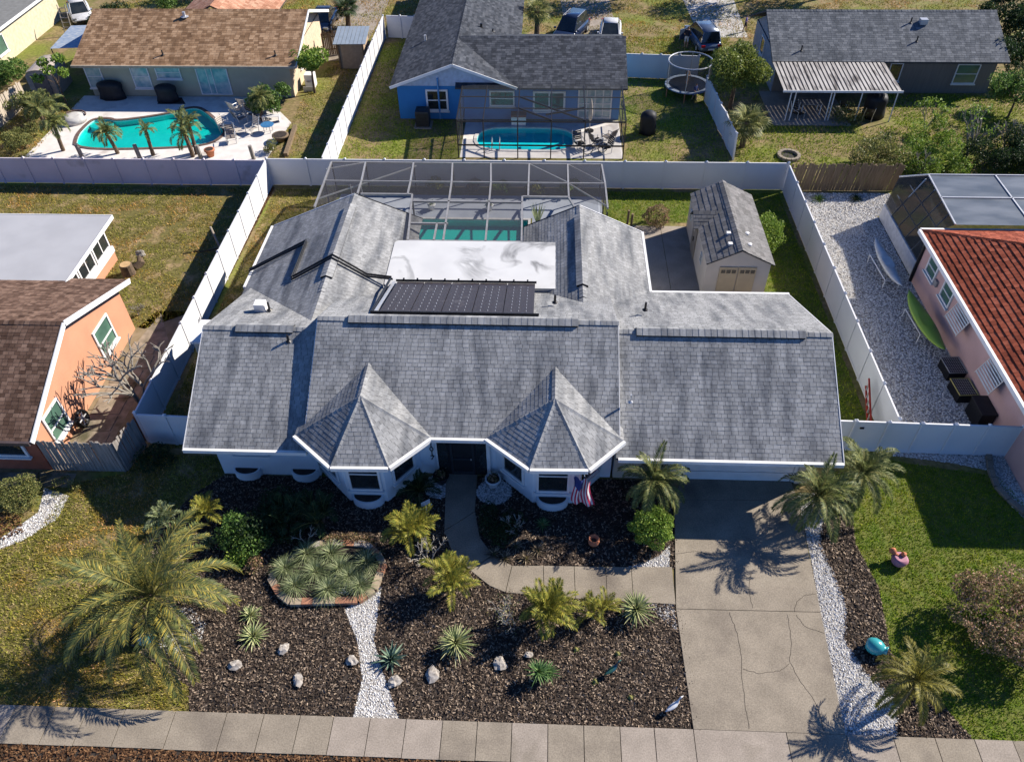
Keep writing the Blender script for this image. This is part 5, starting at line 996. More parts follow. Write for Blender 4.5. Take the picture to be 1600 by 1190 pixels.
for k, (x, lab) in enumerate(((-6.6,'yellow crotons'),(-4.3,'tall spindly shrub'),(-2.5,'low green shrubs'),(-.6,'yellow leafed clump'),(1.6,'small pale shrubs'))):
    bush('shrub', '%s in the planter strip behind the pool cage, %s from the left' % (lab, ('first','second','third','fourth','fifth')[k]), (x,41.7,0), clumpset(6,.45,.45,.28,20+k), 1100, .1, (g_yel,g_red,g_lt,g_yel,g_lt)[k], group='planter strip shrubs behind the pool cage')

def bare(name, label, base, h, levels, mt, r=.06, seed=0, spread=.75, cat='tree', n0=3, kids=(2,3), leafy=None, group=None):
    rn = random.Random(seed); T = thing(name, label, cat, base, group=group); tips = []; tb = MB(); lb = MB()
    def grow(p, d, l, rr, lv, b):
        q = p+d*l; b.tube([p, p+d*l*.5+Vector((rn.uniform(-.03,.03),rn.uniform(-.03,.03),.02)), q], [rr, rr*.88, rr*.78], 6)
        if lv == 0: tips.append(q); return
        for k in range(rn.randint(*kids)):
            a = rn.uniform(0,2*PI); s = Vector((math.cos(a), math.sin(a), 0)); nd = (d+s*spread*rn.uniform(.6,1.2)+Vector((0,0,.12))).normalized(); grow(q, nd, l*rn.uniform(.66,.86), rr*.72, lv-1, lb)
    for k in range(n0):
        a = 2*PI*k/n0+rn.random(); grow(Vector((0,0,-.02)), Vector((.35*math.cos(a), .35*math.sin(a), 1)).normalized(), h*.36, r, levels, tb)
    tb.build('trunk', mt, T, kind='stuff'); 
    if lb.f: lb.build('branches', mt, T, kind='stuff')
    if leafy:
        P = np.array([t+Vector((rn.gauss(0,.12),rn.gauss(0,.12),rn.gauss(0,.1))) for t in tips for _ in range(leafy[0])]); flakes('foliage', P, leafy[1], .4, leafy[2], T, None, 1.0, LEAF)
    return T
bare('frangipani', 'leafless frangipani leaning over the left side fence', (-17.7,23.4,0), 3.1, 4, barkg, .085, 11, .9, n0=3)
bare('frangipani', 'pale leafless frangipani beside the golden palm at the walk', (-3.93,15.78,0.3)[:2]+(0,), 1.3, 3, barkw, .03, 12, .8, cat='shrub')
bare('frangipani', 'pale branched shrub with few leaves at the curved walk', (-1.05,13.49,0.3)[:2]+(0,), 1.3, 3, barkw, .022, 13, .85, cat='shrub', n0=4, leafy=(3,.07,g_ol))
bare('frangipani', 'small grey branched shrub below the right bay window', (-0.97,17.2,0.3)[:2]+(0,), .9, 3, barkw, .025, 14, .7, cat='shrub')
bare('dry_shrub', 'dry twiggy shrub beside the orange house bench', (-20.26,29.62,0.2)[:2]+(0,), .7, 3, barkg, .015, 15, 1.0, cat='shrub', n0=6)
bare('dry_shrub', 'bare arching branch above the paved planter', (-8.69,16.46,0.3)[:2]+(0,), 1.1, 2, barkw, .02, 16, .9, cat='shrub', n0=2)

# trees and palms beyond the back fence
bush('tree', 'leafy green tree between the trampoline and the metal awning', (12.9,53.2,0), clumpset(16,1.7,3.0,.95,31), 11000, .17, greens('oak_leaf', (.06,.09,.015), (.14,.18,.03), (.30,.33,.07)), cat='tree', trunk=(.1,.1,2.6,.16), aspect=.55)
bush('tree', 'yellow green plumeria tree left of the long white fence', (-17.0,55.2,0), clumpset(13,1.0,2.5,.6,32), 3200, .2, g_lt, cat='tree', trunk=(.1,.1,2.0,.1), aspect=.55)
bush('tree', 'spindly papaya tree with leafy tops near the arched shed', (-34.6,53.0,0), [(-.6,.2,3.0,.4,.4,.3),(.5,.4,3.2,.5,.5,.3),(0,-.4,2.7,.5,.4,.3),(.9,-.3,2.5,.4,.4,.3),(-.9,-.6,2.2,.4,.4,.3)], 900, .22, g_lt, cat='tree', trunk=(0,0,2.0,.06))
for k, (x, y, R, h, lab) in enumerate(((-36.2,50.5,1.7,1.2,'tangled palms and shrubs left of the turquoise pool'),(-19.3,52.0,1.3,1.1,'dark bushy plants right of the pool chairs'),(-40.5,56.5,1.6,1.3,'green scrub behind the pale picket fence'),(-31.5,71.5,2.3,1.7,'leafy bushes behind the tan roof at top left'),(-36.5,66.5,1.6,1.4,'scrub beside the parked car at top left'))):
    bush('shrub', lab, (x,y,0), clumpset(10,R,h,.65,40+k), 3600, .17, (g_ol,g_md,g_md,g_md,g_dk)[k], cat='shrubs')
for x, y, h, n_, s_, lab in (((-28.01,45.56)[0],46.0,1.9,26,1.0,'feathery palm standing in front of the turquoise pool, short trunk'),((-25.56,45.61)[0],45.8,2.3,12,.75,'thin sparse palm at the near edge of the turquoise pool'),((-22.95,45.66)[0],45.9,2.6,30,1.05,'multi stemmed palm covering the right end of turquoise pool'),((-31.8,45.92)[0],46.3,2.6,26,1.05,'clumped palm at the left end of the turquoise pool'),((-34.33,50.41)[0],49.6,2.2,30,1.2,'bushy palm behind the round pool seat'),((-19.7,51.62)[0],50.8,2.2,24,1.05,'palm leaning over the pool deck chairs')):
    palm('garden_palm', lab, (x,y), h*.75, n_, 'gpl', 1.0, 26, .32, .04, g_py if s_ > .9 else g_lt, PYG[:5], tr=.1, sc=s_, stems=1 if n_ < 28 else 3, spread=.25, lean=(U(-.3,.3),0))
def fanpalm(label, base, h, n, mt, R=1.0, tr=.16, seed=1):
    T = thing('sabal_palm', label, 'palm', base); rn = random.Random(seed); b = MB()
    for k in range(20):
        az = 2*PI*k/20-PI; s = .95; l = R*.55*(1-.25*abs(az)/PI); a = az*.8
        p = Vector((R*.55,0,0)); d = Vector((math.cos(a), math.sin(a), -.12)); w_ = Vector((-math.sin(a), math.cos(a), 0))*.03*R
        b.face([p, p+d*l*.6+w_, p+d*l-Vector((0,0,.12*R)), p+d*l*.6-w_])
    b.tube([(0,0,0),(R*.55,0,0)], .015, 4, False); me = b.mesh('fan_leaf'); me.materials.append(mt)
    MB().tube([(0,0,-.02),(.05,0,h*.5),(0,0,h)], [tr*1.2,tr,tr*.9], 9).build('trunk', bark, T)
    for k in range(n): link('fan_leaf', me, None, T, loc=(0,0,h+rn.uniform(-.1,.1)), rot=(rn.uniform(-.3,.3), rad(-65+110*k/n), k*2.4), scale=rn.uniform(.8,1.15))
fanpalm('stout sabal palm next to the buckled white fence', (12.8,47.6,0), 1.7, 30, g_ol, 1.35)
fanpalm('tall sabal palm with brown skirt near the parked cars', ((-0.6,70.27)[0]-.3,65.5,0), 2.3, 26, g_ol, 1.2, .2, 2)
fanpalm('shaggy palm at the end of the far driveway at top', ((-16.93,70.16)[0],68.0,0), 1.6, 26, g_dk, 1.2, .2, 3)
for k, (x, y, R, h, n_, lf_, m_, lab) in enumerate(((20.5,44.9,1.5,.75,3600,.12,g_ol,'olive scrub behind the brown picket fence, left part'),(24.0,45.3,2.0,.9,4800,.12,g_lt,'bright scrub behind the brown picket fence, middle part'),(28.0,45.2,2.0,1.1,4800,.13,g_dk,'dark scrub behind the smoked pool enclosure'),(32.5,46.5,2.4,1.7,6000,.15,g_dk,'dense dark bushes at the right edge above the pool enclosure'),(31.5,52.0,1.8,2.0,4200,.17,g_md,'tall green bush at the right end of the taupe house'),(33.8,57.5,1.9,2.2,4500,.18,g_dk,'dark tree right of the blue grey roof'),(35.0,63.0,2.4,3.2,5000,.2,g_dk,'tall dark tree at the top right corner'),(20.3,51.4,.8,.5,1100,.12,g_ol,'scrubby bush at the edge of the awning patio'))):
    bush('shrub', lab, (x,y,0), clumpset(16,R,h,.68+.15*(h>1.5),60+k,.85), int(n_*1.5), lf_, m_, cat='shrubs', trunk=(0,0,h*.8,.08) if h > 1.4 else None)
for k, (x, y, h, lf_, lab) in enumerate(((26.8,46.6,3.0,(6,.2,g_lt),'branching papaya like tree with bright leaf tops before taupe house'),(29.2,46.8,2.6,None,'leafless forked tree among the right scrub'),(25.3,50.0,2.0,(8,.2,g_lt),'small leafy sapling near the taupe wall'),(23.0,44.3,1.5,None,'thin bare twigs rising from the olive scrub'))):
    bare('young_tree', lab, (x,y,0), h, 3, barkg, .06 if k < 2 else .03, 70+k, .55, n0=3, leafy=lf_)
rosette('cycad', 'fern like clump at the foot of the brown picket fence', (16.2,41.2), 50, .6, .05, g_md, cat='fern', seed=31, bend=60)
rosette('cycad', 'dark fern clump beside the fallen leaves near the smoked enclosure', (18.4,41.3), 50, .6, .05, g_dk, cat='fern', seed=32, bend=60)
for k, (x, y) in enumerate(((9.5,76.5),(19.5,75.5),(27.0,76.5),(-27.0,79.0))):
    bush('tree', 'tall street tree beyond the far houses, %s' % ('behind the parked cars','behind the small person','behind the blue grey roof','behind the tan roof')[k], (x,y,0), clumpset(14,2.4,5.2,1.1,90+k), 4200, .24, g_md, cat='tree', trunk=(.2,.1,4.4,.22), group='street trees beyond the far houses')
bush('shrub', 'dense palm like thicket left of the turquoise pool by fence', (-34.6,46.8,0), clumpset(10,1.0,.8,.5,95), 2600, .18, g_ol, cat='shrubs', aspect=.25)
bush('shrub', 'bright hedge mass below the leafless forked tree', (30.3,44.6,0), clumpset(12,1.5,1.0,.6,96), 4200, .14, g_md, cat='shrubs')
bush('shrub', 'yellow green weeds along the grassy middle before taupe house', (25.5,48.2,0), clumpset(14,2.2,.35,.4,97), 3600, .12, g_lt, cat='shrubs')

# ---------------------------------------------------------------- front garden objects
pav = [mat('paver_tan', (.42,.33,.23), (.34,.27,.19), 3, .9, bump=.3), mat('paver_red', (.42,.20,.12), (.36,.17,.1), 3, .9, bump=.3), mat('paver_grey', (.36,.33,.29), rough=.9, bump=.3)]
PL = thing('planter', 'low hexagonal planter edged with tan and red pavers', 'planter')
ring = [(-9.66,14.9), (-9.16,14.26), (-8.69,13.95), (-6.32,14.1), (-5.82,14.53), (-5.64,15.59), (-5.94,16.02), (-6.45,16.42), (-7.72,16.47), (-8.6,16.27)]
for a, c in zip(ring, ring[1:]+ring[:1]):
    d = Vector((c[0]-a[0], c[1]-a[1])); n = max(1, int(round(d.length/.42)))
    for k in range(n):
        p = (a[0]+d.x*(k+.5)/n, a[1]+d.y*(k+.5)/n); MB().obox((p[0],p[1],.09), (d.length/n-.015, .26, .18+U(-.01,.01)), math.atan2(d.y,d.x)+U(-.02,.02)).build('paver', random.choice(pav), PL)
b = MB(); b.prism([(x*.985+(-5.8-0)*0, y) for x, y in ring], .0, .1); b.build('soil', mulchb, PL)
PB = [(x, y) for x, y in ring]; stones('gravel', 'grey stones filling the front of the paved planter', [(-7.44,15.1), (-6.13,15.01), (-6.36,14.35), (-7.39,14.27)], 220, .07, gravm, z=.105)
rockm = mat('pale_rock', (.46,.42,.37), (.24,.21,.18), 9, .95, bump=.6, bscale=20)
rl = ['left of all, nearest the date palm','behind the leftmost rocks','between the left rocks and gravel path','right beside the gravel path on its left','square and pitted, right of the gravel path','long and bird shaped near the variegated yucca','beside the green twin yucca','small, behind the green twin yucca']
for k, (q, s_) in enumerate((((-9.98,11.61),.2),((-8.54,12.22),.19),((-7.78,11.16),.2),((-6.13,11.89),.2),((-4.59,11.22),.22),((-3.38,11.52),.26),((-1.17,11.95),.24),((-0.22,12.3),.13))):
    o = MB().blob((0,0,.06), (s_*1.15,s_*.85,s_*.42), 90+k, .28, 9, 6).build('rock', rockm, None, False); o.location = (q[0],q[1],.02); o.rotation_euler = (0,0,k*.9)
    tag(o, 'pale coral rock in the mulch, '+rl[k], 'rock', 'pale rocks in the mulch bed')
teal = mat('teal_glaze', (.05,.36,.38), (.04,.30,.32), 3, .25, spec=.6); terra = mat('terracotta', (.55,.20,.10), (.45,.16,.08), 4, .8)
JAR = [(.02,0),(.22,.0),(.34,.14),(.40,.34),(.36,.56),(.24,.72),(.17,.78),(.20,.86),(.24,.9),(.20,.9),(.14,.8),(.0,.78)]
J = thing('tipped_jar', 'tipped over teal ceramic jar in the mulch by the right lawn', 'jar', (11.33,12.88)+(.28,)); o = MB().lathe([(r*.72,z*.75-.3) for r, z in JAR], 22, cap=False).build('jar', teal, J, True); o.rotation_euler = (0,rad(82),rad(-30))
rosette('succulent', 'small spiky plant growing out of the tipped teal jar', (11.51,12.56,0.2), 26, .25, .03, g_tuft, cat='succulent', seed=8, z=.15)
J = thing('tipped_jar', 'teal ceramic jar lying under the big date palm', 'jar', (-13.29,12.34)+(.22,)); o = MB().lathe([(r*.55,z*.6-.22) for r, z in JAR], 20, cap=False).build('jar', teal, J, True); o.rotation_euler = (0,rad(75),rad(20))
for q, lab in (((-3.92,19.57), 'black flower pot on white pebbles left of the front door'), ((-1.82,19.48), 'pale flower pot on white pebbles right of the front door')):
    P_ = thing('flower_pot', lab, 'flower pot', q+(.02,)); m_ = blackm if 'black' in lab else trim
    MB().lathe([(.2,0),(.27,.3),(.33,.34),(.33,.40),(.27,.40),(.25,.34)], 20, cap=False).build('pot', m_, P_, True); MB().lathe([(.26,.33),(.26,.35)], 16).build('soil', mulchb, P_)
    flakes('foliage', rng.normal(0,.11,(90,3))*np.array([1,1,.5])+np.array([0,0,.45]), .12, .5, g_red, P_, None, 1.0, LEAF)
O_ = thing('terracotta_ornament', 'small terracotta pot ornament in the mulch near the clipped bush', 'pot', (2.1,16.78)+(.02,)); MB().lathe([(.1,0),(.2,.1),(.22,.24),(.16,.3),(.21,.36),(.16,.36),(.1,.26)], 16, cap=False).build('pot', terra, O_, True); MB().lathe([(.12,.2),(.12,.24)], 12).build('soil', mulchb, O_)
pinkp = mat('pink_glaze', (.45,.20,.26), rough=.6)
O_ = thing('pink_planter', 'pink planter with a terracotta head standing on the lawn', 'planter', (13.18,16.31)+(0,)); MB().lathe([(.16,0),(.26,.14),(.3,.32),(.22,.44),(.2,.44)], 18).build('pot', pinkp, O_, True); MB().blob((-.26,.2,.5),(.12,.12,.14),5,.2).build('head', terra, O_, True); MB().blob((.1,.08,.48),(.1,.1,.1),6,.2).build('head', terra, O_, True); MB().tube([(-.05,.05,.4),(-.22,.16,.46)],.06,8).build('neck', terra, O_)
def bird(label, loc, rz, bodym, neckm, s=1.):
    T = thing('bird_statue', label, 'statue', loc, rz)
    b = MB(); rings = []
    for t, r, z in ((-.42,.015,.36),(-.3,.06,.36),(-.1,.12,.38),(.1,.12,.42),(.22,.07,.5),(.26,.035,.62),(.29,.03,.74),(.34,.045,.8),(.4,.03,.8),(.5,.006,.77)): rings.append([(t*s, r*s*math.cos(a*PI/4), (z+r*.9*math.sin(a*PI/4))*s) for a in range(8)])
    b.loft(rings); b.build('body', bodym, T, True)
    for y in (-.05,.05): MB().tube([(.02*s,y*s,-.02),(.03*s,y*s,.16*s),(0,y*s,.34*s)], .014*s, 6).build('leg', neckm, T)
    return T
bird('small blue green peacock statue standing in the mulch', (2.51,11.77)+(0,), .6, mat('peacock', (.02,.08,.12), (.04,.12,.05), 6, .4), blackm, .75)
bird('white wading bird statue near the sidewalk corner of the mulch', (4.39,10.65)+(0,), .6, mat('white_bird', (.7,.7,.7), rough=.6), blackm, .75)
for k, q in enumerate(((3.09,10.98), (2.76,12.45), (1.37,12.56), (1.98,11.47))): rosette('seedling', 'tiny green seedling in open mulch, number %s from the driveway' % ('one','two','three','four')[k], q, 9, .16, .03, g_lt, cat='seedling', e=(60,20), group='seedlings in the open mulch')
b = thing('birdbath_stand', 'white metal trellis ornament beside the clumping palm at left bay', 'ornament', (-4.3,17.9)+(0,))
MB().obox((0,0,.55), (.5,.03,.03), .6).build('crossbar', trim, b); MB().tube([(0,0,-.02),(0,0,.85)], .02, 6).build('post', trim, b); MB().obox((0,0,.8), (.36,.03,.22), .6).build('plate', trim, b)
# utility bump-out on the left wall
HB = thing('utility_hood', 'pale arched utility enclosure on the left wall of the grey house', 'enclosure')
MB().box(-15.15,-13.7,24.9,26.2,0,2.5).build('case', wallc, HB); MB().box(-15.25,-13.6,24.8,26.3,2.503,2.62).build('lid', trim, HB); b = MB(); b.lathe([(.45,0),(.45,.06)], 18); o = b.build('arch', trim, HB); o.rotation_euler = (0,-PI/2,0); o.location = (-15.16,25.55,1.9)

# ---------------------------------------------------------------- garden shed
SH = thing('garden_shed', 'beige resin garden shed with grey shingled roof and dormer', 'shed')
resin = mat('beige_resin', (.64,.55,.46), (.58,.5,.42), 1.5, .6); resind = mat('tan_door', (.55,.42,.26), (.5,.38,.24), 3, .6)
x0,x1,y0,y1,zx,zr2 = 8.08,11.2,31.9,38.2,2.1,2.9; xm = 9.64
MB().box(x0,x1,y0,y1,0,zx).build('wall', resin, SH)
MB().raw([(x0,y0,zx),(x1,y0,zx),(xm,y0,zr2-.08)], [(0,1,2)]).build('gable', resin, SH); MB().raw([(x0,y1,zx),(x1,y1,zx),(xm,y1,zr2-.08)], [(0,2,1)]).build('gable', resin, SH)
sh_shed = roofmat('resin_shingle', [(0,(.13,.125,.12)),(.5,(.17,.165,.16)),(1,(.21,.2,.195))], (1.05,1.05,1.05), (.9,.9,.9))
SR = roof(SH, [[(x0-.04,y1+.1,zx-.02),(x0-.04,y0-.12,zx-.02),(xm,y0-.12,zr2),(xm,y1+.1,zr2)], [(x1+.15,y0-.12,zx-.05),(x1+.15,y1+.1,zx-.05),(xm,y1+.1,zr2),(xm,y0-.12,zr2)]], sh_shed, course=.28, tab=.34, thick=.06, t=.02)
caps(SR, (xm,y0-.12,zr2), (xm,y1+.1,zr2), sh_shed, w=.2)
# dormer over the side door
DY0, DY1 = 34.9, 36.3; dm_ = (DY0+DY1)/2
roof(SH, [[(x0-.3,DY0,zx-.02),(xm-.5,DY0,zx-.02),(xm-.35,dm_,zx+.6),(x0-.32,dm_,zx+.6)], [(xm-.5,DY1,zx-.02),(x0-.3,DY1,zx-.02),(x0-.32,dm_,zx+.6),(xm-.35,dm_,zx+.6)]], sh_shed, course=.2, tab=.3, thick=.05, t=.015, name='dormer_roof')
MB().raw([(x0-.2,DY0+.05,zx-.3),(x0-.2,DY1-.05,zx-.3),(x0-.2,dm_,zx+.5)], [(0,2,1)]).build('gable', resin, SH)
o = MB().box(x0-.05,x0-.003,DY0+.12,DY1-.12,.05,1.9).build('side_door', mat('shed_door', (.30,.25,.2), rough=.6), SH); MB().box(x0-.09,x0-.052,dm_-.05,dm_+.05,.85,1.1).build('handle', blackm, o)
for y in (33.3, 37.3): window(SH, (x0,y,1.35), .42, .55, PI, pane=glass, mull=(0,), bars=(0,), fw=.05, sill=False, depth=.04)
for xa, xb in ((8.75,9.62),(9.68,10.55)):
    o = MB().box(xa,xb,y0-.06,y0-.003,.05,1.85).build('front_door', resind, SH)
    for k in range(3): MB().box(xa+.08+k*.26,xa+.28+k*.26,y0-.075,y0-.062,1.5,1.7).build('pane', glass, o)
for xx, yy in ((9.2,32.6),(9.25,33.5)): z_ = zx-.05+(xx-(x0-.15))/(xm-x0+.15)*(zr2-zx+.05); MB().obox((xx,yy,z_+.04), (.2,.2,.1)).build('roof_vent', trim, SR)
for xx, yy in ((10.15,32.6),(10.2,33.6)): z_ = zr2-(xx-xm)/(x1+.15-xm)*(zr2-zx+.05); MB().lathe([(.11,0),(.11,.07),(.02,.1)], 10, (xx,yy,z_+.02)).build('roof_vent', trim, SR)
for k, (q, h_) in enumerate((((4.77,38.42),.9),((4.98,38.29),.75))):
    o = MB().tube([(q[0],q[1],0),(q[0]+.02,q[1],h_)], .07, 8).build('wooden_stake', woodb); tag(o, 'brown wooden stake behind the rear roof wing, the %s one' % ('taller','shorter')[k], 'stake', 'stakes behind the rear wing')
# red ladder leaning on the right fence
LD = thing('ladder', 'red stepladder lying against the inside of the right fence', 'ladder', (13.95,22.6,.0)); redm = mat('red_fibreglass', (.45,.05,.03), rough=.5)
for dz in (0,.45): MB().tube([(-.1,0,.12+dz),(.12,2.0,.95+dz)], .045, 4).build('rail', redm, LD)
for k in range(6): t = .1+k*.16; MB().tube([(-.1+.22*t,2.0*t,.12+.83*t),(-.1+.22*t,2.0*t,.57+.83*t)], .035, 4).build('rung', alum, LD)
# ---------------------------------------------------------------- gravel yard things
def kayak(label, a, c, mt, w=.38):
    T = thing('kayak', label, 'kayak'); A, B = Vector(a), Vector(c); d = B-A; u = d.normalized(); s = Vector((-u.y,u.x,0)); rings = []
    for i in range(15):
        t = i/14; r = max(.01, w*math.sin(PI*t)**.65); lift = .22*(2*t-1)**4; rings.append([A+d*t+s*r*math.cos(q*PI/5)+Vector((0,0,lift+.16*r/w*math.sin(q*PI/5)*(1 if q < 6 else 1.0))) for q in range(10)])
    MB().loft(rings).build('hull', mt, T, True)
    m_ = A+d*.5; MB().raw([m_+u*x+s*y*.24+Vector((0,0,.172)) for x, y in ((-.5,-.6),(-.3,-1),(.3,-1),(.5,-.6),(.5,.6),(.3,1),(-.3,1),(-.5,.6))], [tuple(range(8))]).build('cockpit', blackm if 'green' in label and False else mt, T)
    return T
kayak('white kayak on a rack beside the low white wall', (17.73,35.95,0.75), (17.84,31.73,0.75), mat('white_gelcoat', (.60,.60,.58), rough=.3), .31)
kayak('green kayak on a rack beside the pink house', (18.06,31.42,0.75), (18.27,27.02,0.75), mat('green_gelcoat', (.30,.46,.06), (.28,.42,.06), 2, .3), .44)
for (a, c, lab) in (((17.74,35.02,0.5), (17.87,32.79,0.5), 'pale pipe rack under the white kayak'), ((18.17,30.53,0.5), (18.27,28.63,0.5), 'pale pipe rack under the green kayak')):
    T = thing('kayak_rack', lab, 'rack'); a, c = Vector(a), Vector(c); u = (c-a).normalized(); s = Vector((-u.y,u.x,0))
    for q in (a, c):
        for sg in (-.42,.38): MB().tube([q+s*sg+Vector((0,0,-.5)), q+s*sg], .03, 6).build('leg', trim, T)
        MB().tube([q+s*-.42, q+s*.38], .03, 6).build('crossbar', trim, T)
    for sg in (-.42,.38): MB().tube([a+s*sg, c+s*sg], .03, 6).build('rail', trim, T)
yel = mat('yellow_rope', (.55,.45,.15), rough=.8)
for q, lab, mt in (((18.66,26.51,0.6), 'wire trap cage with grey rim nearest the green kayak', greyal), ((18.6,25.11,0.6), 'wire trap cage with yellow rim beside the pink wall', yel)):
    T = thing('wire_cage', lab, 'cage', (q[0],q[1],0), .05); 
    MB().box(-.38,.38,-.5,.5,.02,.5).build('case', blackm, T); b = MB()
    for i in range(9): b.box(-.38+i*.095-.006,-.38+i*.095+.006,-.5,.5,.505,.515)
    for i in range(11): b.box(-.38,.38,-.5+i*.1-.006,-.5+i*.1+.006,.517,.525)
    b.build('mesh_grid', alum, T, kind='stuff')
    MB().tube([(-.4,-.52,.52),(.4,-.52,.52),(.4,.52,.52),(-.4,.52,.52),(-.4,-.52,.52)], .028, 6).build('rim', mt, T)
T = thing('storage_bin', 'black rectangular bin at the gate end of the gravel yard', 'bin', (18.75,23.6,0)); MB().box(-.3,.3,-.55,.55,0,.85).build('body', blackm, T); MB().box(-.33,.33,-.58,.58,.853,.93).build('lid', mat('bin_lid', (.03,.03,.032), rough=.5), T)
# ---------------------------------------------------------------- orange house yard
T = thing('tree_stump', 'cut log stump with fallen bark on the dry lawn', 'stump', (-22.11,33.03)+(0,)); MB().lathe([(.36,0),(.33,.3),(.32,.62),(.30,.64),(.0,.64)], 14).build('trunk', bark, T); MB().lathe([(.28,.642),(.28,.65)], 12).build('cut_face', mat('cut_wood', (.55,.36,.18), rough=.8), T)
MB().tube([(.2,.5,.05),(.45,.75,.25),(.3,1.0,.45)], [.22,.2,.12], 8).build('log', bark, T); MB().blob((.35,1.15,.5),(.25,.2,.2),3,.3).build('log', barkg, T)
T = thing('garden_bench', 'dark slatted metal bench behind the orange house corner', 'bench', (-21.84,30.33)+(0,), rad(-75))
for k in range(5): MB().box(-.55,.55,-.25+k*.1,-.18+k*.1,.42,.45).build('slat', wood, T)
for k in range(6): MB().box(-.5+k*.19,-.44+k*.19,.27,.3,.5,.95).build('back_slat', wood, T)
for x in (-.52,.52):
    for y in (-.22,.25): MB().box(x-.03,x+.03,y-.03,y+.03,0,.42 if y < 0 else .95).build('leg', darkmet, T)
T = thing('wooden_post', 'leaning wooden post with fallen branches by the left fence', 'post', (-18.0,35.6,0)); MB().tube([(0,0,0),(-.25,.2,1.2)], .06, 6).build('post', woodl, T); MB().tube([(0,-.2,.06),(-.9,-.5,.05),(-1.6,-.4,.1)], [.04,.035,.01], 5).build('branch', bark, T); MB().tube([(.1,-.6,.05),(.5,-1.0,.3),(.6,-1.6,.05)], [.04,.035,.01], 5).build('branch', barkg, T)

# ---------------------------------------------------------------- things beyond the back fence
def chair(label, loc, rz, mt, group, lounge=False):
    T = thing('deck_chair', label, 'chair', loc, rz, group)
    b = MB(); b.slab([(-.28,-.3,.42),(.28,-.3,.42),(.28,.28,.38),(-.28,.28,.38)], .04); b.build('seat', mt, T)
    for k in range(5): MB().obox((0,.36+.035*k,.5+.11*k), (.56,.03,.085), rx=-.3).build('slat', mt, T)
    for x in (-.3,.3):
        MB().tube([(x,-.3,0),(x,-.3,.6),(x,.3,.62)], .025, 5).build('arm', alum, T); MB().tube([(x,.3,0),(x,.34,.4),(x,.58,1.05)], .025, 5).build('leg', alum, T)
    if lounge: b = MB(); b.slab([(-.28,-1.1,.34),(.28,-1.1,.34),(.28,-.31,.42),(-.28,-.31,.42)], .04); b.build('leg_rest', mt, T)
sling = mat('grey_brown_sling', (.22,.19,.17), rough=.8); slingl = mat('cream_sling', (.55,.48,.4), rough=.8)
ch = [((-21.71,51.78),2.6,slingl,0,'cream chair furthest left by the pool'),((-21.24,52.39),2.9,slingl,0,'cream chair next to the furthest left one'),((-21.05,50.43),2.4,sling,0,'brown chair in front of the cream chairs'),((-20.31,51.02),1.0,sling,0,'brown chair beside the closed umbrella'),((-20.9,47.68),.3,sling,0,'dark brown chair alone near the pool end'),((-21.68,49.11),1.2,slingl,1,'low lounger touching the pool edge'),((-19.87,48.96),-.6,slingl,0,'white chair in the middle of the deck'),((-20.35,51.8),2.0,sling,1,'folded lounger leaning near the bushes')]
for q, rz, mt, lo, lab in ch: chair(lab+', turquoise pool deck', q+(.01,), rz, mt, 'pool deck chairs', lo)
T = thing('glass_table', 'blue topped low table on the pool deck', 'table', (-18.82,49.16)+(.01,)); MB().lathe([(.45,.5),(.45,.53)], 18).build('top', mat('blue_glass', (.06,.2,.4), rough=.1), T)
for a in range(4): MB().tube([(.3*math.cos(a*PI/2+.7),.3*math.sin(a*PI/2+.7),0),(.3*math.cos(a*PI/2+.7),.3*math.sin(a*PI/2+.7),.5)], .025, 5).build('leg', alum, T)
T = thing('bench', 'white slatted bench behind the low table on the pool deck', 'bench', (-18.99,50.66)+(.01,), .1)
for k in range(4): MB().box(-.6,.6,-.2+k*.11,-.12+k*.11,.4,.43).build('slat', trim, T)
for x in (-.55,.55): MB().box(x-.03,x+.03,-.2,.2,0,.397).build('leg', trim, T)
def cover(label, loc, s, seed):
    T = thing('covered_grill', label, 'grill', loc); b = MB(); rings = []
    rn = random.Random(seed)
    for z, f in ((.02,1.0),(.35,.95),(.7,.92),(.92,.98),(1.08,.9),(1.2,.55),(1.24,.1)): rings.append([(s[0]*f*math.cos(a*PI/8)*(1+.08*math.sin(a*3+z*4)), s[1]*f*math.sin(a*PI/8)*(1+.06*math.cos(a*4)), z*s[2]) for a in range(16)])
    b.loft(rings); b.build('cover', mat('black_cover', (.012,.013,.017), (.02,.021,.026), 3, .6), T, True)
    for x in (-.3,.3): MB().tube([(x*s[0]/.6,-.1,0),(x*s[0]/.6,-.1,.1)], .05, 8).build('wheel', blackm, T)
cover('large black covered grill below the pool house window', (-31.6,54.09)+(.01,), (.95,.5,1.05), 1); cover('squat black covered grill near the sliding door', (-27.37,53.73)+(.01,), (.8,.5,1.0), 2); cover('black covered smoker on the lawn beside the blue house cage', (6.8,49.41)+(.01,), (.55,.5,1.25), 3)
cover('dark round covered kettle at the end of awning patio', (22.4,52.08)+(.01,), (.75,.7,1.35), 4)
T = thing('door_mat', 'dark square mat under the squat grill', 'mat'); MB().prism([(-28.03,53.2), (-25.97,53.23), (-26.61,54.27), (-28.22,54.24)], .008, .02).build('mat', mat('dark_mat', (.05,.04,.04), rough=.9), T)
T = thing('round_daybed', 'round white cushioned seat at the end of the turquoise pool', 'seat', (-32.83,50.43)+(.01,)); MB().lathe([(.75,0),(.78,.25),(.72,.38),(.3,.42)], 20).build('cushion', mat('pool_cushion', (.55,.53,.5), rough=.8), T, True); b = MB(); b.tube([(.8*math.cos(a),.8*math.sin(a),.42) for a in np.linspace(.2,2.6,10)], .06, 6); b.build('back', copingd, T)
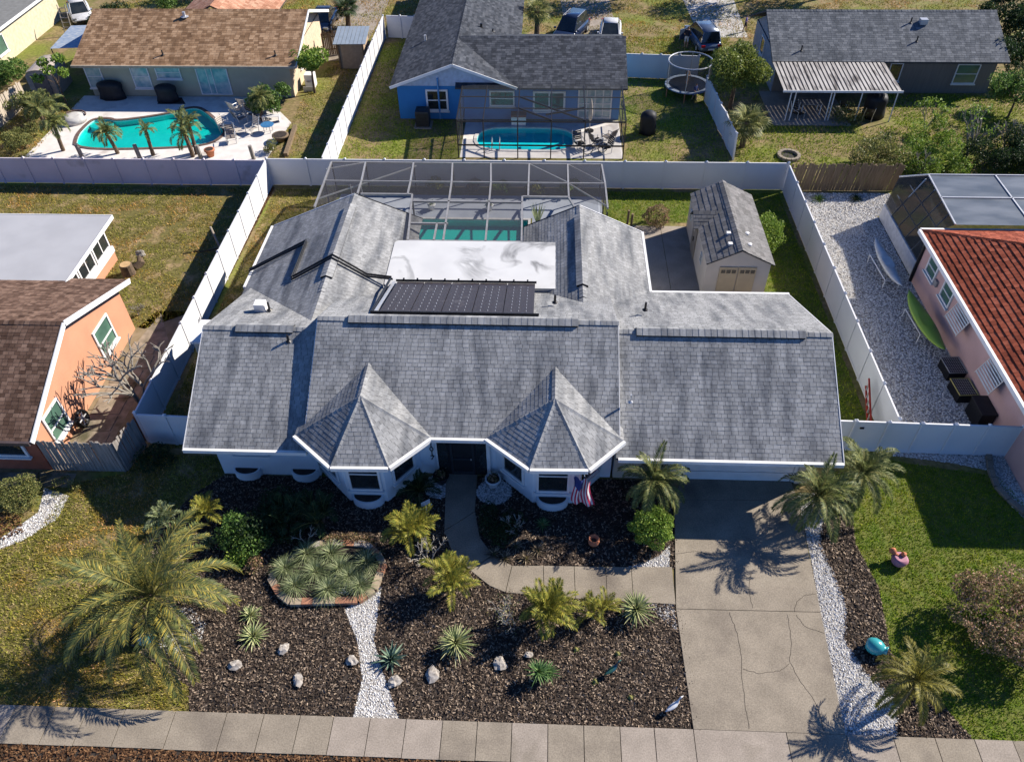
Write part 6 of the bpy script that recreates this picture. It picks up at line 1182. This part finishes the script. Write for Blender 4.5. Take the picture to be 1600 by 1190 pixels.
for k, x in enumerate(((-30.12,45.69)[0], (-26.3,45.76)[0], (-22.25,45.84)[0], (-18.8,45.9)[0])):
    o = MB().tube([(x,45.4,0),(x-.05,45.4,.95)], [.14,.13], 8).build('timber_post', wood); tag(o, 'short timber bollard before the turquoise pool, %s from left' % ('first','second','third','fourth')[k], 'bollard', 'timber bollards before the pool')
T = thing('flower_pot', 'terracotta pot by the back fence at the turquoise pool', 'flower pot', (-21.72,45.76)+(0,)); MB().lathe([(.2,0),(.3,.4),(.34,.4),(.34,.5),(.28,.5)], 16).build('pot', terra, T, True); MB().lathe([(.26,.505),(.26,.515)], 12).build('soil', mulchb, T)
T = thing('flower_pot', 'wide brown pot among rocks at the right of the pool deck', 'flower pot', (-17.63,47.91)+(0,)); MB().lathe([(.3,0),(.5,.35),(.55,.35),(.55,.45),(.46,.45)], 16).build('pot', woodb, T, True); MB().lathe([(.44,.455),(.44,.465)], 12).build('soil', mulchb, T)
bush('shrub', 'grey shrub in the corner of the turquoise pool yard', (-17.78,46.34)+(0,), clumpset(5,.4,.35,.3,81), 900, .1, g_ol)
T = thing('timber_edging', 'reddish timber edging along the pool yard', 'edging'); MB().obox((((-17.11,49.74)[0]+(-16.79,45.77)[0])/2, ((-17.11,49.74)[1]+(-16.79,45.77)[1])/2, .12), (.25,math.dist((-17.11,49.74),(-16.79,45.77)),.24), -math.atan2((-17.11,49.74)[0]-(-16.79,45.77)[0], (-17.11,49.74)[1]-(-16.79,45.77)[1])).build('timber', woodb, T)
T = thing('arched_shed', 'beige storage shed with rounded roof by the picket fence', 'shed', (-36.8,55.6,0), .1); b = MB(); pr = [(-.95,0),(.95,0),(.95,1.5)]+[(.95*math.cos(a*PI/10),1.5+.45*math.sin(a*PI/10)) for a in range(1,10)]+[(-.95,1.5)]
b.loft([[(x,-1.3,z) for x, z in pr],[(x,1.3,z) for x, z in pr]]); b.build('body', mat('beige_vinyl', (.36,.30,.25), rough=.7), T); MB().box(-.55,.55,-1.36,-1.303,.05,1.6).build('door', mat('grey_door', (.14,.13,.13), rough=.7), T)
b = MB(); b.loft([[(x*1.06,-1.4,z*1.0+.05) for x, z in pr[3:12]],[(x*1.06,1.4,z+.05) for x, z in pr[3:12]]], False); b.build('roof', mat('beige_roof', (.42,.36,.31), rough=.7), T)
T = thing('lean_to', 'blue tarp covered lean-to beside the tan roofed house', 'shelter', (-36.0,59.6,0)); MB().raw([(-1.4,-1.5,2.0),(1.7,-1.5,2.1),(1.9,2.0,2.5),(-1.2,2.0,2.4)], [(0,1,2,3)]).build('tarp', mat('blue_tarp', (.20,.28,.40), (.45,.48,.5), 3, .5, stretch=(1,4,1)), T)
for x, y, z in ((-1.35,-1.45,1.98),(1.65,-1.45,2.08),(1.85,1.95,2.48),(-1.15,1.95,2.38)): MB().tube([(x,y,0),(x,y,z)], .04, 6).build('post', woodb, T)
T = thing('ladder', 'wooden ladder standing against dark boards at top left', 'ladder', (-40.2,65.8,0), .2)
for x in (-.3,.3): MB().tube([(x,0,0),(x,.7,2.3)], .04, 4).build('rail', woodl, T)
for k in range(6): MB().tube([(-.3,.1+.1*k,.3+.35*k),(.3,.1+.1*k,.3+.35*k)], .035, 4).build('rung', woodl, T)
T = thing('tin_shed', 'small wooden shed with ribbed tin roof by the white fence', 'shed', (-14.95,60.6,0), .03); MB().box(-1.0,1.0,-1.1,1.1,0,1.9).build('wall', mat('shed_tan', (.45,.33,.22), rough=.8), T)
for k in range(8): MB().slab([(-1.25+k*.31,-1.35,1.98),(-.97+k*.31,-1.35,1.98),(-.97+k*.31,1.35,2.3),(-1.25+k*.31,1.35,2.3)], .05).build('roof_panel', mat('tin', (.42,.48,.52), (.36,.42,.46), 2, .4, metal=.4), T)
for x in (-.95,.95): MB().box(x-.06,x+.06,-1.2,-1.103,0,1.95).build('post', woodb, T)
T = thing('washing_machine', 'white appliance against the cream end wall of tan house', 'appliance', (-17.5,56.4,0)); MB().box(-.35,.35,-.35,.35,0,.95).build('body', trim, T); MB().box(-.36,.36,-.36,.36,.953,1.0).build('lid', alum, T); MB().lathe([(.2,0),(.2,.03)], 14).build('door', greyal, T).location = (0,-.36,.5); T.children[-1].rotation_euler = (PI/2,0,0)
# trampoline with safety net
TP = thing('trampoline', 'round trampoline with safety net enclosure beside the tree', 'trampoline', (10.1,55.4,0)); Rt = 1.55
MB().lathe([(Rt-.2,.72),(Rt-.2,.735)], 24).build('jump_mat', blackm, TP)
b = MB(); b.lathe([(Rt-.22,.76),(Rt+.05,.76),(Rt+.07,.7),(Rt-.2,.69)], 24, cap=False); b.build('pad', mat('blue_grey_pad', (.22,.27,.35), rough=.7), TP)
for a in range(6):
    x, y = Rt*math.cos(a*PI/3+.3), Rt*math.sin(a*PI/3+.3); MB().tube([(x,y,0),(x,y,.7)], .04, 6).build('leg', terra, TP); MB().tube([(x*1.03,y*1.03,.7),(x*1.03,y*1.03,2.4)], .03, 6).build('net_pole', alum, TP)
MB().tube([(Rt*math.cos(a*PI/12),Rt*math.sin(a*PI/12),2.42) for a in range(25)], .045, 6).build('top_ring', alum, TP)
b = MB(); b.lathe([(Rt-.02,.78),(Rt-.02,2.38)], 24, cap=False); b.build('net', scrd, TP)
# cars
def car(label, loc, rz, paint, suv=False, cat='car', door_open=False, hatch=False):
    T = thing('parked_car', label, cat, loc, rz); L, Wd = (4.7,1.88) if suv else (4.6,1.78); hb = .98 if suv else .86; hr = 1.68 if suv else 1.42
    st = [(-L/2,.42,.62,.80),(-L/2+.12,.30,.80,.93),(-L/2+.8,.24,hb-.02,1.0),(-.9,.22,hb,1.0),(.75,.22,hb-.02,1.0),(L/2-.75,.24,hb-.14,.98),(L/2-.15,.30,hb-.28,.9),(L/2,.40,.56,.76)]
    rings = []
    for x, z0, z1, w in st:
        h = Wd/2*w; m_ = z0+(z1-z0)*.55; rings.append([(x,-h*.88,z0),(x,h*.88,z0),(x,h*.98,z0+.1),(x,h,m_),(x,h*.93,z1-.05),(x,h*.8,z1),(x,-h*.8,z1),(x,-h*.93,z1-.05),(x,-h,m_),(x,-h*.98,z0+.1)])
    B = MB().loft(rings).build('body', paint, T, True)
    rear = -L/2+.25 if suv else -L/2+.75; cb = [(rear,hb-.03,.80),(rear+(.25 if suv else .7),hr-.05,.66),(-.35,hr,.68),(.35,hr-.03,.66),(1.25,hb-.06,.80)]
    r2 = [[(x,-Wd/2*w,z),(x,Wd/2*w,z)] for x, z, w in cb]
    gl = MB(); lo = [(x,hb-.08) for x, z, w in cb]
    for (x0,z0_,w0),(x1,z1_,w1) in zip(cb[:-1], cb[1:]):
        for sg in (-1,1): gl.face([(x0,sg*Wd/2*w0,z0_),(x1,sg*Wd/2*w1,z1_),(x1,sg*Wd/2*.86,hb-.06),(x0,sg*Wd/2*.86,hb-.06)])
    G_ = gl.build('side_windows', glass, T, kind='stuff')
    MB().face([(cb[0][0],-Wd/2*cb[0][2],cb[0][1]),(cb[0][0],Wd/2*cb[0][2],cb[0][1]),(cb[1][0],Wd/2*cb[1][2],cb[1][1]),(cb[1][0],-Wd/2*cb[1][2],cb[1][1])]).build('rear_window', glass, T)
    MB().face([(cb[3][0],-Wd/2*cb[3][2],cb[3][1]),(cb[3][0],Wd/2*cb[3][2],cb[3][1]),(cb[4][0],Wd/2*cb[4][2],cb[4][1]),(cb[4][0],-Wd/2*cb[4][2],cb[4][1])]).build('windscreen', glass, T)
    rf = MB(); rf.loft([[(x,-Wd/2*w,z-.03),(x,Wd/2*w,z-.03),(x,Wd/2*w*.93,z+.03),(x,-Wd/2*w*.93,z+.03)] for x, z, w in cb[1:4]]); rf.build('roof', paint, T, True)
    for (x0,z0_,w0),(x1,z1_,w1) in ((cb[0],cb[1]),(cb[3],cb[4])):
        for sg in (-1,1): MB().tube([(x0,sg*Wd/2*w0,z0_),(x1,sg*Wd/2*w1,z1_)], .035, 5).build('pillar', paint, T)
    if suv:
        for sg in (-1,1): MB().tube([(-1.4,sg*.62,hr+.04),(.2,sg*.62,hr+.05)], .02, 5).build('roof_rail', alum, T)
    for x in (-L/2+.85, L/2-.9):
        for sg in (-1,1):
            q = MB().lathe([(.2,-.1),(.32,-.1),(.34,0),(.32,.1),(.2,.1)], 16).build('wheel', blackm, T); q.location = (x,sg*(Wd/2-.1),.335); q.rotation_euler = (PI/2,0,0); MB().lathe([(.19,-.105),(.19,.105)], 10).build('rim', alum, q)
    for sg in (-1,1):
        MB().obox((L/2-.12,sg*.62,.62), (.16,.36,.14)).build('headlight', metalw, T); MB().obox((-L/2+.06,sg*.66,.72), (.12,.3,.16)).build('tail_light', mat('tail_red', (.4,.02,.02), rough=.3), T); MB().obox((1.0,sg*(Wd/2+.06),hb), (.16,.16,.12)).build('mirror', paint, T)
    MB().box(L/2-.03,L/2+.01,-.5,.5,.3,.46).build('grille', blackm, T); MB().box(-L/2-.012,-L/2+.02,-.25,.25,.42,.54).build('number_plate', trim, T)
    if door_open: MB().obox((.55,Wd/2+.42,.72), (.08,.95,.8), .5).build('open_door', paint, T)
    if hatch: MB().obox((-L/2-.1,0,hr+.12), (1.0,1.35,.06), 0,0,.15).build('tailgate', paint, T)
    return T
navy = mat('navy_paint', (.015,.025,.06), rough=.2, spec=.7); silver = mat('silver_paint', (.42,.43,.45), rough=.25, spec=.6, metal=.3); white = mat('white_paint', (.62,.62,.62), rough=.25, spec=.6); blueg = mat('blue_grey_paint', (.10,.14,.22), rough=.25, spec=.6, metal=.2); redp = mat('maroon_paint', (.2,.03,.03), rough=.3)
car('navy blue suv parked on the far driveway', (1.9,66.0,0), rad(-112), navy, True); car('white saloon car parked beside the navy suv', (5.1,65.6,0), rad(-95), white); car('blue grey suv with an open door parked on the lawn', (12.4,64.6,0), rad(100), blueg, True, door_open=True, hatch=False)
car('dark car at the top edge behind the tan roof', (-19.0,68.2,0), rad(-90), navy); car('white car at the top left corner by the scrub', (-41.0,70.0,0), rad(-60), white)
# people
skin = mat('skin', (.45,.26,.18), rough=.6)
def person(label, loc, rz, shirt, pants, h=1.7, pose='stand'):
    T = thing('person', label, 'person', loc, rz); s = h/1.7; bm = bmesh.new(); sk = bm.verts.layers.skin.verify()
    J_ = {}
    def v(n, p, r): q = bm.verts.new([a*s for a in p]); q[sk].radius = (r*s, r*s); J_[n] = q; return q
    v('pelvis',(0,0,.94),.13); v('waist',(0,0,1.08),.12); v('chest',(0,.01,1.28),.15); v('neck',(0,0,1.46),.06); v('head',(0,-.02,1.6),.095); v('top',(0,-.01,1.68),.07)
    bend = {'stand':0,'walk':.16}[pose]
    for sg, n in ((-1,'l'),(1,'r')):
        v('hip'+n,(sg*.09,0,.88),.1); v('knee'+n,(sg*.1,-bend*sg*.6,.5),.07); v('ankle'+n,(sg*.1,-bend*sg*1.1+.02,.07),.045); v('toe'+n,(sg*.11,-bend*sg*1.1-.14,.04),.04)
        v('sho'+n,(sg*.18,0,1.39),.065); v('elb'+n,(sg*.25,-.04,1.12),.048); v('wri'+n,(sg*.24,-.2,.98),.036); v('hand'+n,(sg*.23,-.28,.96),.04)
    E_ = [('pelvis','waist'),('waist','chest'),('chest','neck'),('neck','head'),('head','top')]
    for n in 'lr': E_ += [('pelvis','hip'+n),('hip'+n,'knee'+n),('knee'+n,'ankle'+n),('ankle'+n,'toe'+n),('chest','sho'+n),('sho'+n,'elb'+n),('elb'+n,'wri'+n),('wri'+n,'hand'+n)]
    for a, c in E_: bm.edges.new((J_[a], J_[c]))
    J_['pelvis'][sk].use_root = True; me = bpy.data.meshes.new('body'); bm.to_mesh(me); bm.free(); tmp = bpy.data.objects.new('tmp', me); C.objects.link(tmp); tmp.modifiers.new('s','SKIN'); q = tmp.modifiers.new('d','SUBSURF'); q.levels = 1
    dg = bpy.context.evaluated_depsgraph_get(); m2 = bpy.data.meshes.new_from_object(tmp.evaluated_get(dg)); bpy.data.objects.remove(tmp)
    m2.materials.clear()
    for mm in (skin, shirt, pants, mat('hair', (.03,.02,.015), rough=.7), blackm): m2.materials.append(mm)
    for f in m2.polygons:
        c = f.center/s; z = c.z; x = abs(c.x); f.use_smooth = True
        f.material_index = 4 if z < .1 and x < .2 else 0
        if .55 < z < .98 and x < .2 and not (x > .21): f.material_index = 2
        if .98 <= z < 1.44 and (x < .2 or z > 1.15): f.material_index = 1
        if z > 1.63 or (z > 1.54 and c.y > .03): f.material_index = 3
    return link('body', m2, None, T)
person('person in dark top and white shorts beside the blue grey suv', (11.04,63.71)+(0,), 2.8, mat('dark_top', (.02,.02,.03), rough=.9), mat('white_shorts', (.6,.6,.62), rough=.9), 1.72)
person('small person in purple top near the pale gravel drive', (16.3,67.23)+(0,), 1.2, mat('purple_top', (.12,.1,.3), rough=.9), mat('dark_trousers', (.03,.03,.05), rough=.9), 1.35, 'walk')
person('child in blue clothes walking past the trampoline', (10.52,54.28)+(0,), .8, mat('blue_top', (.05,.08,.25), rough=.9), MAT['blue_top'], 1.3, 'walk')
p_ = person('child standing on the trampoline mat', (10.0,55.3,.74), 2.2, mat('tan_top', (.4,.25,.15), rough=.9), MAT['tan_top'], 1.15)
# cage furniture behind the blue house, other small things
T = thing('patio_umbrella', 'closed pale patio umbrella inside the blue house cage', 'umbrella', (2.96,49.61)+(0,)); MB().tube([(0,0,0),(0,0,2.2)], .025, 6).build('pole', alum, T); MB().lathe([(.1,.8),(.16,1.2),(.13,1.8),(.03,2.25)], 10).build('canopy', slingl, T, True); MB().lathe([(.28,0),(.28,.08)], 14).build('base', darkmet, T)
for k, (q, rz) in enumerate((((2.22,47.22),.4),((3.35,47.58),2.2),((4.13,48.11),3.9),((3.86,46.74),5.2))): chair('dark chair %s in the blue house pool cage' % ('left of the bicycles','behind the bicycles','at the right screen','nearest the fence')[k], q+(.01,), rz, darkmet if k != 2 else sling, 'dark chairs in the blue house cage')
T = thing('cooler', 'white box cooler with red lid in the blue house cage', 'cooler', (-1.85,50.6,0)); MB().box(-.5,.5,-.3,.3,0,.6).build('body', trim, T); MB().box(-.52,.52,-.32,.32,.603,.75).build('lid', redp, T)
T = thing('pool_handrail', 'pale pool ladder handrail at the near side of the blue pool', 'handrail', (-3.22,47.12)+(.05,))
for x in (-.25,.25): MB().tube([(x,-.3,-.02),(x,-.3,.5),(x,0,.75),(x,.35,.5),(x,.45,-.1)], .03, 6).build('rail', metalw, T)
T = thing('bicycle', 'dark bicycle parked inside the blue house cage', 'bicycle', (3.23,46.56)+(.01,), .3)
for x in (-.5,.5): q = MB(); q.tube([(x+.33*math.cos(a*PI/10),0,.34+.33*math.sin(a*PI/10)) for a in range(21)], .025, 5); q.build('wheel', blackm, T)
MB().tube([(-.5,0,.34),(-.15,0,.8),(.35,0,.82),(.5,0,.34)], .025, 5).build('frame', navy, T); MB().tube([(-.15,0,.8),(0,0,.32),(.35,0,.8)], .022, 5).build('frame', navy, T); MB().obox((-.18,0,.9), (.25,.13,.06)).build('saddle', blackm, T); MB().tube([(.38,-.25,.98),(.35,0,.95),(.38,.25,.98)], .02, 5).build('handlebar', alum, T)
T = thing('fire_ring', 'round stone fire ring in the grass behind the white fence', 'fire pit', (15.54,46.36)+(0,))
for k in range(14): a = 2*PI*k/14; MB().obox((.62*math.cos(a),.62*math.sin(a),.1), (.2,.26,.2), a).build('stone', conc, T)
MB().lathe([(.52,.02),(.5,.05)], 14).build('ash', mat('ash', (.06,.055,.05), rough=1), T)
T = thing('patio_table', 'white framed table under the metal awning', 'table', (18.2,52.5,.06)); MB().box(-.7,.7,-.4,.4,.7,.74).build('top', greyal, T)
for x in (-.62,.62):
    for y in (-.34,.34): MB().tube([(x,y,0),(x,y,.7)], .03, 6).build('leg', trim, T)
for k, (x, y, rz) in enumerate(((17.2,51.6,.5),(20.6,52.0,2.0),(21.8,51.5,3.0))): chair('dark patio chair under the awning, %s' % ('leftmost','middle one','nearest the covered kettle')[k], (x,y,.06), rz, darkmet, 'chairs under the awning')
for k, (x, y, rz) in enumerate(((-11.0,40.2,.3),(-10.4,38.6,.2))): chair('brown lounger inside the left end of the pool cage, %s' % ('near the fence','further from the fence')[k], (x,y,.01), rz, sling, 'loungers in the pool cage', True)
for k, x in enumerate((-6.6,-3.2)):
    T = thing('flower_pot', 'small white pot on the pool deck edge, %s' % ('left of the pair','right of the pair')[k], 'flower pot', (x,39.7,.01)); MB().lathe([(.15,0),(.22,.3),(.25,.34),(.2,.34)], 14).build('pot', trim, T, True); flakes('foliage', rng.normal(0,.12,(60,3))*np.array([1,1,.6])+np.array([0,0,.45]), .13, .4, g_md, T, None, 1.0, LEAF)
T = thing('snake_plant', 'tall spiky potted plant in the right notch of the pool cage', 'potted plant', (-.35,37.6,.01)); MB().lathe([(.2,0),(.3,.35),(.34,.4),(.28,.4)], 16).build('pot', greyal, T, True); b = MB()
for k in range(16):
    a = k*2.4; d = Vector((math.cos(a)*.35, math.sin(a)*.35, 1)); s_ = Vector((-math.sin(a), math.cos(a), 0))*.05; p = Vector((0,0,.35)); b.face([p-s_, p+d*.7-s_, p+d*1.3, p+d*.7+s_, p+s_])
b.build('leaves', g_tuft, T, kind='stuff')
